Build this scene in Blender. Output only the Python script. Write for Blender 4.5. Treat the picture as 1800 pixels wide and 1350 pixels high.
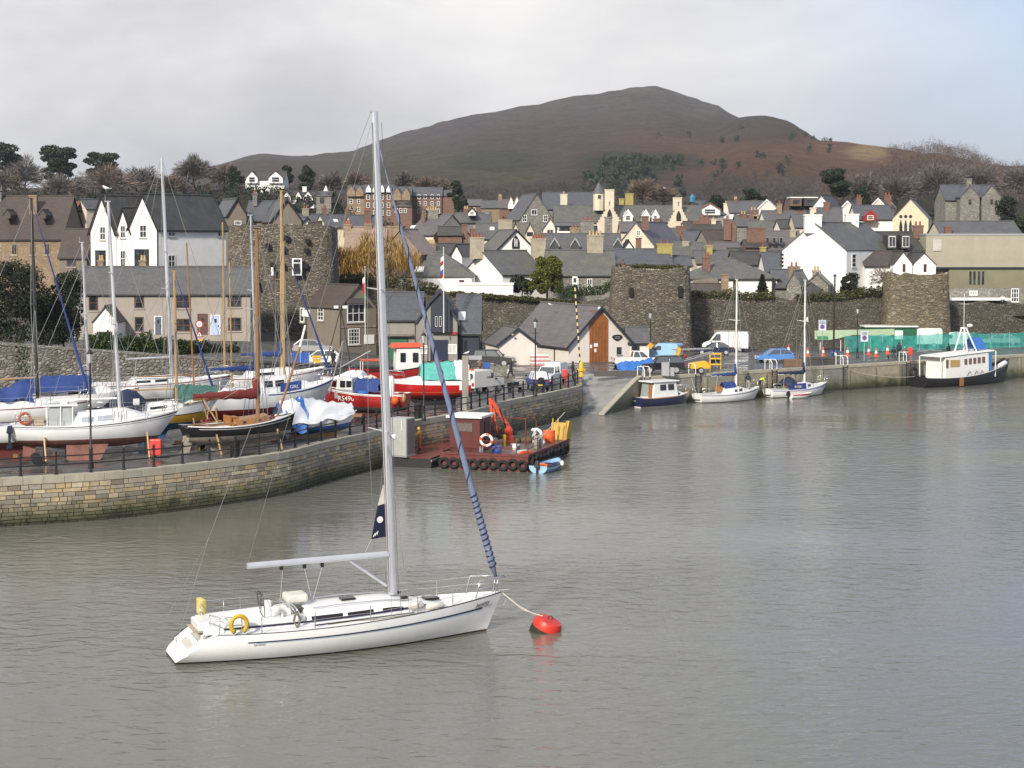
import bpy, bmesh, math, random
import numpy as np
from mathutils import Vector, Matrix
random.seed(7)
rng = np.random.default_rng(7)
R = math.radians
for o in list(bpy.data.objects): bpy.data.objects.remove(o)
SC = bpy.context.scene
COL = SC.collection

# ------------------------------------------------------------------ camera
F = 3000.0            # focal length in pixels of the 1800 px wide photograph
HC = 16.0             # eye height above the water
VH = 424.0            # image row of the horizon
TH = R(2.4)           # downward tilt, the rest of the drop is lens shift
CY = VH + F*math.tan(TH)
cam = bpy.data.cameras.new('camera')
cam.sensor_width = 36.0; cam.lens = F/1800*36
cam.shift_y = -(675.0-CY)/1800
cam.clip_start = 0.5; cam.clip_end = 20000
camo = bpy.data.objects.new('camera', cam); COL.objects.link(camo)
camo.location = (0, 0, HC); camo.rotation_euler = (R(90)-TH, 0, 0)
SC.camera = camo

# ------------------------------------------------------------------ sky, sun, exposure
SUN_EL, SUN_AZ = R(30), R(204)      # azimuth clockwise from +Y: low sun behind the left shoulder
world = bpy.data.worlds.new('World'); SC.world = world
world.use_nodes = True
wn, wl = world.node_tree.nodes, world.node_tree.links
wn.clear()
def wnode(t, **kw):
    n = wn.new(t)
    for k, v in kw.items(): setattr(n, k, v)
    return n
sky = wnode('ShaderNodeTexSky', sky_type='NISHITA', sun_disc=False, sun_elevation=SUN_EL, sun_rotation=SUN_AZ,
            air_density=1.0, dust_density=1.5, ozone_density=1.0)
tc = wnode('ShaderNodeTexCoord')
mp = wnode('ShaderNodeMapping'); mp.inputs['Scale'].default_value = (1.0, 1.0, 2.3)
wl.new(tc.outputs['Generated'], mp.inputs[0])
n1 = wnode('ShaderNodeTexNoise'); n1.inputs['Scale'].default_value = 3.1; n1.inputs['Detail'].default_value = 9; n1.inputs['Roughness'].default_value = .52; n1.inputs['Distortion'].default_value = .35
mp.inputs['Location'].default_value = (0.47, 0.1, 0.33)
wl.new(mp.outputs[0], n1.inputs['Vector'])
n2 = wnode('ShaderNodeTexNoise'); n2.inputs['Scale'].default_value = 1.5; n2.inputs['Detail'].default_value = 4
wl.new(mp.outputs[0], n2.inputs['Vector'])
# cloud brightness: thin bright cloud to heavier grey
cr = wnode('ShaderNodeValToRGB')
e = cr.color_ramp.elements
e[0].position = .34; e[0].color = (3.3, 3.28, 3.55, 1)
e[1].position = .66; e[1].color = (6.6, 6.45, 6.3, 1)
wl.new(n1.outputs['Fac'], cr.inputs[0])
# cloud cover: nearly closed in the sun's half of the sky, thinner away from it, where blue shows through
sepd = wnode('ShaderNodeSeparateXYZ'); wl.new(tc.outputs['Generated'], sepd.inputs[0])
cov = wnode('ShaderNodeMapRange'); cov.inputs[1].default_value = -.05; cov.inputs[2].default_value = .3; cov.inputs[3].default_value = 1.2; cov.inputs[4].default_value = .1
wl.new(sepd.outputs['X'], cov.inputs[0])
ma = wnode('ShaderNodeMath', operation='ADD'); wl.new(cov.outputs[0], ma.inputs[0])
mb_ = wnode('ShaderNodeMath', operation='MULTIPLY_ADD'); wl.new(n2.outputs['Fac'], mb_.inputs[0]); mb_.inputs[1].default_value = 1.6; mb_.inputs[2].default_value = -.8
wl.new(mb_.outputs[0], ma.inputs[1]); ma.use_clamp = True
bl = wnode('ShaderNodeMix', data_type='RGBA')
wl.new(ma.outputs[0], bl.inputs['Factor'])
thin = wnode('ShaderNodeMix', data_type='RGBA'); thin.inputs['Factor'].default_value = .62
wl.new(sky.outputs[0], thin.inputs['A']); thin.inputs['B'].default_value = (3.1, 3.75, 5.5, 1)
wl.new(thin.outputs['Result'], bl.inputs['A']); wl.new(cr.outputs[0], bl.inputs['B'])
bg = wnode('ShaderNodeBackground'); bg.inputs['Strength'].default_value = .1
wl.new(bl.outputs['Result'], bg.inputs[0])
wo = wnode('ShaderNodeOutputWorld'); wl.new(bg.outputs[0], wo.inputs[0])

sl = bpy.data.lights.new('sun', 'SUN'); sl.energy = 3.3; sl.angle = R(6); sl.color = (1.0, .93, .82)
so = bpy.data.objects.new('sun', sl); COL.objects.link(so)
sdir = Vector((math.sin(SUN_AZ)*math.cos(SUN_EL), math.cos(SUN_AZ)*math.cos(SUN_EL), math.sin(SUN_EL)))
so.rotation_euler = sdir.to_track_quat('Z', 'Y').to_euler(); so.location = sdir*300

SC.view_settings.view_transform = 'Standard'; SC.view_settings.look = 'None'
SC.view_settings.exposure = 0.72; SC.view_settings.gamma = 1.0; SC.view_settings.use_curve_mapping = False
SC.render.engine = 'CYCLES'
SC.cycles.use_denoising = True
SC.cycles.max_bounces = 6; SC.cycles.transparent_max_bounces = 12; SC.cycles.diffuse_bounces = 3
SC.cycles.volume_bounces = 0
SC.cycles.caustics_reflective = False; SC.cycles.caustics_refractive = False

# ------------------------------------------------------------------ pixel -> place
def ray(u, v):
    xc, yc = (u-900)/F, (CY-v)/F
    Y = math.cos(TH)+yc*math.sin(TH); Z = -math.sin(TH)+yc*math.cos(TH)
    return xc/Y, Z/Y
def at(u, v, d):
    a, b = ray(u, v); return Vector((a*d, d, HC+b*d))
def gz(u, v, z=2.7):
    a, b = ray(u, v); d = (z-HC)/b; return Vector((a*d, d, z))
def zat(v, d, u=900): return at(u, v, d).z
def on_plane(u, v, p0, n):
    a, b = ray(u, v); dr = Vector((a, 1, b)); o = Vector((0, 0, HC))
    return o+dr*((p0-o).dot(n)/dr.dot(n))

# ------------------------------------------------------------------ materials
MATS = {}
def nmat(name):
    m = bpy.data.materials.new(name); m.use_nodes = True
    nt = m.node_tree; b = nt.nodes['Principled BSDF']; return m, nt, b
def nn(nt, t, ins=None, **kw):
    n = nt.nodes.new(t)
    for k, v in kw.items(): setattr(n, k, v)
    for k, v in (ins or {}).items():
        if hasattr(v, 'is_output') or isinstance(v, bpy.types.NodeSocket): nt.links.new(v, n.inputs[k])
        else: n.inputs[k].default_value = v
    return n
def c4(c): return (c[0], c[1], c[2], 1)
def mul(c, k): return tuple(min(1, x*k) for x in c)
def coords(nt, sc=(1, 1, 1)):
    t = nn(nt, 'ShaderNodeTexCoord')
    return nn(nt, 'ShaderNodeMapping', {0: t.outputs['Object'], 'Scale': sc}).outputs[0]
def mixc(nt, f, a, b, mode='MIX'):
    n = nt.nodes.new('ShaderNodeMix'); n.data_type = 'RGBA'; n.blend_type = mode
    for k, v in (('Factor', f), ('A', a), ('B', b)):
        if isinstance(v, bpy.types.NodeSocket): nt.links.new(v, n.inputs[k])
        else: n.inputs[k].default_value = v if k == 'Factor' else c4(v)
    return n.outputs['Result']
def ramp(nt, x, stops):
    n = nt.nodes.new('ShaderNodeValToRGB'); nt.links.new(x, n.inputs[0])
    el = n.color_ramp.elements
    while len(el) < len(stops): el.new(.5)
    for e, (p, c) in zip(el, stops):
        e.position = p; e.color = c4(c) if not isinstance(c, (int, float)) else (c, c, c, 1)
    return n.outputs[0]
def noise(nt, vec, scale, detail=4, rough=.55, dist=0):
    return nn(nt, 'ShaderNodeTexNoise', {'Vector': vec, 'Scale': scale, 'Detail': detail, 'Roughness': rough, 'Distortion': dist}).outputs['Fac']
def bumpn(nt, b, h, st, dist=.02):
    n = nn(nt, 'ShaderNodeBump', {'Strength': st, 'Distance': dist, 'Height': h}); nt.links.new(n.outputs[0], b.inputs['Normal'])
def plain(name, col, rough=.6, metal=0, var=.18, scale=2.5, bump=.0, streak=0, coat=0):
    """paint, render, metal, fabric: one colour with uneven wear and grime of its own"""
    if name in MATS: return MATS[name]
    m, nt, b = nmat(name); v = coords(nt)
    f = noise(nt, v, scale, 6, .6)
    c = mixc(nt, ramp(nt, f, [(.3, 0), (.75, 1)]), mul(col, 1-var), mul(col, 1+var*.45))
    if streak:
        vs = coords(nt, (5, 5, .35)); s = ramp(nt, noise(nt, vs, 1.2, 5, .65), [(.5, 0), (.75, 1)])
        mm = nn(nt, 'ShaderNodeMath', {0: s, 1: streak}, operation='MULTIPLY').outputs[0]
        c = mixc(nt, mm, c, mul(col, .45))
    nt.links.new(c, b.inputs['Base Color'])
    b.inputs['Roughness'].default_value = rough; b.inputs['Metallic'].default_value = metal
    if coat: b.inputs['Coat Weight'].default_value = coat; b.inputs['Coat Roughness'].default_value = .1
    if bump: bumpn(nt, b, noise(nt, v, scale*8, 5, .65), bump, .03)
    MATS[name] = m; return m
def slate(name, col, lich=.3, lcol=(.16, .16, .09), course=.28, warm=(.12, .1, .09), rough=.55):
    """slate roof: courses, single slates of slightly different grey, lichen"""
    if name in MATS: return MATS[name]
    m, nt, b = nmat(name)
    t = nn(nt, 'ShaderNodeTexCoord'); s = nn(nt, 'ShaderNodeSeparateXYZ', {0: t.outputs['Object']})
    h = nn(nt, 'ShaderNodeMath', {0: s.outputs['X'], 1: .8, 2: 0.0}, operation='MULTIPLY_ADD')
    nt.links.new(nn(nt, 'ShaderNodeMath', {0: s.outputs['Y'], 1: .62}, operation='MULTIPLY').outputs[0], h.inputs[2])
    cv = nn(nt, 'ShaderNodeCombineXYZ', {'X': h.outputs[0], 'Y': s.outputs['Z']}).outputs[0]
    br = nn(nt, 'ShaderNodeTexBrick', {'Vector': cv, 'Color1': c4(mul(col, .78)), 'Color2': c4(mul(col, 1.2)), 'Mortar': c4(mul(col, .45)), 'Scale': 1.0,
            'Mortar Size': .018, 'Bias': 0.0, 'Brick Width': .42, 'Row Height': course*.7})
    v = coords(nt)
    c = mixc(nt, ramp(nt, noise(nt, v, .55, 5, .6), [(.42, 0), (.68, .75)]), br.outputs['Color'], warm)
    if lich:
        vs = coords(nt, (1.2, 1.2, .5))
        l = ramp(nt, noise(nt, vs, .9, 7, .68), [(.46, 0), (.72, lich*1.6)])
        c = mixc(nt, l, c, lcol)
    c = mixc(nt, ramp(nt, noise(nt, v, 5, 4, .7), [(.3, .0), (.8, .35)]), c, mul(col, 1.5))
    nt.links.new(c, b.inputs['Base Color']); b.inputs['Roughness'].default_value = rough
    bumpn(nt, b, br.outputs['Fac'], .5, -.03)
    MATS[name] = m; return m
def rubble(name, cols, mortar=(.1, .09, .075), sc=(2.2, 2.2, 4.2), bump=.9, moss=0, mcol=(.07, .075, .03), warp=.35, mort=.1, rough=.9):
    """rubble masonry: irregular flat stones in rough beds"""
    if name in MATS: return MATS[name]
    m, nt, b = nmat(name); v = coords(nt)
    nv = nn(nt, 'ShaderNodeTexNoise', {'Vector': v, 'Scale': 1.1, 'Detail': 3}).outputs['Color']
    vv = nn(nt, 'ShaderNodeMix', {'Factor': warp*.3, 'A': v, 'B': nv}, data_type='VECTOR') if 0 else None
    add = nn(nt, 'ShaderNodeVectorMath', {0: nv, 1: (warp, warp, warp)}, operation='MULTIPLY')
    v2 = nn(nt, 'ShaderNodeVectorMath', {0: v, 1: add.outputs[0]}, operation='ADD').outputs[0]
    v3 = nn(nt, 'ShaderNodeMapping', {0: v2, 'Scale': sc}).outputs[0]
    vo = nn(nt, 'ShaderNodeTexVoronoi', {'Vector': v3, 'Scale': 1.0, 'Randomness': .9}); vo.feature = 'F1'
    ve = nn(nt, 'ShaderNodeTexVoronoi', {'Vector': v3, 'Scale': 1.0, 'Randomness': .9}); ve.feature = 'DISTANCE_TO_EDGE'
    sp = nn(nt, 'ShaderNodeSeparateColor', {0: vo.outputs['Color']})
    n = len(cols)
    c = ramp(nt, sp.outputs[0], [(i/(n-1), cols[i]) for i in range(n)])
    c = mixc(nt, ramp(nt, noise(nt, v, .5, 5, .62), [(.35, 0), (.7, .6)]), c, mul(cols[0], .75))
    c = mixc(nt, ramp(nt, noise(nt, v, 9, 4, .7), [(.35, .0), (.85, .5)]), c, mul(cols[-1], 1.25))
    e = ramp(nt, ve.outputs['Distance'], [(mort*.3, 0), (mort, 1)])
    c = mixc(nt, e, mortar, c)
    if moss:
        ms = ramp(nt, noise(nt, v, .7, 6, .65), [(.5, 0), (.7, moss)])
        c = mixc(nt, ms, c, mcol)
    nt.links.new(c, b.inputs['Base Color']); b.inputs['Roughness'].default_value = rough
    hh = nn(nt, 'ShaderNodeMath', {0: ramp(nt, ve.outputs['Distance'], [(0, 0), (mort*2.5, 1)]), 1: sp.outputs[1]}, operation='ADD').outputs[0]
    bumpn(nt, b, hh, bump, .06)
    MATS[name] = m; return m
def glassm(name='window_glass', col=(.03, .035, .04), rough=.08):
    if name in MATS: return MATS[name]
    m, nt, b = nmat(name)
    v = coords(nt)
    c = mixc(nt, ramp(nt, noise(nt, v, .8, 2), [(.45, 0), (.6, 1)]), mul(col, .5), mul(col, 1.6))
    nt.links.new(c, b.inputs['Base Color'])
    b.inputs['Roughness'].default_value = rough; b.inputs['Specular IOR Level'].default_value = .6
    MATS[name] = m; return m
def leafm(name, a, bcol, pos=0):
    if name in MATS: return MATS[name]
    m, nt, b = nmat(name)
    g = nn(nt, 'ShaderNodeNewGeometry')
    oi = g.outputs['Random Per Island']
    c = ramp(nt, oi, [(0, mul(a, .6)), (.5, a), (1, bcol)])
    if pos:
        g2 = noise(nt, coords(nt), pos, 4, .6); c = mixc(nt, .25, ramp(nt, g2, [(.3, mul(a, .65)), (.5, a), (.7, bcol)]), c)
    nt.links.new(c, b.inputs['Base Color']); b.inputs['Roughness'].default_value = .75
    b.inputs['Specular IOR Level'].default_value = .2
    MATS[name] = m; return m

# ------------------------------------------------------------------ mesh builder
MESHN = {}
class MB:
    def __init__(s, off=None):
        s.v, s.f, s.off = [], [], off
    def add(s, vs, fs):
        k = len(s.v); s.v += [tuple(p) for p in vs]; s.f += [tuple(i+k for i in f) for f in fs]; return s
    def box(s, x0, x1, y0, y1, z0, z1):
        return s.add([(x0, y0, z0), (x1, y0, z0), (x1, y1, z0), (x0, y1, z0), (x0, y0, z1), (x1, y0, z1), (x1, y1, z1), (x0, y1, z1)],
                     [(0, 3, 2, 1), (4, 5, 6, 7), (0, 1, 5, 4), (1, 2, 6, 5), (2, 3, 7, 6), (3, 0, 4, 7)])
    def hexa(s, b, t):      # bottom quad, top quad (both counter-clockwise from above)
        return s.add(list(b)+list(t), [(0, 3, 2, 1), (4, 5, 6, 7), (0, 1, 5, 4), (1, 2, 6, 5), (2, 3, 7, 6), (3, 0, 4, 7)])
    def obox(s, c, ax, ay, az):   # centre and half axes
        c, ax, ay, az = Vector(c), Vector(ax), Vector(ay), Vector(az)
        return s.hexa([c-ax-ay-az, c+ax-ay-az, c+ax+ay-az, c-ax+ay-az], [c-ax-ay+az, c+ax-ay+az, c+ax+ay+az, c-ax+ay+az])
    def tube(s, p0, p1, r0, r1=None, n=6):
        p0, p1 = Vector(p0), Vector(p1); r1 = r0 if r1 is None else r1
        d = (p1-p0)
        if d.length < 1e-6: return s
        d.normalize(); a = d.orthogonal().normalized(); b = d.cross(a)
        vs = []
        for p, r in ((p0, r0), (p1, r1)):
            for i in range(n):
                t = 2*math.pi*i/n; vs.append(p+a*(r*math.cos(t))+b*(r*math.sin(t)))
        fs = [(i, (i+1) % n, n+(i+1) % n, n+i) for i in range(n)]+[tuple(range(n-1, -1, -1)), tuple(range(n, 2*n))]
        return s.add(vs, fs)
    def path(s, pts, r, n=6, closed=False):
        pts = [Vector(p) for p in pts]; m = len(pts); vs = []
        rr = r if isinstance(r, (list, tuple)) else [r]*m
        prev = None
        for i, p in enumerate(pts):
            if closed: t = pts[(i+1) % m]-pts[i-1]
            else: t = pts[min(i+1, m-1)]-pts[max(i-1, 0)]
            if t.length < 1e-9: t = Vector((0, 0, 1))
            t.normalize()
            a = t.orthogonal().normalized() if prev is None else (prev-t*prev.dot(t))
            if a.length < 1e-6: a = t.orthogonal()
            a.normalize(); prev = a; b = t.cross(a)
            for k in range(n):
                q = 2*math.pi*k/n; vs.append(p+a*(rr[i]*math.cos(q))+b*(rr[i]*math.sin(q)))
        fs = []
        for i in range(m if closed else m-1):
            j = (i+1) % m
            for k in range(n): fs.append((i*n+k, i*n+(k+1) % n, j*n+(k+1) % n, j*n+k))
        if not closed: fs += [tuple(range(n-1, -1, -1)), tuple(range((m-1)*n, m*n))]
        return s.add(vs, fs)
    def prism(s, poly, ext):
        poly = [Vector(p) for p in poly]; ext = Vector(ext); n = len(poly)
        return s.add(poly+[p+ext for p in poly], [tuple(range(n-1, -1, -1)), tuple(range(n, 2*n))]+[(i, (i+1) % n, n+(i+1) % n, n+i) for i in range(n)])
    def lathe(s, prof, c=(0, 0, 0), n=12, ax=(0, 0, 1)):
        c, ax = Vector(c), Vector(ax).normalized(); a = ax.orthogonal().normalized(); b = ax.cross(a); vs = []; m = len(prof)
        for r, z in prof:
            for k in range(n):
                q = 2*math.pi*k/n; vs.append(c+ax*z+a*(r*math.cos(q))+b*(r*math.sin(q)))
        fs = [(i*n+k, i*n+(k+1) % n, (i+1)*n+(k+1) % n, (i+1)*n+k) for i in range(m-1) for k in range(n)]
        fs += [tuple(range(n-1, -1, -1)), tuple(range((m-1)*n, m*n))]
        return s.add(vs, fs)
    def torus(s, c, ax, R0, r, n=16, k=6):
        c, ax = Vector(c), Vector(ax).normalized(); a = ax.orthogonal().normalized(); b = ax.cross(a)
        return s.path([c+a*(R0*math.cos(2*math.pi*i/n))+b*(R0*math.sin(2*math.pi*i/n)) for i in range(n)], r, k, True)
    def slab(s, quad, th):   # quad with thickness downwards along -normal
        q = [Vector(p) for p in quad]; nrm = (q[1]-q[0]).cross(q[-1]-q[0]).normalized()*th
        return s.prism([p-nrm for p in q], nrm)
    def grid(s, P):          # P[i][j] points
        m, n = len(P), len(P[0])
        return s.add([p for row in P for p in row], [(i*n+j, i*n+j+1, (i+1)*n+j+1, (i+1)*n+j) for i in range(m-1) for j in range(n-1)])
    def build(s, name, mat, parent=None, smooth=False, bevel=0):
        me = bpy.data.meshes.new(name)
        vs = s.v
        if s.off is not None: vs = [(x-s.off[0], y-s.off[1], z-s.off[2]) for x, y, z in vs]
        me.from_pydata([tuple(p) for p in vs], [], s.f)
        return finish(me, name, mat, parent, smooth, bevel)
def finish(me, name, mat, parent=None, smooth=False, bevel=0, fixn=True):
    if fixn:
        bm = bmesh.new(); bm.from_mesh(me); bmesh.ops.recalc_face_normals(bm, faces=bm.faces)
        if bevel: bmesh.ops.bevel(bm, geom=list(bm.edges), offset=bevel, segments=2, affect='EDGES', profile=.6, clamp_overlap=True)
        bm.to_mesh(me); bm.free()
    if smooth: me.polygons.foreach_set('use_smooth', [True]*len(me.polygons))
    if smooth == 'auto':
        me.polygons.foreach_set('use_smooth', [True]*len(me.polygons))
        try: me.set_sharp_from_angle(angle=R(35))
        except Exception: pass
    me.materials.append(mat)
    o = bpy.data.objects.new(name, me); COL.objects.link(o)
    if parent is not None: o.parent = parent
    return o
def thing(name, label, cat, loc=(0, 0, 0), rz=0, group=None, rot=None):
    o = bpy.data.objects.new(name, None); COL.objects.link(o); o.empty_display_size = .3
    o.location = loc; o.rotation_euler = rot if rot else (0, 0, rz)
    o['label'] = label; o['category'] = cat
    if group: o['group'] = group
    return o
def tag(o, label, cat, group=None):
    o['label'] = label; o['category'] = cat
    if group: o['group'] = group
    return o
def struct(o): o['kind'] = 'structure'; return o
def stuff(o, label=None, cat=None):
    o['kind'] = 'stuff'
    if label: o['label'] = label
    if cat: o['category'] = cat
    return o
def copytree(o, parent=None):
    c = o.copy(); COL.objects.link(c)
    if parent is not None: c.parent = parent
    for ch in list(o.children): copytree(ch, c)
    return c
def catmull(pts, step):
    pts = [Vector(p) for p in pts]; out = []
    P = [2*pts[0]-pts[1]]+pts+[2*pts[-1]-pts[-2]]
    for i in range(1, len(P)-2):
        a, b, c, d = P[i-1:i+3]; n = max(1, int((c-b).length/step))
        for k in range(n):
            t = k/n
            out.append(.5*((2*b)+(c-a)*t+(2*a-5*b+4*c-d)*t*t+(3*b-a-3*c+d)*t**3))
    out.append(pts[-1]); return out
def resample(pts, step):
    acc = [0]
    for a, b in zip(pts, pts[1:]): acc.append(acc[-1]+(b-a).length)
    n = max(1, round(acc[-1]/step)); out = []; j = 0
    for k in range(n+1):
        s = acc[-1]*k/n
        while j < len(acc)-2 and acc[j+1] < s: j += 1
        seg = acc[j+1]-acc[j]; t = (s-acc[j])/seg if seg else 0
        out.append(pts[j].lerp(pts[j+1], min(1, t)))
    return out
def text(name, s, size, mw, mat, parent, ext=.004, align='CENTER', shear=0):
    cu = bpy.data.curves.new(name, 'FONT'); cu.body = s; cu.size = size; cu.extrude = ext; cu.align_x = align; cu.align_y = 'CENTER'; cu.shear = shear
    cu.resolution_u = 2
    tmp = bpy.data.objects.new(name, cu); COL.objects.link(tmp)
    dg = bpy.context.evaluated_depsgraph_get(); me = bpy.data.meshes.new_from_object(tmp.evaluated_get(dg)); bpy.data.objects.remove(tmp); bpy.data.curves.remove(cu)
    me.materials.clear(); me.materials.append(mat); me.name = name
    o = bpy.data.objects.new(name, me); COL.objects.link(o)
    if parent is not None: o.parent = parent
    o.matrix_local = mw
    return o
def frame(o, x, z):     # matrix with text x axis = x, text y axis = z
    x, z = Vector(x).normalized(), Vector(z).normalized(); z = (z-x*x.dot(z)).normalized(); y = x.cross(z)
    m = Matrix.Identity(4)
    for i in range(3): m[i][0], m[i][1], m[i][2], m[i][3] = x[i], z[i], y[i], o[i]
    return m

# ------------------------------------------------------------------ shared materials
WHITE = plain('white_gelcoat', (.78, .78, .77), .3, var=.07, scale=1.2, coat=.25)
WHITEP = plain('white_paint', (.74, .74, .72), .5, var=.1)
WHITEWALL = plain('white_limewash', (.8, .79, .76), .85, var=.1, scale=.7, bump=.15, streak=.12)
CREAMWALL = plain('cream_render', (.62, .55, .43), .85, var=.14, scale=.8, bump=.15, streak=.15)
PINKWALL = plain('pale_harled_render', (.7, .64, .58), .9, var=.1, scale=.8, bump=.25, streak=.12)
GREYWALL = plain('grey_pebbledash', (.27, .255, .23), .92, var=.16, scale=1, bump=.5, streak=.2)
TAUPE = plain('taupe_render', (.34, .3, .26), .9, var=.12, scale=.8, bump=.25, streak=.18)
BROWNWALL = plain('brown_render', (.2, .17, .135), .9, var=.16, scale=.8, bump=.3, streak=.25)
BRICK = rubble('red_brick', [(.11, .055, .04), (.17, .08, .055), (.22, .12, .085)], (.17, .14, .11), sc=(4, 4, 9), bump=.3, warp=.05, mort=.06)
SAND = rubble('brown_sandstone', [(.2, .14, .09), (.27, .19, .12), (.33, .25, .17)], (.17, .13, .09), sc=(2, 2, 3.4), bump=.4, mort=.05)
STONE = rubble('grey_stone', [(.13, .125, .11), (.22, .21, .185), (.32, .3, .26)], (.13, .12, .1), sc=(2.6, 2.6, 4.6), bump=.6, mort=.06)
TOWNWALL = rubble('town_wall_rubble', [(.045, .038, .029), (.09, .077, .058), (.15, .13, .1), (.26, .23, .18)], (.04, .036, .028), sc=(3.0, 3.0, 6.6), bump=1.0, moss=.65, mcol=(.075, .068, .032))
TOWERST = rubble('tower_rubble', [(.045, .038, .03), (.1, .085, .064), (.18, .155, .115), (.32, .28, .215)], (.045, .038, .03), sc=(2.3, 2.3, 6.4), bump=1.0, moss=.4, mcol=(.09, .08, .035))
TOWERWARM = rubble('golden_tower_rubble', [(.07, .058, .037), (.15, .122, .075), (.25, .21, .13), (.37, .32, .23)], (.07, .058, .04), sc=(1.7, 1.7, 7.5), bump=1.0, moss=.35, mcol=(.1, .095, .035))
RETAIN = rubble('retaining_wall_rubble', [(.08, .07, .06), (.17, .15, .13), (.25, .22, .19), (.33, .3, .26)], (.1, .09, .075), sc=(2.3, 2.3, 3.7), bump=1.0, moss=.3)
SLATE = slate('grey_slate', (.088, .089, .094), .25, lcol=(.13, .13, .1), warm=(.1, .096, .092))
SLATEB = slate('blue_slate', (.075, .08, .097), .12, warm=(.082, .083, .09))
SLATED = slate('dark_slate', (.045, .044, .043), .5, lcol=(.08, .08, .052), warm=(.055, .05, .046))
SLATEG = slate('lichened_slate', (.092, .092, .088), .5, lcol=(.14, .138, .095), warm=(.105, .1, .088))
SLATEP = slate('purple_slate', (.112, .102, .108), .15, warm=(.115, .098, .1))
SLATEBR = slate('brown_slate', (.065, .052, .046), .3, lcol=(.1, .08, .052), warm=(.072, .05, .044))
TILERED = slate('red_tile', (.26, .085, .04), .2, warm=(.2, .07, .04))
SANDROOF = slate('buff_stone_tile', (.27, .2, .15), .3, lcol=(.2, .15, .08), warm=(.3, .2, .16))
BLACK = plain('black_paint', (.012, .012, .013), .45, var=.3)
NAVYP = plain('navy_paint', (.014, .02, .05), .4, var=.2)
DARKTRIM = plain('dark_blue_timber', (.02, .027, .045), .5, var=.2)
TIMBER = plain('orange_stained_timber', (.3, .105, .025), .5, var=.28, scale=1.6, streak=.3)
VARN = plain('varnished_wood', (.33, .14, .04), .35, var=.3, scale=3, streak=.25, coat=.3)
SPAR = plain('pale_wooden_spar', (.42, .27, .11), .4, var=.2, coat=.2)
SPARD = plain('brown_wooden_spar', (.28, .13, .04), .4, var=.2, coat=.2)
ALU = plain('silver_alloy', (.62, .63, .66), .35, metal=.55, var=.08)
STEEL = plain('stainless_steel', (.62, .62, .62), .25, metal=.8, var=.08)
WIRE = plain('rigging_wire', (.26, .26, .25), .45, metal=.3, var=.1)
WIREP = plain('pale_rope', (.48, .45, .4), .8, var=.1)
GLASS = glassm()
FRAMEW = plain('white_window_frame', (.76, .76, .74), .5, var=.05)
FRAMEB = plain('brown_window_frame', (.1, .045, .03), .5, var=.15)
SILL = plain('pale_stone_sill', (.4, .38, .34), .8)
POTY = plain('buff_chimney_pot', (.5, .36, .17), .8)
POTR = plain('red_chimney_pot', (.27, .09, .055), .8)
CHIMR = plain('weathered_chimney_render', (.36, .32, .24), .9, var=.3, scale=1.5, bump=.3, streak=.45)
BLUEC = plain('blue_canvas', (.02, .05, .2), .8, var=.3, scale=3, bump=.2)
NAVYC = plain('navy_canvas', (.012, .02, .055), .8, var=.25, scale=3, bump=.2)
REDC = plain('maroon_canvas', (.17, .022, .02), .8, var=.3, scale=3, bump=.25)
TARPB = plain('blue_tarpaulin', (.035, .15, .48), .45, var=.3, scale=3, bump=.3)
TARPT = plain('teal_tarpaulin', (.1, .42, .36), .45, var=.2, scale=3, bump=.3)
TARPG = plain('green_tarpaulin', (.06, .16, .13), .5, var=.2, scale=3, bump=.3)
TARPW = plain('white_tarpaulin', (.72, .73, .75), .5, var=.1, scale=2, bump=.4)
REDP = plain('red_paint', (.36, .018, .014), .35, var=.18, coat=.2)
REDDK = plain('dark_red_paint', (.2, .014, .014), .4, var=.2)
RUST = plain('rusty_red_deck_paint', (.14, .028, .022), .6, var=.35, scale=2.5, streak=.3)
ORANGE = plain('bright_orange_plastic', (.75, .11, .02), .5, var=.12)
YELLOW = plain('yellow_paint', (.7, .42, .02), .5, var=.15)
BLUEP = plain('blue_paint', (.03, .1, .38), .4, var=.12)
SKYBLUE = plain('sky_blue_paint', (.3, .5, .75), .35, var=.06, coat=.3)
CARBLUE = plain('bright_blue_car_paint', (.09, .25, .6), .25, var=.05, coat=.5)
CARNAVY = plain('navy_car_paint', (.008, .014, .05), .2, var=.1, coat=.5)
CARBLK = plain('black_car_paint', (.01, .011, .012), .2, var=.1, coat=.5)
CARSIL = plain('silver_car_paint', (.5, .5, .5), .3, metal=.5, var=.05, coat=.4)
CARWHT = plain('white_car_paint', (.74, .74, .73), .3, var=.06, coat=.4)
TYRE = plain('tyre_rubber', (.014, .014, .014), .85, var=.3)
RUBBER = plain('black_rubber', (.018, .017, .016), .85, var=.3)
ANTIF = plain('worn_red_antifouling', (.27, .12, .09), .8, var=.45, scale=1.4, streak=.35)
ANTIG = plain('worn_grey_antifouling', (.3, .26, .22), .8, var=.4, scale=1.4, streak=.35)
ANTIB = plain('blue_antifouling', (.03, .11, .22), .8, var=.3, streak=.2)
ANTIK = plain('dark_antifouling', (.05, .03, .028), .8, var=.3)
CONC = plain('weathered_concrete', (.3, .28, .25), .9, var=.25, scale=1, bump=.3, streak=.35)
GALV = plain('galvanised_steel', (.38, .39, .4), .45, metal=.4, var=.12)
GREYP = plain('grey_paint', (.3, .31, .32), .55, var=.15)
IRON = plain('black_iron', (.016, .016, .017), .5, var=.3)
SKIN = plain('skin', (.42, .25, .18), .6, var=.05)

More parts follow.
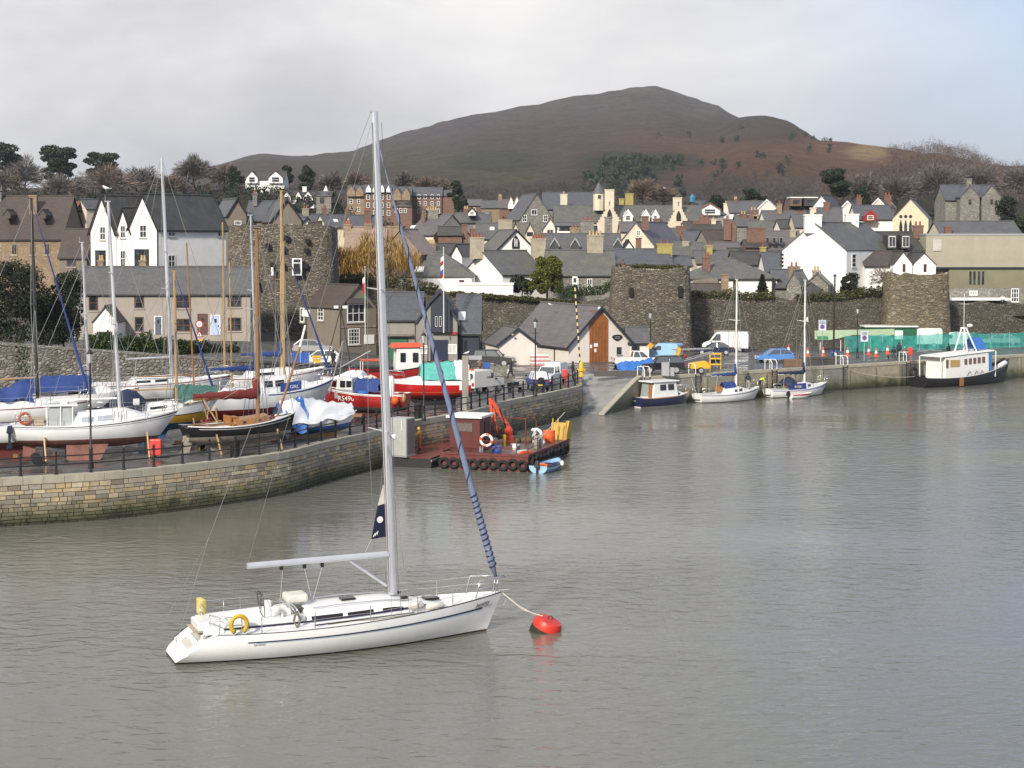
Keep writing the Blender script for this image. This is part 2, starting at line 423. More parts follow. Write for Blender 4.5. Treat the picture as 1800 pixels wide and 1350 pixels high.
# ------------------------------------------------------------------ water
def water_mat():
    m, nt, b = nmat('river_water')
    v0 = coords(nt, (.6, 1.0, 1.0)); v1 = coords(nt, (.45, 1.0, 1.0)); v2 = coords(nt, (.022, .06, 1))
    a = noise(nt, v0, 1.5, 2, .5, .7); c = noise(nt, v1, 4.6, 4, .66, .3); d = noise(nt, v2, 1.0, 3, .5, .5)
    s1 = nn(nt, 'ShaderNodeMath', {0: a, 1: .78}, operation='MULTIPLY').outputs[0]
    dm = ramp(nt, d, [(.38, .22), (.6, 1)])
    s2 = nn(nt, 'ShaderNodeMath', {0: c, 1: .16}, operation='MULTIPLY').outputs[0]
    h = nn(nt, 'ShaderNodeMath', {0: s1, 1: s2}, operation='ADD').outputs[0]
    h = nn(nt, 'ShaderNodeMath', {0: h, 1: dm}, operation='MULTIPLY').outputs[0]
    bumpn(nt, b, h, 1.0, .14)
    col = mixc(nt, ramp(nt, d, [(.35, 0), (.65, 1)]), (.125, .122, .095), (.15, .152, .132))
    nt.links.new(col, b.inputs['Base Color'])
    b.inputs['Roughness'].default_value = .1; b.inputs['IOR'].default_value = 1.42
    return m
w = MB()
xs = [-900, -60, 160, 900]; ys = [-500, 20, 230]
w.grid([[(x, y, 0) for y in ys] for x in xs])
struct(w.build('river_water', water_mat()))
bd = MB(); bd.grid([[(x, y, -4) for y in (-900, 9000)] for x in (-9000, 9000)])
struct(bd.build('river_bed', plain('river_mud', (.09, .08, .06), .9)))

# ------------------------------------------------------------------ terrain: one sheet from the town wall to the horizon
def interp(pts, x): return np.interp(x, [p[0] for p in pts], [p[1] for p in pts])
SK_MAIN = [(-1500, 392), (-700, 380), (-200, 360), (200, 330), (340, 305), (400, 286), (430, 276), (470, 269), (520, 272), (560, 272), (620, 266), (660, 250), (700, 236), (760, 223), (830, 204), (900, 191), (950, 186), (1000, 171),
           (1050, 166), (1100, 160), (1140, 158), (1175, 163), (1200, 174), (1260, 190), (1300, 211), (1400, 240), (1500, 262), (1700, 300), (2400, 340), (3300, 380)]
SK_HUMP = [(-1500, 420), (900, 345), (1050, 318), (1150, 288), (1230, 250), (1300, 215), (1350, 207), (1385, 211), (1440, 243), (1500, 246), (1560, 250), (1620, 262), (1700, 280), (1900, 300), (2400, 330), (3300, 380)]
SK_WOOD = [(-1500, 430), (1150, 352), (1350, 332), (1450, 312), (1550, 280), (1640, 268), (1700, 278), (1760, 306), (1830, 312), (2000, 320), (2400, 335), (3300, 380)]
SK_LEFT = [(-1500, 330), (-300, 332), (0, 336), (200, 340), (350, 338), (440, 326), (500, 332), (560, 350), (650, 372), (800, 395), (1000, 420), (3300, 440)]
BASE = [(225, 6.0), (260, 8.0), (300, 11), (400, 17), (520, 22), (700, 27), (900, 33), (1300, 45), (2600, 55), (9000, 60)]
def skz(sk, u, D): return HC+(VH-interp(sk, u))/F*D
def layer(u, d, sk, D, d0, p, back):
    zb = interp(BASE, d); zr = skz(sk, u, D)-interp(BASE, D)
    g = np.where(d <= D, np.clip((d-d0)/(D-d0), 0, 1)**p, np.exp(-((d-D)/back)**2))
    return zb+np.maximum(zr, 0)*g
def terrain_z(u, d):
    u, d = np.asarray(u, float), np.asarray(d, float)
    z = interp(BASE, d)
    z = np.maximum(z, layer(u, d, SK_MAIN, 2570, 650, 1.35, 900))
    z = np.maximum(z, layer(u, d, SK_HUMP, 1750, 600, 1.3, 400))
    z = np.maximum(z, layer(u, d, SK_WOOD, 1000, 420, 1.15, 320))
    z = np.maximum(z, layer(u, d, SK_LEFT, 540, 260, 1.25, 200))
    return z
def tzx(X, Y): return float(terrain_z(900+F*X/Y, Y))
from mathutils import noise as mn
def fbm(x, y, o=4):
    return mn.fractal(Vector((x, y, 1.7)), 1.0, 2.1, o)
us = np.linspace(-1300, 3100, 367); ds = np.concatenate([np.linspace(226, 700, 40), np.geomspace(715, 2900, 95), np.geomspace(3000, 9000, 12)])
UU, DD = np.meshgrid(us, ds, indexing='ij')
ZZ = terrain_z(UU, DD)
XX = (UU-900)/F*DD
NZ = np.array([[fbm(x/260, y/260, 5) for x, y in zip(rx, ry)] for rx, ry in zip(XX, DD)])
NG = np.array([[fbm(x/70+9, y/140, 3) for x, y in zip(rx, ry)] for rx, ry in zip(XX, DD)])
amp = np.clip((DD-600)/1200, 0, 1)*np.where(DD > 3000, .3, 1)
NR = np.array([[fbm(x/34+3, y/60, 4) for x, y in zip(rx, ry)] for rx, ry in zip(XX, DD)])
ZZ = ZZ+(NZ*9+NG*3.5)*amp+NR*3.5*np.clip((ZZ-130)/60, 0, 1)
# cover: what grows where (heather, bracken, pasture, scrub, rock)
VV = VH-F*(ZZ-HC)/DD
heath = np.array([.105, .083, .084]); brack = np.array([.16, .088, .048]); past = np.array([.105, .105, .055]); rockc = np.array([.15, .142, .128]); scrub = np.array([.045, .055, .035]); town = np.array([.07, .066, .042]); dull = np.array([.105, .09, .07])
def blob(cu, cv, ru, rv, soft=.6):
    q = np.sqrt(((UU-cu)/ru)**2+((VV-cv)/rv)**2)+NZ*.35+NG*.25
    return np.clip((1+soft-q)/soft, 0, 1)[..., None]
C = np.broadcast_to(heath, UU.shape+(3,)).copy()
def lay(c, m):
    global C
    C = C*(1-m)+c*m
lay(dull, np.clip(NG*1.3+.1, 0, .7)[..., None])
lay(dull, .7*blob(520, 285, 170, 22)); lay(past*.9, .75*blob(760, 300, 130, 30)); lay(past, .5*blob(900, 310, 50, 10)); lay(past*.85, .55*blob(700, 265, 60, 8))
lay(dull*1.1, .55*blob(1120, 190, 190, 34)); lay(brack*.7, .3*blob(1050, 240, 160, 20))
lay(brack, .75*blob(1380, 265, 190, 40)); lay(brack*.9, .5*blob(1220, 300, 150, 22)); lay(brack*1.25, .7*blob(1540, 262, 120, 22)); lay(dull*.8, .75*blob(1310, 228, 110, 20))
lay(np.array([.36, .27, .14]), .8*blob(1525, 268, 34, 12)); lay(scrub, .8*blob(1090, 300, 60, 24)); lay(scrub, .7*blob(1170, 285, 50, 14)); lay(scrub*1.2, .6*blob(880, 285, 60, 14))
steep = np.clip((NG*1.6+NZ*.8-.25), 0, 1)[..., None]*np.clip((ZZ-150)/60, 0, 1)[..., None]
lay(rockc, .85*steep)
lay(town, np.clip((760-DD)/250, 0, 1)[..., None])
nu, nd = UU.shape
idx = np.arange(nu*nd).reshape(nu, nd)
faces = np.stack([idx[:-1, :-1], idx[1:, :-1], idx[1:, 1:], idx[:-1, 1:]], -1).reshape(-1, 4)
me = bpy.data.meshes.new('terrain')
me.from_pydata(np.stack([XX, DD, ZZ], -1).reshape(-1, 3).tolist(), [], faces.tolist())
ca = me.attributes.new('cover', 'FLOAT_COLOR', 'POINT')
ca.data.foreach_set('color', np.concatenate([C, np.ones(C.shape[:2]+(1,))], -1).astype(np.float32).ravel())
def terrain_mat():
    m, nt, b = nmat('hill_cover'); v = coords(nt)
    a = nn(nt, 'ShaderNodeAttribute', attribute_name='cover').outputs['Color']
    f1 = ramp(nt, noise(nt, v, .035, 8, .68), [(.3, 0), (.7, 1)]); f2 = ramp(nt, noise(nt, v, .16, 6, .7), [(.3, 0), (.7, 1)])
    c = mixc(nt, 1.0, a, mixc(nt, f1, (.72, .72, .75), (1.25, 1.2, 1.15)), 'MULTIPLY')
    c = mixc(nt, 1.0, c, mixc(nt, f2, (.62, .64, .62), (1.35, 1.3, 1.25)), 'MULTIPLY')
    rk = ramp(nt, noise(nt, coords(nt, (1, 1, 2)), .04, 9, .78), [(.56, 0), (.64, .75)])
    c = mixc(nt, rk, c, (.15, .138, .12))
    nt.links.new(c, b.inputs['Base Color']); b.inputs['Roughness'].default_value = .95; b.inputs['Specular IOR Level'].default_value = .1
    bumpn(nt, b, noise(nt, v, .07, 9, .72), 1, 14)
    return m
terr = finish(me, 'terrain', terrain_mat(), smooth=True, fixn=False)
struct(terr)
def ground_at(u, d):
    i = np.interp(u, us, np.arange(nu)); j = np.interp(d, ds, np.arange(nd))
    return float(ZZ[int(round(i)), int(round(j))])

# ------------------------------------------------------------------ quay: pavement, slipway, walls
HQ = 2.7
EDGEPX = [(-330, 872), (-150, 855), (0, 842), (200, 830), (400, 809), (505, 794), (572, 777), (665, 757), (735, 739), (821, 724), (897, 704), (960, 692), (1005, 682.5)]
edge = [gz(u, v, HQ) for u, v in EDGEPX]
edge += [Vector((6.15, 156.0, HQ)), Vector((6.5, 158.2, HQ))]
EDGE = resample(catmull(edge, .3), .4)
SLIP_TL, SLIP_TR = Vector((7.0, 171.5, HQ)), Vector((12.9, 168.3, HQ))
RQ0, RQ1 = Vector((12.75, 166.6, HQ)), Vector((62, 201.6, HQ))
rdir = (RQ1-RQ0).normalized(); rnrm = Vector((rdir.y, -rdir.x, 0))     # towards the water
RQ2 = RQ0+rdir*150
def asphalt(name, col, wet=.35, sc=.35):
    m, nt, b = nmat(name); v = coords(nt)
    p = ramp(nt, noise(nt, v, sc, 6, .62), [(.38, 0), (.62, 1)])
    c = mixc(nt, p, mul(col, .72), mul(col, 1.2))
    c = mixc(nt, ramp(nt, noise(nt, v, 14, 3, .7), [(.3, 0), (.8, .5)]), c, mul(col, 1.7))
    nt.links.new(c, b.inputs['Base Color'])
    r = ramp(nt, noise(nt, v, sc*1.3, 4, .6), [(.4, wet), (.62, .8)]); nt.links.new(r, b.inputs['Roughness'])
    bumpn(nt, b, noise(nt, v, 25, 3, .7), .2, .01)
    return m
ASPH = asphalt('wet_quay_asphalt', (.075, .072, .07), .12)
poly = [Vector((p.x, p.y, HQ)) for p in EDGE]+[SLIP_TL, SLIP_TR, RQ0, RQ2, Vector((RQ2.x, 330, HQ)), Vector((-140, 330, HQ)), Vector((-140, EDGE[0].y-20, HQ))]
bm = bmesh.new(); vs = [bm.verts.new(p) for p in poly]; bm.faces.new(vs); bmesh.ops.triangulate(bm, faces=bm.faces[:])
me = bpy.data.meshes.new('quay_pavement'); bm.to_mesh(me); bm.free()
struct(finish(me, 'quay_pavement', ASPH))
s = MB(); slipL0, slipL1 = Vector((6.1, 154.0, -.9)), SLIP_TL
slipR0, slipR1 = Vector((8.0, 154.6, -.75)), SLIP_TR
s.grid([[slipL0.lerp(slipL1, t), slipR0.lerp(slipR1, t)] for t in [i/8 for i in range(9)]])
struct(s.build('slipway', asphalt('wet_slipway_concrete', (.2, .195, .18), .15, .5)))

def quaystone(name, base, wet):
    """ashlar block with a weed band whose height is fixed to the tide line"""
    m, nt, b = nmat(name); v = coords(nt)
    g = nn(nt, 'ShaderNodeNewGeometry'); oi = nn(nt, 'ShaderNodeObjectInfo').outputs['Random']
    rnd = nn(nt, 'ShaderNodeMath', {0: oi, 1: g.outputs['Random Per Island']}, operation='ADD').outputs[0]
    rnd = nn(nt, 'ShaderNodeMath', {0: rnd}, operation='FRACT').outputs[0]
    c = ramp(nt, rnd, [(0, mul(base, .42)), (.2, (base[0]*.75, base[1]*.8, base[2]*.95)), (.45, mul(base, .95)), (.7, (base[0]*1.12, base[1]*.96, base[2]*.7)), (1, mul(base, 1.35))])
    pos = nn(nt, 'ShaderNodeSeparateXYZ', {0: g.outputs['Position']})
    pv = nn(nt, 'ShaderNodeVectorMath', {0: g.outputs['Position'], 1: (1, 1, 1)}, operation='MULTIPLY').outputs[0]
    c = mixc(nt, ramp(nt, noise(nt, pv, 3.5, 6, .65), [(.35, 0), (.75, .6)]), c, mul(base, .45))
    nz = nn(nt, 'ShaderNodeMath', {0: noise(nt, pv, .8, 5, .65), 1: 1.7, 2: -.85}, operation='MULTIPLY_ADD').outputs[0]
    hz = nn(nt, 'ShaderNodeMath', {0: pos.outputs['Z'], 1: nz}, operation='ADD').outputs[0]
    c = mixc(nt, ramp(nt, nn(nt, 'ShaderNodeMapRange', {0: hz, 1: 1.55, 2: .55}).outputs[0], [(0, 0), (1, .88)]), c, (.055, .062, .018))
    c = mixc(nt, ramp(nt, nn(nt, 'ShaderNodeMapRange', {0: hz, 1: .65, 2: .1}).outputs[0], [(0, 0), (1, .9)]), c, (.022, .024, .014))
    nt.links.new(c, b.inputs['Base Color'])
    rg = nn(nt, 'ShaderNodeMapRange', {0: hz, 1: 0.2, 2: 1.2, 3: .45, 4: .88}).outputs[0]; nt.links.new(rg, b.inputs['Roughness'])
    bumpn(nt, b, noise(nt, pv, 6, 6, .7), .6, .05)
    return m
QSTONE = quaystone('quay_ashlar', (.42, .36, .26), 1)
QCOPE = plain('quay_coping_stone', (.37, .34, .265), .85, var=.22, scale=1.5, bump=.3, streak=.2)
QCONC = quaystone('quay_concrete', (.3, .275, .215), 1)

def seg_frame(P, i, j):
    a, b = P[i], P[j]; t = (b-a); L = t.length; t = t/L; n = Vector((t.y, -t.x, 0)); return a, b, t, n, L
qw = thing('quay_wall', 'curved coursed stone quay wall with pale coping below the boat yard', 'quay wall', (EDGE[0].x, EDGE[0].y, -1))
off = qw.location
core = MB(off)
inn = []
for i, p in enumerate(EDGE):
    t = (EDGE[min(i+1, len(EDGE)-1)]-EDGE[max(i-1, 0)]); t.z = 0; t.normalize(); n = Vector((t.y, -t.x, 0)); inn.append((p, n))
rows = []
for p, n in inn: rows.append([Vector((p.x, p.y, -1.5))-n*.03, Vector((p.x, p.y, HQ-.42))-n*.03])
core.grid(rows)
core.build('mortar_core', plain('dark_mortar', (.075, .065, .048), .95), qw)
# coping stones
cp = resample(EDGE, 1.15)
for i in range(len(cp)-1):
    a, b, t, n, L = seg_frame(cp, i, i+1)
    m = MB(off); g = .008
    m.obox((a+b)/2+n*(-.24)+Vector((0, 0, -.19)), t*(L/2-g), n*.3, (0, 0, .225+random.uniform(-.006, .006)))
    m.build('coping_stone', QCOPE, qw, bevel=.02)
# coursed stones, the ones showing largest first as single pieces
stones = []; ZC = [HQ-.43]
for k in range(14): ZC.append(ZC[-1]-random.uniform(.19, .33))
for c in range(12):
    z1 = ZC[c]; z0 = ZC[c+1]+.008
    if z1 < -.35: break
    s_ = 0.0; P = EDGE; acc = [0]
    for a, b in zip(P, P[1:]): acc.append(acc[-1]+(b-a).length)
    x = random.uniform(0, .5)
    while x < acc[-1]-.3:
        w_ = random.choice((.3, .45, .55, .65, .8, 1.0))*random.uniform(.85, 1.15); e = min(x+w_, acc[-1])
        def pt(s):
            j = min(int(np.searchsorted(acc, s))-1, len(P)-2); j = max(j, 0); return P[j].lerp(P[j+1], (s-acc[j])/(acc[j+1]-acc[j]))
        stones.append((pt(x+.01), pt(e-.01), z0, z1, random.uniform(.015, .05)))
        x = e
def stone_into(m, st):
    a, b, z0, z1, pr = st; t = (b-a); L = t.length; t = t/L; n = Vector((t.y, -t.x, 0))
    ac, bc = a+n*pr, b+n*pr; q = .018
    bot = [a-n*.12, b-n*.12, bc, ac]
    vs = [(a.x, a.y, z0), (b.x, b.y, z0), (b.x, b.y, z1), (a.x, a.y, z1)]
    f = [ac+t*q, bc-t*q]
    fv = [(f[0].x, f[0].y, z0+q), (f[1].x, f[1].y, z0+q), (f[1].x, f[1].y, z1-q), (f[0].x, f[0].y, z1-q)]
    m.add([Vector(p)-n*.06 for p in vs]+fv, [(4, 5, 6, 7), (0, 1, 5, 4), (1, 2, 6, 5), (2, 3, 7, 6), (3, 0, 4, 7)])
def vis(st):
    p = (st[0]+st[1])/2; u = 900+F*p.x/p.y
    if u < 0 or p.y > 140 or st[3] < .15: return 0
    return 1/p.y
order = sorted(stones, key=vis, reverse=True)
for st in order[:300]:
    m = MB(off); stone_into(m, st); m.build('stone_block', QSTONE, qw)
m = MB(off)
for st in order[300:]: stone_into(m, st)
stuff(m.build('stone_blocks', QSTONE, qw))

# right-hand quay: concrete face in bays with timber-stained piers
rq = thing('quay_wall', 'weed-stained concrete quay wall with ladders behind the moored yachts', 'quay wall', (RQ0.x, RQ0.y, -1))
off = rq.location
Ltot = (RQ2-RQ0).length; nb = int(Ltot/4.1)
for i in range(nb):
    a = RQ0+rdir*(i*4.1+.012); b = RQ0+rdir*((i+1)*4.1-.012)
    m = MB(off); c = (a+b)/2
    m.obox(Vector((c.x, c.y, .52))-rnrm*.4, rdir*(4.1/2-.012), rnrm*(.4+random.uniform(-.015, .015)), (0, 0, 1.95))
    m.build('wall_bay', QCONC, rq)
    m = MB(off); m.obox(Vector((c.x, c.y, 2.56))-rnrm*.3, rdir*(4.1/2-.01), rnrm*.36, (0, 0, .16))
    m.build('coping_stone', QCOPE, rq, bevel=.03)
    MB(off).obox(Vector((a.x, a.y, .6))+rnrm*.06, rdir*.17, rnrm*.1, (0, 0, 1.75)).build('pier', QCONC, rq, bevel=.02)
# wing wall of the slipway
ww = MB(rq.location); wa, wb = Vector((8.45, 156.4, 0)), RQ0
wdir = (Vector((wb.x, wb.y, 0))-wa).normalized(); wn_ = Vector((wdir.y, -wdir.x, 0))
prof = [(0, -1.2), (0, .02), (9.4, 2.5), ((Vector((wb.x, wb.y, 0))-wa).length, 2.72), ((Vector((wb.x, wb.y, 0))-wa).length, -1.2)]
ww.prism([wa+wdir*x+Vector((0, 0, z))-wn_*.45 for x, z in prof], wn_*.45)
ww.build('wing_wall', QCONC, rq)
cpg = MB(rq.location)
for (x0, z0), (x1, z1) in ((prof[1], prof[2]), (prof[2], prof[3])):
    cpg.hexa([wa+wdir*x0+Vector((0, 0, z0+.005))-wn_*.5, wa+wdir*x1+Vector((0, 0, z1+.005))-wn_*.5, wa+wdir*x1+Vector((0, 0, z1+.005))+wn_*.05, wa+wdir*x0+Vector((0, 0, z0+.005))+wn_*.05],
             [wa+wdir*x0+Vector((0, 0, z0+.14))-wn_*.5, wa+wdir*x1+Vector((0, 0, z1+.14))-wn_*.5, wa+wdir*x1+Vector((0, 0, z1+.14))+wn_*.05, wa+wdir*x0+Vector((0, 0, z0+.14))+wn_*.05])
cpg.build('wing_wall_coping', QCOPE, rq)

# ------------------------------------------------------------------ raised road behind a retaining wall on the left
RW = [(-75, 128, 8.6), (-50, 141, 7.7), (-38, 146, 6.7), (-26, 152, 5.35), (-19.5, 161, 4.3), (-14, 171, 3.35), (-10.5, 178, 2.78)]
rw = thing('retaining_wall', 'sloping rubble retaining wall behind the laid-up boats', 'retaining wall', (RW[0][0], RW[0][1], 2.6))
P = resample(catmull([Vector((x, y, z)) for x, y, z in RW], 1), 1.5)
m = MB(rw.location); r_ = []
for i, p in enumerate(P):
    t = P[min(i+1, len(P)-1)]-P[max(i-1, 0)]; t.z = 0; t.normalize(); n = Vector((t.y, -t.x, 0))
    r_.append([Vector((p.x, p.y, 2.4))+n*.12, Vector((p.x, p.y, p.z))-n*.0, Vector((p.x, p.y, p.z))-n*.5, Vector((p.x, p.y, p.z-.6))-n*.5])
m.grid(r_); m.build('wall_face', RETAIN, rw)
for i in range(len(P)-1):
    a, b = P[i], P[i+1]; t = (b-a); n = Vector((t.y, -t.x, 0)).normalized(); m = MB(rw.location)
    m.obox((a+b)/2-n*.25+Vector((0, 0, .1)), t*.496, n*.31, (0, 0, .1+random.uniform(0, .03))); m.build('coping_stone', STONE, rw, bevel=.02)
rg = MB(); rows = []
for x, y, z in RW:
    k = Vector((x, y, 0)).normalized()
    rows.append([(x-.3, y+.5, min(z-.35, 4.7)), (x-2, y+14, min(z-.3, 4.6)), (x-4, y+40, min(z-.2, 4.9)), (x-6, 232, 6)])
rows.append([(-9.9, 178.6, 2.72), (-9, 190, 2.75), (-6, 205, 2.75), (-2, 232, 2.78)])
rg.grid(rows); struct(rg.build('upper_road', asphalt('upper_road_asphalt', (.065, .062, .06)), smooth=True))

# ------------------------------------------------------------------ town wall and towers
def rough_wall(name, label, pts, mat, zb, step=.8, th=1.6, jag=.25, cat='town wall', tuft=True):
    """pts: (u, v_top, depth); wall with an uneven ruined top"""
    Q = [at(u, v, d) for u, v, d in pts]
    t = thing(name, label, cat, (Q[0].x, Q[0].y, zb))
    Q = resample(Q, step); m = MB(t.location); rows = []
    for i, p in enumerate(Q):
        d = Q[min(i+1, len(Q)-1)]-Q[max(i-1, 0)]; d.z = 0; d.normalize(); n = Vector((d.y, -d.x, 0))
        j = fbm(i*.37, zb*3+p.x*.1, 3)*jag*1.6+random.uniform(-.5, .5)*jag
        col = []
        for k in range(7):
            z = zb+(p.z+j-zb)*k/6; q = Vector((p.x, p.y, z))+n*(.35*(1-k/6)+.16*fbm(p.x*.5+k, p.y*.3+k*.8, 3)); col.append(q)
        col.append(Vector((p.x, p.y, p.z+j*.6+random.uniform(-.1, .15)))-n*th); col.append(Vector((p.x, p.y, zb))-n*th)
        rows.append(col)
    m.grid(rows); m.build('wall_face', mat, t, smooth='auto')
    return t, Q
def tower(name, label, u0, u1, vt, d, zb, mat, jag=.35, depth=5, bat=.5, shape=1.0):
    """half-round wall tower, battered, with a broken top"""
    A, B = at(u0, vt, d), at(u1, vt, d); w = (B.x-A.x)/2; cx = (A.x+B.x)/2; zt = A.z
    t = thing(name, label, 'tower', (cx, d, zb)); m = MB(t.location); N, K = 44, 14; rows = []
    for i in range(N+1):
        a = math.pi*(-.08+1.16*i/N); ca, sa = -math.cos(a), -math.sin(a)
        ex = abs(ca)**shape*(1 if ca > 0 else -1); ey = (abs(sa)**shape)*(1 if sa > 0 else -1)
        j = fbm(i*.33+u0, vt*.1, 3)*jag*1.5+random.uniform(-.5, .5)*jag; col = []
        for k in range(K+1):
            z = zb+(zt+j-zb)*k/K; f = 1+bat/w*(1-k/K)+.1/w*fbm(i*.6, k*.7+u0, 3)
            col.append(Vector((cx+ex*w*f, d+depth*.55+ey*depth*.55*f, z)))
        col.append(Vector((cx+ex*w*.72, d+depth*.55+ey*depth*.4, zt+j*.5-.25))); col.append(Vector((cx, d+depth*.6, zt-.5)))
        rows.append(col)
    m.grid(rows); m.build('masonry', mat, t, smooth='auto')
    return t
def opening(t, u0, v0, u1, v1, d, mat, name='window_opening', proud=.05, arch=False, th=.12):
    """a thing set in a wall seen square on, at depth d"""
    a, b = at(u0, v1, d), at(u1, v0, d); m = MB(t.location)
    if arch:
        w = (b.x-a.x)/2; pts = [Vector((a.x, d, a.z)), Vector((b.x, d, a.z))]+[Vector((a.x+w+w*math.cos(q), d, b.z-w+w*math.sin(q)*1.3)) for q in [math.pi*i/8 for i in range(9)]]
        m.prism([p+Vector((0, -proud, 0)) for p in pts], (0, th, 0))
    else: m.box(a.x, b.x, d-proud, d-proud+th, a.z, b.z)
    return m.build(name, mat, t)

TW = {}
TW['left'], _ = rough_wall('town_wall', 'ivy-topped rubble town wall behind the lifeboat house', [(560, 487, 214), (620, 492, 214), (700, 500, 214), (735, 505, 215), (800, 513, 216), (870, 520, 217), (930, 524, 217), (1010, 530, 216), (1060, 528, 214), (1095, 512, 212)], TOWNWALL, 2.6)
TW['mid'], _ = rough_wall('town_wall', 'long rubble town wall between the broad tower and the golden tower', [(1200, 520, 213), (1280, 523, 214), (1340, 524, 215), (1400, 527, 216), (1480, 523, 218), (1540, 515, 219), (1575, 512, 220)], TOWNWALL, 2.6)
TW['right'], _ = rough_wall('town_wall', 'rubble town wall right of the golden tower above the netting', [(1655, 528, 222), (1720, 532, 224), (1800, 535, 227), (1950, 540, 233), (2150, 545, 240)], TOWNWALL, 2.6)
tA = tower('wall_tower', 'broad rubble wall tower beside the cream boat hall', 1078, 1214, 470, 205, 2.6, TOWERST, shape=.38, jag=.22)
tB = tower('wall_tower', 'golden layered stone wall tower above the green netting', 1566, 1672, 482, 214, 2.6, TOWERWARM, shape=.42, jag=.35)
tC = tower('wall_tower', 'dark rubble tower with a white window beside the white gabled house', 398, 584, 397, 203, 3.5, TOWERST, shape=.34, depth=7, jag=.25)
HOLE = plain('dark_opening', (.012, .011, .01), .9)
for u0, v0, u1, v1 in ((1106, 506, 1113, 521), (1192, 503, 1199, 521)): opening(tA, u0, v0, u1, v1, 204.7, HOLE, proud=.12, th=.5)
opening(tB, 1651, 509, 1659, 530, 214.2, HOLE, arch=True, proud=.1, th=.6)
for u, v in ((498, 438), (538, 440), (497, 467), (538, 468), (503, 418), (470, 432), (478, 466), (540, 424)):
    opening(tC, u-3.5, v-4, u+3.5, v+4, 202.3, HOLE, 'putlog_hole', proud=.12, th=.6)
fr = opening(tC, 514, 454, 531, 484, 202.2, FRAMEW, 'window', proud=.3, th=.5)
a, b = at(516.5, 482, 202.2), at(528.5, 463, 202.2); MB(tC.location).box(a.x, b.x, 201.86, 201.92, a.z, b.z).build('pane', GLASS, fr)
a, b = at(516.5, 461, 202.2), at(528.5, 456, 202.2); MB(tC.location).box(a.x, b.x, 201.86, 201.92, a.z, b.z).build('pane', GLASS, fr)
a, b = at(477, 484, 202), at(481, 470, 202); MB(tC.location).box(a.x, b.x, 201.7, 202.2, a.z, b.z).build('lamp_box', FRAMEW, tC)

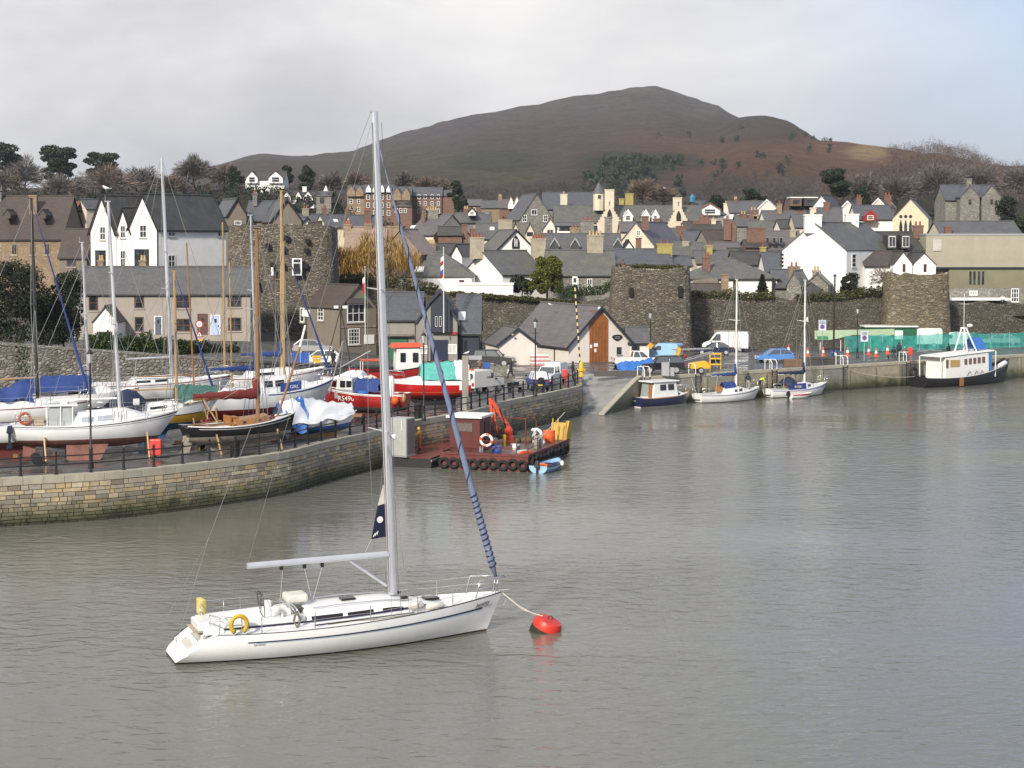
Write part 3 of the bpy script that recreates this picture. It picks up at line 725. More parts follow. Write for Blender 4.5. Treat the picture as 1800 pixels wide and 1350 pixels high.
# ------------------------------------------------------------------ houses
class House:
    def __init__(s, label, d, uA, uB, ve, vr, yaw=0, dep=8, ridge='x', wall=WHITEWALL, roof=SLATE, zb=None, over=.28, name='house', cat='house', root=None, A=None, L=None,
                 hip=0, barge=None, drop=4.5, th=.14, flat=False, zr=None, ze=None, group=None):
        yaw = R(yaw); s.dir = Vector((math.cos(yaw), math.sin(yaw), 0)); s.n = Vector((-math.sin(yaw), math.cos(yaw), 0))
        A = at(uA, ve, d) if A is None else A
        if L is None:
            k = ray(uB, ve)[0]; L = (k*A.y-A.x)/(s.dir.x-k*s.dir.y)
        s.ze = A.z if ze is None else ze; s.A = Vector((A.x, A.y, 0)); s.L, s.dep, s.ridge = L, dep, ridge
        mid = s.A+s.n*(dep/2) if ridge == 'x' else s.A+s.dir*(L/2)
        s.zr = zat(vr, mid.y+ (s.dir.y*L/2 if ridge == 'x' else 0)) if zr is None else zr
        s.zb = (min(tzx(A.x, max(A.y, 228)), s.ze-2)-.5 if A.y > 205 else s.ze-drop) if zb is None else zb
        s.root = root if root else thing(name, label, cat, (A.x, A.y, s.zb), group=group)
        s.off = s.root.location.copy()
        c = [s.A, s.A+s.dir*L, s.A+s.dir*L+s.n*dep, s.A+s.n*dep]
        z = lambda p, h: Vector((p.x, p.y, h))
        m = MB(s.off); ze, zr, zb = s.ze, s.zr, s.zb
        if flat:
            m.hexa([z(p, zb) for p in c], [z(p, ze) for p in c]); s.wall = m.build('wall', wall, s.root)
            if roof:
                m = MB(s.off); e = [c[0]-s.dir*over-s.n*over, c[1]+s.dir*over-s.n*over, c[2]+s.dir*over+s.n*over, c[3]-s.dir*over+s.n*over]
                m.hexa([z(p, ze+.003) for p in e], [z(p, ze+th*2) for p in e]); s.roof = m.build('roof', roof, s.root)
            return
        if ridge == 'x':
            e0, e1 = s.A+s.n*(dep/2)+s.dir*(hip*dep/2), s.A+s.n*(dep/2)+s.dir*(L-hip*dep/2)
            r0, r1 = (s.A+s.n*(dep/2), s.A+s.n*(dep/2)+s.dir*L)
            if hip: m.hexa([z(p, zb) for p in c], [z(p, ze) for p in c])
            else:
                v = [z(p, zb) for p in c]+[z(p, ze) for p in c]+[z(r0, zr), z(r1, zr)]
                m.add(v, [(0, 1, 5, 4), (2, 3, 7, 6), (1, 2, 6, 9, 5), (3, 0, 4, 8, 7), (0, 3, 2, 1), (4, 5, 9, 8), (6, 7, 8, 9)])
        else:
            r0, r1 = s.A+s.dir*(L/2), s.A+s.dir*(L/2)+s.n*dep
            e0, e1 = r0, r1
            v = [z(p, zb) for p in c]+[z(p, ze) for p in c]+[z(r0, zr), z(r1, zr)]
            m.add(v, [(0, 1, 5, 8, 4), (1, 2, 6, 5), (2, 3, 7, 9, 6), (3, 0, 4, 7), (0, 3, 2, 1), (4, 8, 9, 7), (5, 6, 9, 8)])
        s.wall = m.build('wall', wall, s.root)
        # roof: real slabs with overhang
        m = MB(s.off); up = Vector((0, 0, .05))
        if ridge == 'x':
            sl = (zr-ze)/(dep/2); dz = sl*over; o = .0 if hip else over*.7
            a0, a1 = c[0]-s.n*over-s.dir*(over if hip else o), c[1]-s.n*over+s.dir*(over if hip else o)
            b0, b1 = c[3]+s.n*over-s.dir*(over if hip else o), c[2]+s.n*over+s.dir*(over if hip else o)
            q0, q1 = e0-s.dir*o, e1+s.dir*o
            ZE, ZR = ze-dz+.05, zr+.05
            m.slab([z(a0, ZE+th), z(a1, ZE+th), z(q1, ZR+th), z(q0, ZR+th)], th)
            m.slab([z(b1, ZE+th), z(b0, ZE+th), z(q0, ZR+th), z(q1, ZR+th)], th)
            if hip:
                m.slab([z(b0, ZE+th), z(a0, ZE+th), z(q0, ZR+th)], th); m.slab([z(a1, ZE+th), z(b1, ZE+th), z(q1, ZR+th)], th)
            ends = [(q0, q1)]
            s.edges = [[(a0, ZE), (q0, ZR), (b0, ZE)], [(a1, ZE), (q1, ZR), (b1, ZE)]]
        else:
            sl = (zr-ze)/(L/2); dz = sl*over; o = over*.7
            a0, a1 = c[0]-s.dir*over-s.n*o, c[3]-s.dir*over+s.n*o
            b0, b1 = c[1]+s.dir*over-s.n*o, c[2]+s.dir*over+s.n*o
            q0, q1 = r0-s.n*o, r1+s.n*o; ZE, ZR = ze-dz+.05, zr+.05
            m.slab([z(a1, ZE+th), z(a0, ZE+th), z(q0, ZR+th), z(q1, ZR+th)], th)
            m.slab([z(b0, ZE+th), z(b1, ZE+th), z(q1, ZR+th), z(q0, ZR+th)], th)
            ends = [(q0, q1)]
            s.edges = [[(a0, ZE), (q0, ZR), (b0, ZE)], [(a1, ZE), (q1, ZR), (b1, ZE)]]
        s.roof = m.build('roof', roof, s.root)
        m = MB(s.off); p, q = ends[0]; m.tube(z(p, ZR+th+.02), z(q, ZR+th+.02), .11, n=6); m.build('ridge_tiles', roof, s.roof)
        if barge:
            for k, ed in enumerate(s.edges):
                dv = (-s.dir if k == 0 else s.dir) if ridge == 'x' else (-s.n if k == 0 else s.n)
                for (pa, za), (pb, zz) in ((ed[0], ed[1]), (ed[2], ed[1])):
                    m = MB(s.off); a_, b_ = z(pa, za-.12)+dv*.02, z(pb, zz-.12)+dv*.02
                    m.prism([a_, b_, b_+Vector((0, 0, .34)), a_+Vector((0, 0, .34))], dv*.06); m.build('bargeboard', barge, s.root)
        # gutter line under the eaves
        if ridge == 'x' and not hip:
            MB(s.off).tube(z(a0, ZE+.02), z(a1, ZE+.02), .07, n=5).build('gutter', BLACK, s.root)
    def face(s, f):
        if f == 'F': return s.A, -s.n, s.dir
        if f == 'R': return s.A+s.dir*s.L, s.dir, s.n
        if f == 'L': return s.A, -s.dir, -s.n
    def rect(s, f, u0, v0, u1, v1):
        p0, n, t = s.face(f); a = on_plane(u0, v1, p0, n); b = on_plane(u1, v0, p0, n)
        w = (b-a).dot(t); zlo, zhi = min(a.z, b.z), max(a.z, b.z)
        if w < 0: a = a+t*w; w = -w
        return a, n, t, w, zlo, zhi
    def win(s, f, u0, v0, u1, v1, fr=FRAMEW, nx=2, ny=2, sill=SILL, glass=GLASS, name='window', bar=.07):
        a, n, t, w, z0, z1 = s.rect(f, u0, v0, u1, v1); m = MB(s.off); up = Vector((0, 0, 1)); h = z1-z0
        o = Vector((a.x, a.y, z0))
        def bx(x0, x1, y0, y1, pr0, pr1, m): m.obox(o+t*((x0+x1)/2)+up*((y0+y1)/2)+n*((pr0+pr1)/2), t*((x1-x0)/2), n*((pr1-pr0)/2), up*((y1-y0)/2))
        fw = min(.11, w*.14)
        for x0, x1, y0, y1 in ((0, fw, 0, h), (w-fw, w, 0, h), (fw, w-fw, 0, fw), (fw, w-fw, h-fw, h)): bx(x0, x1, y0, y1, -.05, .06, m)
        for i in range(1, nx): bx(w*i/nx-bar/2, w*i/nx+bar/2, fw, h-fw, -.05, .045, m)
        for i in range(1, ny): bx(fw, w-fw, h*i/ny-bar/2, h*i/ny+bar/2, -.05, .04, m)
        W = m.build(name, fr, s.root)
        for i in range(nx if w > .7 and nx < 4 else 1):
            k = nx if w > .7 and nx < 4 else 1
            m = MB(s.off); x0 = max(fw, w*i/k); x1 = min(w-fw, w*(i+1)/k)
            bx(x0+.004, x1-.004, fw*.9, h-fw*.9, .004, .02, m); m.build('pane', glass, W)
        if sill: m = MB(s.off); bx(-.08, w+.08, -.12, -.005, -.05, .14, m); m.build('sill', sill, W)
        return W
    def door(s, f, u0, v0, u1, v1, mat, fr=FRAMEW, panel=True):
        a, n, t, w, z0, z1 = s.rect(f, u0, v0, u1, v1); up = Vector((0, 0, 1)); o = Vector((a.x, a.y, z0)); h = z1-z0
        m = MB(s.off)
        for x0, x1, y0, y1 in ((-.1, 0, 0, h+.1), (w, w+.1, 0, h+.1), (0, w, h, h+.1)): m.obox(o+t*((x0+x1)/2)+up*((y0+y1)/2)+n*.03, t*((x1-x0)/2), n*.06, up*((y1-y0)/2))
        D = m.build('door', fr, s.root)
        MB(s.off).obox(o+t*w/2+up*h/2+n*.01, t*(w/2-.003), n*.04, up*(h/2-.003)).build('door_leaf', mat, D)
        MB(s.off).obox(o+t*(w*.85)+up*(h*.48)+n*.07, t*.04, n*.03, up*.1).build('handle', BLACK, D)
        if panel: MB(s.off).obox(o+t*w*.5+up*h*.74+n*.055, t*w*.14, n*.01, up*h*.1).build('door_light', GLASS, D)
        return D
    def chim(s, u0, u1, vt, vb, d=None, deep=.8, mat=CHIMR, pots=2, pm=POTY, ph=.55, yaw=True):
        d = s.A.y+s.dep/2 if d is None else d
        a, b = at(u0, vt, d), at(u1, vb, d); w = abs(b.x-a.x); cx = (a.x+b.x)/2; zt, zb = a.z, b.z
        t, n = (s.dir, s.n) if yaw else (Vector((1, 0, 0)), Vector((0, 1, 0)))
        c = Vector((cx, d, 0)); m = MB(s.off); w2 = w/2/max(.35, abs(t.x)) if yaw and abs(s.dir.y) < .35 else w/2
        ap = w/2 if not yaw else max(.25, (w/2-deep/2*abs(s.dir.y)*.6))
        m.obox(c+Vector((0, 0, (zt+zb)/2-.3)), t*ap, n*(deep/2), (0, 0, (zt-zb)/2+.3))
        m.obox(c+Vector((0, 0, zt-.1)), t*(ap+.08), n*(deep/2+.08), (0, 0, .1))
        ch = m.build('chimney', mat, s.root)
        for i in range(pots):
            x = (-1+2*(i+.5)/pots)*ap*.85; m = MB(s.off); r = min(.15, ap*.8/max(1, pots))
            m.lathe([(r*1.15, 0), (r, .08), (r*.82, ph*.85), (r*1.05, ph*.88), (r*1.05, ph)], c+t*x+Vector((0, 0, zt)), 8); m.build('chimney_pot', pm, ch)
        return ch
    def skylight(s, u, v, w=.8, h=.9):
        # on the front slope
        if s.ridge == 'x':
            nrm = (s.n*(-(s.zr-s.ze))+Vector((0, 0, s.dep/2))).normalized(); p0 = Vector((s.A.x, s.A.y, s.ze+.22)); t = s.dir
        else: return
        p = on_plane(u, v, p0, nrm); q = nrm.cross(t); m = MB(s.off)
        m.obox(p+nrm*.02, t*w/2, q*h/2, nrm*.08); k = m.build('skylight', FRAMEW, s.roof)
        return k
def gdormer(h, u0, u1, vb, vt, d, dep, wall, roof, barge=None, win=True):
    """small gabled dormer, added to house h"""
    k = House('', d, u0, u1, vb-(vb-vt)*.45, vt, 0, dep, 'y', wall, roof, root=h.root, zb=zat(vb, d), over=.15, th=.08, barge=barge)
    k.wall.name = 'dormer_wall'; k.roof.name = 'dormer_roof'
    if win: k.win('F', u0+(u1-u0)*.22, vb-(vb-vt)*.55, u1-(u1-u0)*.22, vb-(vb-vt)*.08, nx=1, ny=2, sill=None)
    return k

# --- quay-side buildings
h = House('brown rendered harbour house with a white oriel window', 193, 598, 661, 541, 504, 38, 7.2, 'y', BROWNWALL, SLATEBR, zb=2.5, name='harbour_house')
h.win('F', 610, 534, 641, 567, nx=3, ny=2); h.win('F', 612, 577, 632, 606, nx=4, ny=4, bar=.05)
h.win('L', 559, 541, 569, 563, nx=2, ny=3); h.win('L', 528, 541, 535, 566, nx=1, ny=2)
m = MB(h.off); a, b = h.rect('F', 607, 532, 644, 527)[0:1][0], None
a, n, t, w, z0, z1 = h.rect('F', 607, 533, 645, 523); o = Vector((a.x, a.y, z0)); m.hexa([o-n*.0, o+t*w, o+t*w+n*.5, o+n*.5], [o+t*w*.1+Vector((0, 0, .6)), o+t*w*.9+Vector((0, 0, .6)), o+t*w*.9+n*.1+Vector((0, 0, .6)), o+t*w*.1+n*.1+Vector((0, 0, .6))]); m.build('oriel_roof', SLATEBR, h.root)
a, n, t, w, z0, z1 = h.rect('F', 640, 588, 657, 605); nb_ = MB(h.off).obox(a+t*w/2+n*.06+Vector((0, 0, (z1-z0)/2)), t*w/2, n*.05, (0, 0, (z1-z0)/2)).build('notice_board', FRAMEW, h.root)
a, n, t, w, z0, z1 = h.rect('L', 532, 545, 545, 556); MB(h.off).obox(Vector((a.x, a.y, (z0+z1)/2))+t*w/2+n*.06, t*w/2, n*.05, (0, 0, (z1-z0)/2)).build('sign_board', FRAMEW, h.root)
a, n, t, w, z0, z1 = h.rect('F', 597, 573, 661, 571); MB(h.off).obox(Vector((a.x, a.y, z0))+t*h.L/2+n*.04, t*(h.L/2), n*.05, (0, 0, .09)).build('string_course', SAND, h.root)

L1 = House('grey lifeboat house with blue slate roof and dark blue timber hoist gable', 191, 674, 740, 563, 517, 0, 9, 'x', GREYWALL, SLATEB, zb=2.5, name='lifeboat_house', cat='boathouse')
L2 = House('', 189.2, 733, 804, 566, 515, 0, 8, 'y', GREYWALL, SLATEB, zb=2.5, root=L1.root, barge=DARKTRIM)
L3 = House('', 190.5, 804, 842, 584, 521, 0, 8, 'x', DARKTRIM, SLATEB, zb=2.5, root=L1.root, over=.4)
L2.off = L3.off = L1.off
k = House('', 188.5, 757, 791, 531, 513.5, 0, 1.6, 'y', DARKTRIM, SLATEB, zb=zat(584, 188.5), root=L1.root, over=.3, barge=DARKTRIM); k.wall.name = 'hoist_gable'; k.roof.name = 'hoist_gable_roof'
k.win('F', 765, 556, 769, 574, nx=1, ny=1, sill=None); k.win('F', 772, 556, 776, 574, nx=1, ny=1, sill=None)
L2.door('F', 758, 599, 786, 634, NAVYP, DARKTRIM, False)
L2.win('F', 787, 605, 803, 622, nx=2, ny=1, sill=None, glass=plain('white_notices', (.6, .58, .56), .6, var=.5, scale=6)); L2.win('F', 738, 607, 752, 622, nx=1, ny=1, sill=None, glass=MATS['white_notices'])
L3.win('F', 815, 597, 822, 618, DARKTRIM, 1, 1, None)
L1.door('F', 684, 595, 716, 632, plain('green_door_paint', (.01, .13, .05), .5), DARKTRIM, False)
m = MB(L1.off); a, n, t, w, z0, z1 = L1.rect('F', 676, 595, 726, 589); m.obox(Vector((a.x, a.y, z1))+t*w/2+n*.3, t*w/2, n*.35, (0, 0, .1)); m.build('door_canopy', BROWNWALL, L1.root)
m = MB(L1.off); a, n, t, w, z0, z1 = L2.rect('F', 793, 592, 803, 586); m.obox(Vector((a.x, a.y, z1))+t*w/2+n*.12, t*w/2, n*.1, (0, 0, .14)); m.build('alarm_box', REDP, L1.root)
p = on_plane(806, 541, Vector((L3.A.x, L3.A.y, L3.ze+.1)), (L3.n*(-(L3.zr-L3.ze))+Vector((0, 0, 4))).normalized())
L3.skylight(812, 556, .8, 1.3)
for u0, v0, v1 in ((730, 568, 632), (842, 588, 634)):
    a, b = at(u0, v0, 188.9), at(u0, v1, 188.9); MB(L1.off).tube(a, b, .06, n=6).build('downpipe', BLACK, L1.root)

# cream boat hall with tall timber doors
B1 = House('cream boat hall with tall orange timber door and slate roof', 186, 1000, 1108, 606, 542, 27, 13.5, 'y', PINKWALL, SLATEP, zb=2.5, over=.55, name='boat_hall', cat='hall', barge=DARKTRIM, th=.2)
B2 = House('', 182.5, 876, 944, 607, 580, 14, 6, 'y', PINKWALL, SLATE, zb=2.5, root=B1.root, barge=DARKTRIM, over=.3)
B3 = House('', 189.5, 1106, 1141, 603, 578, 4, 5, 'x', PINKWALL, SLATE, zb=2.5, root=B1.root, over=.3)
B2.off = B3.off = B1.off
a, n, t, w, z0, z1 = B1.rect('F', 1036, 641, 1068, 553); m = MB(B1.off); apex = B1.A+B1.dir*B1.L/2
o = Vector((a.x, a.y, 2.7)); rz_ = lambda p: B1.ze+(B1.zr-B1.ze)*(1-abs((p-apex).dot(t))/(B1.L/2))-.22; q = o+t*w
m.prism([o+n*.1, q+n*.1, Vector((q.x, q.y, rz_(q)))+n*.1, Vector((apex.x, apex.y, B1.zr-.22))+n*.1, Vector((o.x, o.y, rz_(o)))+n*.1], -n*.2); D = m.build('timber_door', TIMBER, B1.root)
for i in range(1, 6):
    MB(B1.off).obox(o+t*(w*i/6)+n*.11+Vector((0, 0, (z1-z0)/2-.6)), t*.012, n*.012, (0, 0, (z1-z0)/2-.6)).build('board_joint', plain('dark_joint', (.06, .025, .01), .8), D)
MB(B1.off).obox(o+t*w/2+n*.13+Vector((0, 0, 5.6)), t*w/2, n*.03, (0, 0, .05)).build('transom_rail', TIMBER, D)
MB(B1.off).lathe([(.02, 0), (.16, .05), (.16, .25), (.05, .3)], o+t*w*.48+n*.1+Vector((0, 0, 5.95)), 8, n).build('flood_lamp', FRAMEW, B1.root)
for x, zz in ((.18, 1.9), (.28, 1.9), (.2, 1.3), (-.03, 1.75)):
    MB(B1.off).obox(o+t*(w*(x+.1))+n*.12+Vector((0, 0, zz)), t*.13, n*.008, (0, 0, .19)).build('notice', FRAMEW, D)
a, n, t, w, z0, z1 = B1.rect('F', 1076, 598, 1093, 589); cpt = Vector((a.x, a.y, (z0+z1)/2))+t*w/2+n*.05; m = MB(B1.off)
m.prism([cpt+t*(w/2*math.cos(q)+.12*math.sin(2*q))+Vector((0, 0, .34*math.sin(q))) for q in [2*math.pi*i/16 for i in range(16)]], n*.05); sg = m.build('oval_sign', BLACK, B1.root)
for dz in (.1, -.07):
    MB(B1.off).obox(cpt+n*.06+Vector((0, 0, dz)), t*.33, n*.006, (0, 0, .035)).build('sign_lettering', GALV, sg)
B1.win('F', 1084, 610, 1092, 623, DARKTRIM, 1, 1); B3.win('F', 1110, 608, 1124, 622, DARKTRIM, 1, 1)
a, b = at(980, 602, 190.5), at(980, 640, 190.5); m = MB(B1.off); a_ = B1.A+B1.n*3.2-B1.dir*.08; m.tube((a_.x, a_.y, B1.ze), (a_.x, a_.y, 2.7), .06); m.build('downpipe', BLACK, B1.root)
m = MB(B1.off); a_ = at(901, 588, 182.3); m.lathe([(.02, 0), (.12, .03), (.1, .2)], a_, 8, (0, -1, 0)); m.build('wall_lamp', POTY, B1.root)

# taupe terrace on the upper road
T = House('taupe rendered terrace row with one pale blue door and grey slate roof', 190, 128, 440, 517, 472, 0, 8, 'x', TAUPE, SLATE, zb=3.6, name='terrace_row', cat='terrace')
for u0, v0, u1, v1 in ((156, 519, 172, 546), (236, 520, 253, 542), (309, 518, 335, 542), (400, 516, 424, 540), (237, 557, 252, 583), (309, 560, 335, 583), (401, 558, 424, 582)):
    T.win('F', u0, v0, u1, v1, FRAMEB, 2 if u1-u0 > 18 else 1, 2)
T.door('F', 349, 553, 363, 588, FRAMEB, FRAMEB); T.door('F', 372, 555, 386, 589, plain('pale_blue_door', (.42, .5, .72), .4), FRAMEW); T.door('F', 273, 557, 284, 588, plain('slate_blue_door', (.1, .12, .17), .4), FRAMEW)
for u0, u1 in ((173, 183), (246, 258)): T.chim(u0, u1, 457, 477, d=194.5, mat=SAND, pots=2, yaw=False)
K = House('small white lean-to shed at the end of the taupe terrace', 186, 164, 206, 566, 541, 0, 4, 'y', WHITEWALL, SLATED, zb=3.6, name='shed', cat='shed', over=.2)
m = MB(K.off); a, b = at(170, 590, 185.9), at(196, 583, 185.9); m.box(a.x, b.x, 185.8, 185.95, a.z, b.z); m.build('name_board', BLACK, K.root)

# white gabled house
W1 = House('white gothic house with steep gables and dark lichened roof', 210, 277, 397, 400, 345, 50, 5.5, 'x', WHITEWALL, SLATED, zb=6, name='gabled_house', barge=BLACK, over=.35)
A2 = W1.A+W1.n*5.52+W1.dir*.15; A2.z = W1.ze
W2 = House('', 0, 0, 0, 0, 0, 50, 2.76, 'x', WHITEWALL, SLATED, zb=6, root=W1.root, A=A2, L=6, zr=zat(367, 214), ze=zat(405, 214), barge=BLACK, over=.3)
A3 = W1.A+W1.n*8.32-W1.dir*.1; A3.z = W1.ze
W3 = House('', 0, 0, 0, 0, 0, 50, 5.1, 'x', WHITEWALL, SLATED, zb=6, root=W1.root, A=A3, L=7, zr=zat(347, 220), ze=zat(407, 218), barge=BLACK, over=.35)
W2.off = W3.off = W1.off
A4 = W1.A+W1.n*5.52+W1.dir*5.6; A4.z = W1.ze
W4 = House('', 0, 0, 0, 0, 0, 50, 8, 'x', WHITEWALL, SLATED, zb=6, root=W1.root, A=A4, L=5, zr=zat(345, 218), ze=zat(398, 218)); W4.off = W1.off
DF = FRAMEW
W3.win('L', 176, 398, 186, 422); W2.win('L', 212, 396, 221, 419); W1.win('L', 246, 395, 258, 418)
W3.win('L', 168, 440, 186, 468, BLACK); W2.win('L', 212, 440, 221, 469); W1.win('L', 237, 438, 262, 470, BLACK, 3, 2)
W1.win('F', 295, 401, 308, 416); W1.win('F', 382, 401, 393, 416); W1.win('F', 295, 448, 308, 470)
for Hh in (W1, W2, W3):
    q = Hh.edges[0][1]; MB(W1.off).tube((q[0].x, q[0].y, q[1]-.4), (q[0].x, q[0].y, q[1]+1.2), .07, .02).build('finial', BLACK, W1.root)
for Hh in (W2, W1):
    a_ = Hh.A-Hh.dir*.06; MB(W1.off).tube((a_.x, a_.y, Hh.ze), (a_.x, a_.y, 7), .07).build('downpipe', BLACK, W1.root)

# buildings left of the white house
S1 = House('long brown-slated stone chapel behind the dark evergreen', 232, -60, 108, 420, 347, 0, 13, 'x', SAND, SLATEBR, name='chapel', cat='chapel')
S1.chim(52, 66, 343, 385, d=236, mat=SAND, pots=0); S1.chim(-8, 4, 338, 372, d=238, mat=STONE, pots=1)
for u0, u1 in ((5, 18), (68, 80)): gdormer(S1, u0, u1, 384, 370, 232.5, 3, SLATEBR, SLATEBR, win=False)
for u0 in (20, 52, 78): S1.win('F', u0, 428, u0+10, 448, SAND, 2, 1)
S2 = House('dark low slated cottage between the chapel and the white gabled house', 222, 104, 152, 452, 405, 0, 7, 'x', BROWNWALL, SLATEBR)
S2.win('F', 117, 456, 133, 469, FRAMEB, 2, 1)
S3 = House('small cream gabled cottage with grey roof behind the chapel', 262, 133, 152, 367, 352, -40, 4, 'y', CREAMWALL, SLATE); S3.win('F', 139, 367, 146, 376, FRAMEW, 2, 1, None)
S4 = House('red brick house with tall stack beside the cream cottage', 258, 98, 130, 372, 358, 0, 6, 'x', BRICK, TILERED); S4.chim(103, 113, 351, 368, mat=BRICK, pm=POTR); S4.chim(120, 128, 348, 366, mat=BRICK, pm=POTR)

# behind the dark tower
G1 = House('brown gabled house with blue-grey roof left of the paired gables', 240, 400, 433, 378, 351, 22, 9, 'y', BROWNWALL, SLATEB, barge=BLACK); G1.win('F', 412, 388, 424, 396, nx=3, ny=1, sill=None)
G2 = House('brown gabled house with blue-grey roof above the dark tower', 236, 478, 530, 388, 353, 18, 9, 'y', BROWNWALL, SLATEB, barge=BLACK)
G2.chim(444, 452, 340, 355, d=246, mat=STONE, pots=1, pm=POTR); G2.win('F', 505, 394, 514, 398, nx=2, ny=1, sill=None)
G3 = House('slate roof between the two brown gables', 243, 432, 480, 388, 356, 0, 8, 'x', BROWNWALL, SLATEB)
G4 = House('brown house with white bay window tucked behind the dark tower', 217, 551, 579, 435, 392, 18, 8, 'y', TAUPE, SLATEBR, name='house', over=.3); G4.win('F', 556, 443, 571, 468, nx=3, ny=2)
G5 = House('buff stone cottage with red chimney pots behind the willow', 232, 606, 676, 440, 402, 0, 7, 'x', SAND, SANDROOF); G5.chim(604, 618, 394, 410, mat=SAND, pots=3, pm=POTR); G5.chim(641, 654, 393, 410, mat=SAND, pots=3, pm=POTR)
G6 = House('sandstone gable with broad stack half hidden by the willow', 229, 668, 738, 446, 405, -14, 8, 'y', SAND, SANDROOF); G6.chim(683, 711, 397, 415, d=229.5, mat=SAND, pots=0, deep=1)

# far left hillside: white and brown houses
V1 = House('white hillside villa with two gables beside dark pines', 500, 431, 500, 316, 302, 0, 9, 'x', WHITEWALL, SLATED)
for u0, u1 in ((433, 453), (472, 497)): gdormer(V1, u0, u1, 322, 302, 499, 6, WHITEWALL, SLATED)
V2 = House('white gabled hillside house below the villa', 470, 495, 552, 350, 337, 0, 8, 'x', WHITEWALL, SLATED)
for u0, u1 in ((497, 511), (518, 530), (533, 550)): gdormer(V2, u0, u1, 355, 337, 469, 5, WHITEWALL, SLATED)
V2.chim(532, 539, 328, 341, mat=WHITEWALL, pots=0)
V3 = House('tall sandstone twin-gabled terrace left of the big mast', 430, 610, 641, 340, 327, 0, 10, 'x', SAND, SLATEB)
for u0, u1 in ((610, 624), (625, 639)): gdormer(V3, u0, u1, 345, 326, 429, 4, SAND, SLATEB, win=False)
for u, v in ((615, 350), (628, 350), (615, 364), (628, 364)): V3.win('F', u, v, u+5, v+8, nx=1, ny=2, sill=None)
V4 = House('tall dark brick terrace with white bays directly behind the big mast', 425, 641, 690, 340, 326, 0, 10, 'x', BRICK, SLATEB)
for u0 in (644, 656, 668, 680):
    for v0 in (342, 356, 370): V4.win('F', u0, v0, u0+6, v0+9, nx=1, ny=2, sill=None)
    gdormer(V4, u0-1, u0+8, 338, 324, 424, 3, FRAMEW, SLATEB, win=False)
V5 = House('brown brick twin-gabled terrace right of the big mast', 420, 690, 722, 345, 330, 0, 10, 'x', SAND, SLATEB)
for u0, u1 in ((690, 705), (706, 721)): gdormer(V5, u0, u1, 352, 329, 419, 4, SAND, SLATEB, win=False)
V6 = House('dark terrace with white painted bays beside the pine', 425, 722, 776, 345, 331, 0, 10, 'x', BRICK, SLATEB)
for u0 in (734, 745, 757, 768):
    for v0 in (342, 354, 367): V6.win('F', u0, v0, u0+5, v0+8, nx=1, ny=2, sill=None)
V7 = House('low brick villa with white windows below the twin gables', 405, 690, 724, 364, 356, 0, 8, 'x', BRICK, SLATEBR, hip=1)
for u0 in (694, 702, 710): V7.win('F', u0, 366, u0+5, 374, nx=1, ny=2, sill=None)
V8 = House('red tiled hillside house right of the pine', 450, 776, 805, 345, 336, 0, 8, 'x', BRICK, SLATEB)
V9 = House('red brick gabled hillside house with white bargeboards', 440, 822, 846, 362, 352, 0, 8, 'x', BRICK, SLATEP); V9.win('F', 828, 365, 836, 371, nx=2, ny=1, sill=None)
V10 = House('small red house with white gables in front of the school', 420, 878, 912, 366, 352, 0, 8, 'x', BRICK, SLATEP); V10.chim(876, 882, 345, 356, mat=SAND)
for u0, u1 in ((893, 903), (903, 914)): gdormer(V10, u0, u1, 367, 345, 419, 4, FRAMEW, SLATEP, BRICK, win=False)
V11 = House('grey slated house on the hillside left of the school', 430, 846, 878, 366, 354, 0, 8, 'x', SAND, SLATE)
sp = thing('church_spire', 'tiny white church spire on the hillside left of the big mast', 'spire', at(573, 345, 480)); m = MB(); hh = at(573, 320, 480).z-at(573, 345, 480).z
m.lathe([(1.0, 0), (.9, hh*.35), (1.15, hh*.36), (.05, hh)], (0, 0, -1), 8); m.build('spire', WHITEWALL, sp); MB().box(-1.3, 1.3, -1.3, 1.3, -9, -1).build('tower_base', STONE, sp)
V12 = House('square dark stone house on the hillside left of the sandstone terrace', 440, 556, 582, 345, 338, 0, 8, 'x', STONE, SLATE, hip=1); V12.win('F', 562, 347, 570, 358, FRAMEB, 2, 1, None)

# rows of roofs left of centre
def rowh(label, d, uA, uB, ve, vr, **kw): return House(label, d, uA, uB, ve, vr, kw.pop('yaw', 0), kw.pop('dep', 8), kw.pop('ridge', 'x'), kw.pop('wall', CREAMWALL), kw.pop('roof', SLATE), **kw)
r = rowh('blue slated terrace end above the tower roofline', 330, 536, 575, 398, 378, roof=SLATEB, wall=BRICK, yaw=25); r.chim(531, 543, 366, 382, mat=CHIMR, pm=POTR)
r = rowh('blue slated terrace house with two skylights', 325, 575, 620, 400, 379, roof=SLATEB, wall=CREAMWALL, yaw=25); r.skylight(590, 388); r.chim(566, 574, 366, 384, mat=BRICK, pm=POTR); r.chim(606, 616, 368, 385, mat=BRICK, pm=POTR)
r = rowh('blue slated terrace house next to the mast', 322, 622, 668, 402, 380, roof=SLATEB, wall=CREAMWALL, yaw=20); r.chim(640, 652, 370, 386, mat=BRICK, pm=POTR)
r = rowh('small white-gabled house peeping over the dark tower', 250, 528, 552, 398, 384, ridge='y', wall=WHITEWALL, roof=SLATE, yaw=20, barge=BLACK)
P1 = rowh('big pink-slated house with cream wall and yellow chimney pots', 285, 716, 762, 414, 379, yaw=-22, dep=15, ridge='x', wall=CREAMWALL, roof=SLATEP)
P1 = House('', 285, 714, 766, 412, 378, -28, 9, 'x', CREAMWALL, SLATEP, root=P1.root) if 0 else P1
P1.win('F', 736, 416, 742, 427, nx=1, ny=2); P1.chim(749, 770, 369, 388, d=290, mat=STONE, pots=4, pm=POTY, yaw=False); P1.chim(741, 747, 366, 392, d=289, mat=BRICK, pots=0, yaw=False); P1.skylight(726, 399)
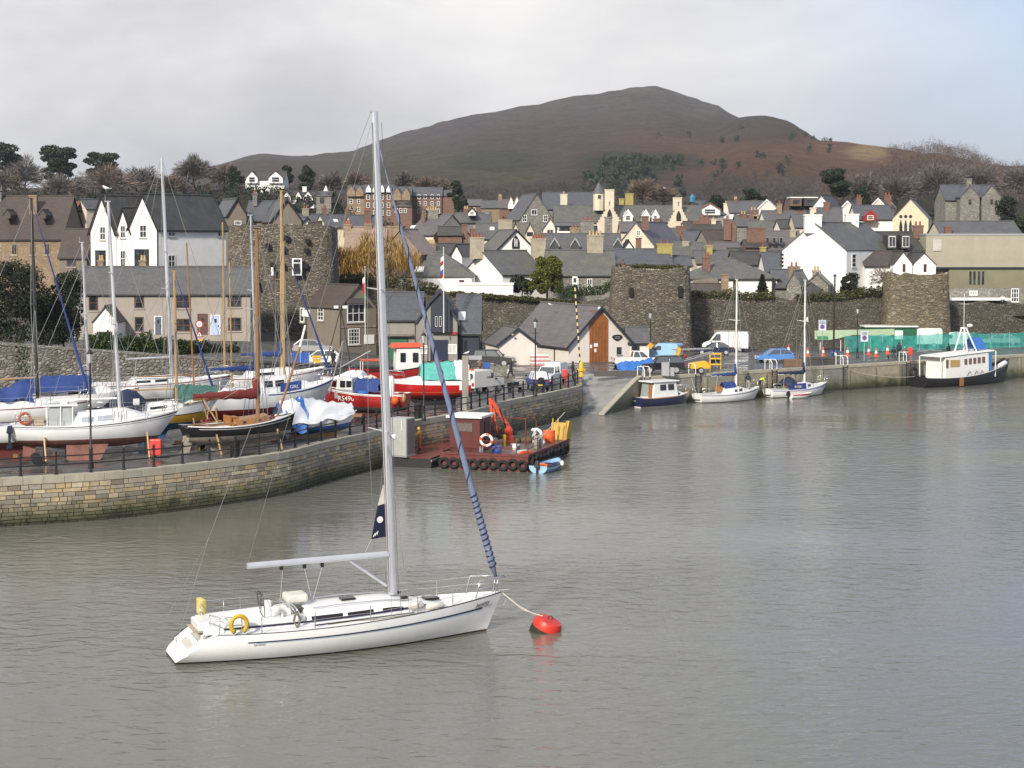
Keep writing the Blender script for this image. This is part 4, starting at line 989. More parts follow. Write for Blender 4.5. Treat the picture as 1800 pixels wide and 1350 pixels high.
P2 = rowh('red brick back extension with monopitch roof beside the pink-slated house', 281, 770, 812, 414, 400, yaw=0, dep=6, wall=BRICK, roof=SLATED); P2.chim(812, 822, 394, 426, d=282, mat=BRICK, pots=0); P2.chim(826, 836, 402, 425, d=283, mat=BRICK, pots=0)
P3 = rowh('grey-roofed cottage with tall buff chimney pots beneath the pink-slated house', 255, 740, 808, 447, 430, wall=WHITEWALL, roof=SLATED); P3.chim(751, 766, 428, 440, d=256, mat=SAND, pots=4, pm=POTY)
P3b = rowh('small white-gabled cottage with black bargeboards beside the grey hipped roof', 250, 794, 812, 448, 431, ridge='y', wall=WHITEWALL, roof=SLATE, yaw=-25, barge=BLACK)
P4 = rowh('long grey roof with single dormer behind the brick extension', 320, 800, 862, 392, 376, wall=STONE, roof=SLATE); P4.chim(852, 860, 370, 384, mat=STONE, pots=0); P4.chim(815, 824, 367, 380, mat=BRICK); 
gdormer(P4, 823, 836, 379, 366, 319, 4, WHITEWALL, SLATED, BLACK)
P5 = rowh('grey slated house with a broad rendered stack left of the gothic gable', 290, 838, 878, 420, 394, wall=CREAMWALL, roof=SLATE); P5.chim(876, 900, 386, 408, d=291, mat=CHIMR, pots=0, yaw=False); P5.skylight(865, 402)
P6 = House('white gable with black pointed window and black bargeboards', 250, 874, 940, 440, 406, 16, 9, 'y', WHITEWALL, SLATEG, barge=BLACK, over=.3)
a, n, t, w, z0, z1 = P6.rect('F', 900, 437, 913, 413); o = Vector((a.x, a.y, z0)); m = MB(P6.off)
def gothic(o, t, w, h, inset=0): return [o+t*inset+Vector((0, 0, inset)), o+t*(w-inset)+Vector((0, 0, inset)), o+t*(w-inset)+Vector((0, 0, h*.5)), o+t*(w*.78)+Vector((0, 0, h*.8)), o+t*(w*.5)+Vector((0, 0, h-inset*1.6)), o+t*(w*.22)+Vector((0, 0, h*.8)), o+t*inset+Vector((0, 0, h*.5))]
m.prism([p+n*.0 for p in gothic(o, t, w, z1-z0)], n*.1); gw = m.build('window', BLACK, P6.root)
for x0, x1, y0, y1 in ((.3, .42, .15, .75), (.58, .7, .15, .7), (.25, .75, .42, .5)): MB(P6.off).obox(o+t*(w*(x0+x1)/2)+Vector((0, 0, (z1-z0)*(y0+y1)/2))+n*.11, t*(w*(x1-x0)/2), n*.02, (0, 0, (z1-z0)*(y1-y0)/2)).build('glazing_bar', FRAMEW, gw)
P7 = rowh('hipped grey roof over a low white wall behind the flagpole', 226, 700, 829, 486, 446, wall=WHITEWALL, roof=SLATEG, dep=9, yaw=-3, over=.3, hip=.9); P7.win('F', 807, 492, 816, 500, FRAMEB, 1, 1); P7.skylight(737, 474, 1.2, 1.2)
P8 = House('white end-gable cottage with tall rendered stack', 228, 883, 960, 484, 443, 40, 8.5, 'x', WHITEWALL, SLATEG, over=.2)
P8.chim(826, 851, 417, 447, d=231.6, mat=CHIMR, pots=4, pm=POTR, deep=1.1, yaw=False); P8.chim(933, 959, 419, 446, d=236, mat=CHIMR, pots=5, pm=POTR, deep=1, yaw=False)
P9 = House('dark stone cottage with white sashes next to the yellow-green yew', 229, 962, 1082, 485, 442, 2, 7.5, 'x', STONE, SLATEG, over=.2)
P9.win('F', 1006, 489, 1017, 511); P9.win('F', 1032, 490, 1041, 512); P9.chim(1032, 1060, 413, 446, d=233, mat=CHIMR, pots=4, pm=POTY, deep=1, yaw=False)
P10 = rowh('low white outbuilding in front of the end-gable cottage', 221, 806, 902, 501, 497, wall=WHITEWALL, roof=WHITEP, dep=4, flat=True, over=.1)
P11 = rowh('grey roof with pointed A-frame dormers behind the stone cottage', 250, 952, 1092, 441, 413, wall=STONE, roof=SLATE, dep=8)
for u0 in (968, 1004, 1079): gdormer(P11, u0, u0+14, 440, 420, 249.5, 4, SLATED, SLATE, GREYP, win=False)

# school, great house with stepped gables, turret house
Q1 = House('grey stone school gable with long slate roof', 360, 914, 972, 385, 341, 12, 14, 'y', STONE, SLATEB, zb=14)
Q1.win('F', 934, 368, 944, 378, nx=2, ny=1); Q1.win('F', 918, 378, 926, 390); Q1.win('F', 955, 378, 963, 390)
Q1b = rowh('slate-roofed school hall with single tall stack', 372, 955, 1062, 368, 340, wall=STONE, roof=SLATEB, dep=12); Q1b.chim(985, 997, 341, 366, d=370, mat=CREAMWALL, pots=1)
GH = House('cream great house with crow-stepped gables and round turret', 330, 975, 1235, 391, 363, 0, 9, 'x', CREAMWALL, SLATEG, zb=12, name='great_house')
def stepped(u0, u1, vb, vt, d, mat):
    a, b = at(u0, vb, d), at(u1, vt, d); w = b.x-a.x; h = b.z-a.z; n = 7; m = MB(GH.off)
    for i in range(n):
        f = i/n; x0 = a.x+w/2*f*.92; x1 = b.x-w/2*f*.92; m.box(x0, x1, d, d+.6+.002*i, a.z+h*i/n-(4 if i == 0 else 0), a.z+h*(i+1)/n)
    g = m.build('stepped_gable', mat, GH.root)
    m = MB(GH.off); cx = (a.x+b.x)/2; pts = gothic(Vector((cx-.45, d-.05, a.z+h*.3)), Vector((1, 0, 0)), .9, 2.0); m.prism(pts, (0, .1, 0)); m.build('window', BLACK, GH.root)
    MB(GH.off).lathe([(.12, 0), (.1, .5), (.22, .55), (.05, .9)], (cx, d+.3, b.z), 6).build('finial', STONE, GH.root)
    return g
STEPC = plain('buff_harling', (.6, .52, .4), .9, var=.12, bump=.3, streak=.2)
stepped(1049, 1094, 396, 362, 327, STEPC); stepped(1172, 1214, 400, 362, 327, STEPC)
for u0, u1 in ((1096, 1112), (1128, 1142), (1146, 1158)): gdormer(GH, u0, u1, 389, 370, 328, 4, WHITEWALL, SLATED, FRAMEW)
a = at(1053, 361, 332); hh = at(1053, 340, 332).z-a.z; rr = 10/F*332; tu = MB(GH.off).lathe([(rr, -1), (rr, hh)], a, 8).build('turret', CREAMWALL, GH.root)
MB(GH.off).lathe([(rr*1.15, hh), (.02, hh+2.3)], a, 8).build('turret_roof', SLATE, tu); MB(GH.off).tube((a.x, a.y, a.z+hh+2.2), (a.x, a.y, a.z+hh+3.4), .04).build('weathervane', IRON, tu)
MB(GH.off).box(a.x-.3, a.x+.25, a.y-rr-.06, a.y-rr+.1, a.z+hh*.55, a.z+hh*.85).build('window', GLASS, tu)
GH.chim(1063, 1079, 333, 362, d=330, mat=CREAMWALL, pots=0, deep=1.6); GH.chim(1088, 1097, 349, 363, d=336, mat=plain('mossy_stack', (.36, .3, .1), .9, var=.3), pots=0); GH.chim(1099, 1113, 340, 363, d=336, mat=MATS['mossy_stack'], pots=0); GH.chim(1183, 1198, 347, 365, d=331, mat=CREAMWALL, pots=0)
for u0, u1, vb, vt, d in ((862, 905, 415, 393, 300), (922, 940, 420, 393, 298), (960, 982, 415, 390, 300)): pass
Z1 = House('small cream stepped gable behind the rendered stack', 300, 899, 913, 408, 392, 0, 5, 'y', CREAMWALL, SLATED)
Z2 = House('tiny cream gabled dormer house behind the red pots', 298, 924, 939, 408, 393, 0, 5, 'y', CREAMWALL, SLATED); Z2.win('F', 926, 408, 937, 415, BLACK, 3, 1, None)
Z3 = House('pink stepped gable house in front of the school hall', 300, 955, 979, 402, 385, 0, 6, 'y', PINKWALL, SLATE); Z3.win('F', 961, 403, 973, 411, CREAMWALL, 2, 1, None)
Z4 = rowh('white shop with dark awning before the great house', 300, 976, 1022, 398, 393, wall=WHITEWALL, roof=SLATE, dep=6); Z4.win('F', 983, 399, 1002, 406, BLACK, 2, 1, None)
Z5 = rowh('grey slated roof with square stone stack before the great house', 270, 1010, 1050, 420, 400, wall=STONE, roof=SLATE); Z5.chim(1020, 1044, 387, 410, d=272, mat=STONE, pots=3, pm=POTR, yaw=False); Z5.chim(1002, 1018, 400, 420, d=268, mat=SAND, pots=2, pm=POTR, yaw=False)
Z6 = House('cream gable slanting down behind the stone stack with white balcony', 268, 1086, 1150, 432, 392, -24, 14, 'y', CREAMWALL, SLATEP); Z6.chim(1128, 1140, 380, 398, d=266, mat=BRICK, pots=0, yaw=False); Z6.win('F', 1119, 405, 1126, 414)
Z6.chim(1063, 1076, 381, 412, d=269, mat=STONE, pots=0, yaw=False)
m = MB(Z6.off); a, b = at(1108, 424, 262), at(1128, 414, 262); m.path([a, (b.x, b.y, a.z+.9), b], .05); m.build('balcony_rail', FRAMEW, Z6.root)
Z7 = House('tiny white gable with brick stack above the bluish roof', 252, 1094, 1115, 439, 424, 0, 5, 'y', WHITEWALL, SLATED, barge=BLACK); Z7.chim(1118, 1127, 418, 440, d=252, mat=BRICK, pots=0)
Z8 = rowh('long bluish slate roof left of the broad tower top', 236, 1078, 1182, 466, 440, wall=CREAMWALL, roof=SLATEB, dep=9, yaw=4); Z8.chim(1155, 1181, 428, 452, d=240, mat=MATS['mossy_stack'], pots=2, pm=POTR, yaw=False)
X1 = rowh('turret house with tiny blue dome and white gable', 345, 1196, 1276, 378, 355, wall=WHITEWALL, roof=SLATEB, dep=12, hip=1); gdormer(X1, 1230, 1266, 378, 358, 343, 5, WHITEWALL, SLATEB, BRICK)
a = at(1217, 352, 347); MB(X1.off).lathe([(.55, -.3), (.55, .45), (.65, .5), (.4, .85), (.05, 1.3)], a, 8).build('cupola', plain('turquoise_dome', (.03, .2, .33), .4), X1.root)
a, b = at(1205, 378, 343.5), at(1276, 398, 343.5); MB(X1.off).box(a.x, b.x, 343.6, 344, b.z-2, a.z-.6).build('lower_wall', GREYWALL, X1.root)
X2 = House('white gabled villa with long grey roof on the right of the turret house', 360, 1283, 1346, 374, 355, 0, 9, 'x', WHITEWALL, SLATE); X2.win('F', 1290, 375, 1296, 382, nx=1, sill=None)
X2b = House('pale gable end of the white villa row', 357, 1334, 1362, 366, 352, -12, 8, 'y', PINKWALL, SLATE, barge=WHITEP); X2b.win('F', 1345, 372, 1352, 378, nx=1, ny=1, sill=None)
X2.chim(1272, 1280, 357, 375, d=365, mat=CREAMWALL, pots=1); X2.chim(1290, 1296, 350, 360, mat=BRICK)
X3 = House('modern brick house with dark flat dormers and white window', 350, 1388, 1452, 366, 346, 0, 9, 'x', BRICK, SLATED); 
for u0, u1, mt in ((1390, 1409, BRICK), (1414, 1436, SLATED)):
    a, b = at(u0, 362, 348.5), at(u1, 348, 348.5); dd = MB(X3.off).box(a.x, b.x, 348.5, 352, a.z, b.z).build('dormer', mt, X3.root); MB(X3.off).box(a.x-.2, b.x+.2, 348.3, 352.2, b.z+.003, b.z+.2).build('dormer_roof', FRAMEW, dd)
    MB(X3.off).box(a.x+.4, b.x-.4, 348.44, 348.49, a.z+.4, b.z-.35).build('pane', GLASS, dd)
X3.chim(1450, 1457, 352, 366, mat=BRICK)
X4 = House('white gable end of the modern brick house', 345, 1430, 1458, 362, 344, -25, 8, 'y', WHITEWALL, SLATED)

# middle mass of roofs
mid = [
 ('grey roof with brick stack at its right end', 300, 1140, 1195, 430, 403, SLATE, CREAMWALL, 0, [(1189, 1206, 397, 430, BRICK, 1, POTR)]),
 ('blue-grey roof with hanging dormer between two brick stacks', 298, 1206, 1252, 434, 408, SLATEB, CREAMWALL, 0, []),
 ('brown ridge roof topped by twin red brick stacks', 292, 1252, 1300, 440, 406, SLATEBR, STONE, 20, [(1272, 1286, 385, 416, BRICK, 1, POTR), (1285, 1292, 390, 418, BRICK, 0, POTR)]),
 ('dark roof below the turret house with three brick stacks', 322, 1205, 1270, 404, 391, SLATED, BRICK, 0, [(1218, 1230, 388, 404, BRICK, 0, POTR), (1230, 1248, 381, 405, BRICK, 2, POTR), (1250, 1258, 386, 400, CREAMWALL, 1, POTY)]),
 ('grey roof before the white villa with paired stacks', 330, 1296, 1345, 398, 380, SLATE, STONE, 0, [(1301, 1312, 376, 396, BRICK, 2, POTY), (1318, 1330, 369, 390, BRICK, 2, POTY), (1325, 1341, 378, 394, CHIMR, 0, POTY)]),
 ('mossy roof sweeping down beneath the buff stack', 312, 1316, 1372, 412, 390, SLATEG, STONE, -10, []),
 ('purple slate roof with three arched dormers', 290, 1340, 1410, 440, 408, SLATEP, STONE, 0, [(1388, 1398, 405, 425, CHIMR, 0, POTY)]),
 ('low brown roof with flat lantern', 278, 1255, 1330, 452, 428, SLATEP, CREAMWALL, 0, []),
 ('blackened roof under the broad brick stack', 275, 1312, 1350, 436, 424, SLATED, BRICK, 0, [(1313, 1345, 400, 428, BRICK, 0, POTR)]),
 ('green-grey roof with mossy end wall', 262, 1182, 1232, 452, 428, SLATEG, CHIMR, -8, [(1199, 1211, 424, 440, CHIMR, 0, POTY)]),
 ('grey roof in the hollow with small red pots', 258, 1225, 1300, 464, 442, SLATE, CREAMWALL, 0, [(1242, 1252, 431, 446, MATS['mossy_stack'], 1, POTR)]),
 ('dark ridge behind the hipped white house', 250, 1290, 1372, 466, 444, SLATED, STONE, 0, [(1336, 1346, 434, 452, MATS['mossy_stack'], 1, POTR)]),
 ('small slate roof beside the black quoined gable', 243, 1346, 1380, 478, 446, SLATEB, WHITEWALL, 0, [(1352, 1372, 462, 478, WHITEWALL, 1, POTR)]),
 ('bluish porch roof at the top of the broad tower', 238, 1172, 1216, 468, 452, SLATEB, CREAMWALL, 0, []),
 ('stone-tiled roof with skylights before the great house', 292, 1092, 1150, 408, 392, SLATEP, CREAMWALL, 0, [(1148, 1160, 384, 398, BRICK, 0, POTR)]),
 ('slate shed roofs under the white balconies', 305, 1372, 1412, 402, 388, SLATED, WHITEWALL, 0, []),
 ('grey roof with white skylights behind the white big house', 322, 1345, 1400, 388, 372, SLATE, WHITEWALL, 0, [(1353, 1368, 375, 390, BRICK, 0, POTR), (1366, 1374, 358, 372, SAND, 1, POTR)]),
 ('small gabled roof left of the big white stack', 300, 1398, 1426, 400, 378, SLATE, CREAMWALL, 0, []),
]
for lab, d, u0, u1, ve, vr, rf, wl_, yw, chs in mid:
    h = rowh(lab, d, u0, u1, ve, vr, wall=wl_, roof=rf, yaw=yw)
    for c0, c1, vt, vb, mt, npots, pm in chs: h.chim(c0, c1, vt, vb, d=d+3, mat=mt, pots=npots, pm=pm, yaw=False)
    if 'three arched' in lab:
        for u in (1346, 1358, 1370): a, b = at(u, 428, 289), at(u+6, 417, 289); dd = MB(h.off).box(a.x, b.x, 289, 291, a.z, b.z).build('dormer', STONE, h.root); MB(h.off).box(a.x+.1, b.x-.1, 288.93, 288.98, a.z+.1, b.z-.1).build('pane', GLASS, dd)
    if 'hanging dormer' in lab:
        a, b = at(1251, 420, 297), at(1270, 403, 297); dd = MB(h.off).box(a.x, b.x, 297, 300, a.z, b.z).build('dormer', SLATED, h.root); MB(h.off).box(a.x+.2, b.x-.2, 296.93, 296.98, a.z+.5, b.z-.2).build('pane', GLASS, dd)
    if 'lantern' in lab:
        a, b = at(1281, 440, 277), at(1305, 435, 277); MB(h.off).box(a.x, b.x, 277, 280, a.z, b.z).build('lantern', SLATED, h.root)

Y1 = House('white house with mossy hipped roof and dark stack above the wall', 226, 1215, 1366, 489, 457, 3, 10, 'x', WHITEWALL, SLATEG, hip=1, over=.5)
Y1.chim(1235, 1248, 451, 480, d=228, mat=BRICK, pots=2, pm=POTR, yaw=False)
for u0, u1 in ((1289, 1292), (1357, 1361)): a, b = at(u0, 512, 225.8), at(u1, 489, 225.8); MB(Y1.off).box(a.x, b.x, 225.7, 226.1, a.z-1, b.z).build('timber_post', BLACK, Y1.root)
a, b = at(1218, 499, 225.5), at(1262, 489, 225.5); MB(Y1.off).box(a.x, b.x, 225.6, 226.2, a.z-2, b.z).build('dark_bay', BROWNWALL, Y1.root)
Y2 = House('brown roofed outhouse with black-edged gable on the town wall', 219, 1212, 1275, 521, 501, -8, 5, 'x', STONE, SLATEBR, zb=7, barge=BLACK, over=.2); Y2.chim(1268, 1280, 481, 506, d=220, mat=SAND, pots=0, yaw=False)
Y3 = House('grey slated cottage with stone gables and rubble stack', 226, 1362, 1394, 506, 476, 0, 7, 'x', STONE, SLATEB, zb=7); Y3.chim(1386, 1405, 468, 490, d=226, mat=SAND, pots=2, pm=POTR, deep=1, yaw=False)
Y4 = House('stone gabled cottage before the big white gable', 222, 1383, 1408, 500, 478, -20, 6, 'y', STONE, SLATEB, zb=7)
Y5 = House('slate roofed stone barn with small stack under the white gable', 220, 1402, 1464, 525, 500, 0, 6, 'x', STONE, SLATED, zb=7, hip=.8); Y5b = House('', 224, 1416, 1456, 500, 482, -15, 5, 'y', STONE, SLATEB, zb=7, root=Y5.root); Y5b.off = Y5.off; Y5b.chim(1429, 1441, 475, 488, d=225, mat=CHIMR, pots=2, yaw=False)
BW = House('big blank white gable house with broad white stack', 232, 1375, 1488, 441, 393, -38, 15, 'y', WHITEWALL, SLATEG, over=.12, zb=6, name='house')
BW.chim(1414, 1443, 377, 402, d=229.5, mat=WHITEWALL, pots=0, deep=1.2, yaw=False); BW.chim(1486, 1508, 376, 402, d=238, mat=WHITEWALL, pots=0, deep=1.2, yaw=False)
BW.win('R', 1497, 446, 1505, 470, nx=1, ny=3)
for i in range(7):
    a = at(1374, 446+i*6.5, 231.9); MB(BW.off).box(a.x-.15, a.x+.25, a.y-.12, a.y+.5, a.z-.22, a.z+.02).build('quoin', BLACK, BW.root)
BX = House('slate range with dark dormers behind the big white gable', 236, 1545, 1622, 441, 410, 4, 10, 'x', WHITEWALL, SLATED)
for u0, u1 in ((1560, 1576), (1584, 1600)):
    a, b = at(u0, 437, 234.8), at(u1, 413, 234.8); dd = MB(BX.off).box(a.x, b.x, 234.8, 238, a.z, b.z).build('dormer', SLATED, BX.root)
    MB(BX.off).box(a.x+.15, b.x-.15, 234.7, 234.79, a.z+.2, b.z-.15).build('window', FRAMEW, dd)
    for k in (0, 1): w_ = (b.x-a.x-.5)/2; MB(BX.off).box(a.x+.22+k*(w_+.06), a.x+.22+k*(w_+.06)+w_, 234.66, 234.695, a.z+.3, b.z-.25).build('pane', GLASS, dd)
BX.chim(1605, 1622, 396, 412, d=240, mat=BRICK, pots=2, pm=POTR, yaw=False)
BY = House('low white back wing with two small gables by the ruined tower', 229, 1521, 1575, 468, 444, 0, 7, 'x', WHITEWALL, SLATEBR, zb=6)
for u0, u1, va in ((1570, 1605, 444), (1604, 1645, 446)):
    k = House('', 227, u0, u1, 466, va, 0, 8, 'y', WHITEWALL, SLATED, zb=6, root=BY.root, over=.12); k.off = BY.off; k.win('F', (u0+u1)/2-1, 464, (u0+u1)/2+4, 478, FRAMEB, 1, 2, None)
BZ = House('steep white gable behind the low back wing', 240, 1600, 1640, 440, 412, 0, 6, 'y', WHITEWALL, SLATED, zb=6)
FB = House('beige flat-roofed modern hall above the town wall', 236, 1628, 1960, 414, 410, 0, 18, 'x', plain('beige_concrete', (.36, .33, .25), .85, var=.12, scale=.6, streak=.18), GREYP, zb=6, flat=True, name='modern_hall', cat='hall', over=.06)
a, b = at(1668, 520, 234.5), at(1990, 472, 234.5); lw = MB(FB.off).box(a.x, b.x, 234.6, 236.2, a.z-1, b.z).build('lower_wall', plain('olive_render', (.21, .195, .125), .88, var=.15, scale=.6, streak=.22), FB.root)
MB(FB.off).box(at(1640, 470, 234.4).x, b.x, 234.3, 236.3, b.z+.003, b.z+.18).build('string_course', DARKTRIM, FB.root)
for u in (1704, 1711, 1719, 1726): a, b = at(u, 500, 234.5), at(u+4, 477, 234.5); MB(FB.off).box(a.x, b.x, 234.5, 234.66, a.z, b.z).build('slit_window', GLASS, FB.root)
a, b = at(1640, 441, 235.9), at(1655, 421, 235.9); MB(FB.off).box(a.x, b.x, 235.85, 236.1, a.z, b.z).build('window', plain('pale_blind', (.5, .47, .42), .6), FB.root)
SW = House('low stone wall building with gridded white window at the right edge', 229, 1668, 1840, 507, 500, 0, 4, 'x', STONE, None, zb=6, flat=True, name='stone_building', cat='building')
for u0, v0, u1, v1 in ((1704, 511, 1718, 519), (1777, 507, 1791, 531)): SW.win('F', u0, v0, u1, v1, FRAMEW, 3, 3)
a, b = at(1672, 528, 226), at(1776, 524, 226); MB(SW.off).box(a.x, b.x, 225.6, 228.9, a.z, b.z).build('white_ledge', WHITEP, SW.root)
CH = House('yellow chapel with three arched windows and long grey roof', 292, 1569, 1632, 385, 351, -16, 16, 'y', plain('yellow_stucco', (.62, .54, .38), .8, var=.1, streak=.15), SLATEG, name='chapel', cat='chapel', over=.1)
for u in (1581, 1589.5, 1598):
    a, n, t, w, z0, z1 = CH.rect('F', u, 408, u+5, 386); m = MB(CH.off); o = Vector((a.x, a.y, z0)); m.prism([p for p in gothic(o, t, w, z1-z0)], n*.08); m.build('arched_window', GLASS, CH.root)
    a, n, t, w, z0, z1 = CH.rect('F', u, 383, u+5, 378); MB(CH.off).lathe([(.28, 0), (.28, .08)], Vector((a.x, a.y, (z0+z1)/2))+t*w/2, 10, n).build('round_window', GLASS, CH.root)
CH2 = House('grey pitched roof with brick stacks below the yellow chapel', 262, 1655, 1795, 413, 391, 0, 9, 'x', CREAMWALL, SLATE); CH2.chim(1660, 1672, 398, 412, d=262, mat=BRICK, pots=0, yaw=False)
SH = House('grey stone villa with slate gables on the wooded slope', 350, 1662, 1756, 352, 327, 0, 9, 'x', STONE, SLATEB)
for u0, u1, vt in ((1688, 1722, 327), (1726, 1760, 326)): k = House('', 347, u0, u1, 346, vt, 0, 8, 'y', STONE, SLATEB, root=SH.root); k.off = SH.off; k.win('F', (u0+u1)/2-3, 350, (u0+u1)/2+3, 360, BRICK, 1, 2, None)
SH.chim(1699, 1707, 314, 332, d=348, mat=STONE, pots=0)
right = [
 ('small pale gable with white bargeboards left of the chapel', 320, 1474, 1506, 372, 355, -25, 'y', PINKWALL, SLATE, WHITEP, [(1505, 1514, 347, 370, BRICK, 2, POTR)]),
 ('second pale gable with white bargeboards beside the tall red stack', 325, 1532, 1556, 363, 350, -25, 'y', PINKWALL, SLATE, WHITEP, [(1554, 1566, 343, 372, BRICK, 2, POTR)]),
 ('grey roofed house with red timbered gable', 305, 1506, 1570, 386, 363, 0, 'x', WHITEWALL, SLATEB, None, []),
 ('cream cottage with skylight behind the white stack', 300, 1432, 1478, 392, 367, -12, 'x', CREAMWALL, SLATE, None, [(1448, 1458, 355, 368, BRICK, 0, POTR), (1424, 1434, 365, 385, CREAMWALL, 0, POTR)]),
 ('dark roofed brick house right of the small pale gable', 316, 1540, 1572, 384, 364, 0, 'x', BRICK, SLATEBR, None, []),
 ('white gable left of the stepped-down roofs', 310, 1400, 1430, 398, 372, -20, 'y', CREAMWALL, SLATE, None, []),
]
for lab, d, u0, u1, ve, vr, yw, rg_, wl_, rf, bg_, chs in right:
    h = rowh(lab, d, u0, u1, ve, vr, wall=wl_, roof=rf, yaw=yw, ridge=rg_, barge=bg_)
    for c0, c1, vt, vb, mt, npots, pm in chs: h.chim(c0, c1, vt, vb, d=d+3, mat=mt, pots=npots, pm=pm, yaw=False)
    if 'timbered' in lab: gdormer(h, 1520, 1540, 388, 371, 303, 4, REDP, SLATE, REDP)

# ------------------------------------------------------------------ trees and plants
PINE = leafm('pine_needles', (.022, .034, .02), (.05, .065, .035))
EVER = leafm('dark_evergreen_leaves', (.018, .028, .016), (.05, .06, .025))
YEW = leafm('golden_yew_leaves', (.06, .075, .012), (.17, .155, .03))
HEDGE = leafm('hedge_leaves', (.03, .055, .015), (.07, .1, .03))
TWIG = leafm('bare_mauve_twigs', (.12, .105, .097), (.2, .175, .16))
TWIGB = leafm('bare_brown_twigs', (.145, .112, .088), (.24, .185, .145))
WILLOW = leafm('orange_willow_twigs', (.2, .115, .025), (.38, .24, .06))
IVY = leafm('ivy_and_weeds', (.05, .055, .02), (.13, .12, .045))
BRAC = leafm('dead_bracken', (.16, .08, .03), (.26, .13, .05))
TWOOD = leafm('winter_wood_twigs', (.09, .068, .055), (.19, .135, .1), .035)
TWOODM = leafm('winter_wood_dark_twigs', (.06, .052, .05), (.12, .1, .09), .04)
BARK = plain('tree_bark', (.09, .075, .06), .9, var=.3, bump=.4)
def quads(cen, nrm_bias, size, aspect=1.0, dirs=None, droop=0):
    """leaf faces: numpy (n,3) centres -> verts, faces"""
    n = len(cen)
    a = rng.normal(size=(n, 3)) if dirs is None else dirs+rng.normal(size=(n, 3))*.25
    if droop: a[:, 2] -= droop
    a /= np.linalg.norm(a, axis=1)[:, None]
    b = np.cross(a, rng.normal(size=(n, 3))); b /= np.linalg.norm(b, axis=1)[:, None]
    s = size*rng.uniform(.6, 1.4, n)[:, None]
    a = a*s*.5; b = b*s*.5/aspect
    v = np.stack([cen-a, cen+b*.9, cen+a, cen-b*.9], 1).reshape(-1, 3)
    f = np.arange(4*n).reshape(-1, 4)
    return v, f
def qmesh(name, v, f, mat, parent=None, off=None):
    me = bpy.data.meshes.new(name); n = len(f)
    if off is not None: v = v-np.array(off)[None]
    me.vertices.add(len(v)); me.vertices.foreach_set('co', v.astype(np.float32).ravel())
    me.loops.add(4*n); me.loops.foreach_set('vertex_index', f.astype(np.int32).ravel())
    me.polygons.add(n); me.polygons.foreach_set('loop_start', np.arange(0, 4*n, 4, dtype=np.int32))
    try: me.polygons.foreach_set('loop_total', np.full(n, 4, dtype=np.int32))
    except Exception: pass
    me.update(); me.validate()
    me.materials.append(mat); o = bpy.data.objects.new(name, me); COL.objects.link(o)
    if parent is not None: o.parent = parent
    return o
def ell(c, r, n, shell=.45):
    d = rng.normal(size=(n, 3)); d /= np.linalg.norm(d, axis=1)[:, None]
    k = (1-shell*rng.random(n)**1.5)[:, None]
    return np.array(c)[None]+d*k*np.array(r)[None]
def limbs(t, base, top, r0, spread, n, lean=0, name='trunk'):
    m = MB(t.location); base, top = Vector(base), Vector(top); pts = []
    for i in range(6):
        p = base.lerp(top, i/5)+Vector((random.uniform(-1, 1), random.uniform(-1, 1), 0))*spread*.06*(i > 0); pts.append(p)
    m.path(pts, [r0*(1-.7*i/5) for i in range(6)], 7)
    tips = []
    for k in range(n):
        i = random.randint(2, 4); p = pts[i]; a = random.uniform(0, 6.28); q = p+Vector((math.cos(a)*spread, math.sin(a)*spread, spread*random.uniform(.2, .8)))*random.uniform(.5, .95)
        mid_ = p.lerp(q, .5)+Vector((0, 0, -.08*spread)); m.path([p, mid_, q], [r0*.35, r0*.22, r0*.08], 5); tips.append(q)
    m.build(name, BARK, t, smooth=True); return tips
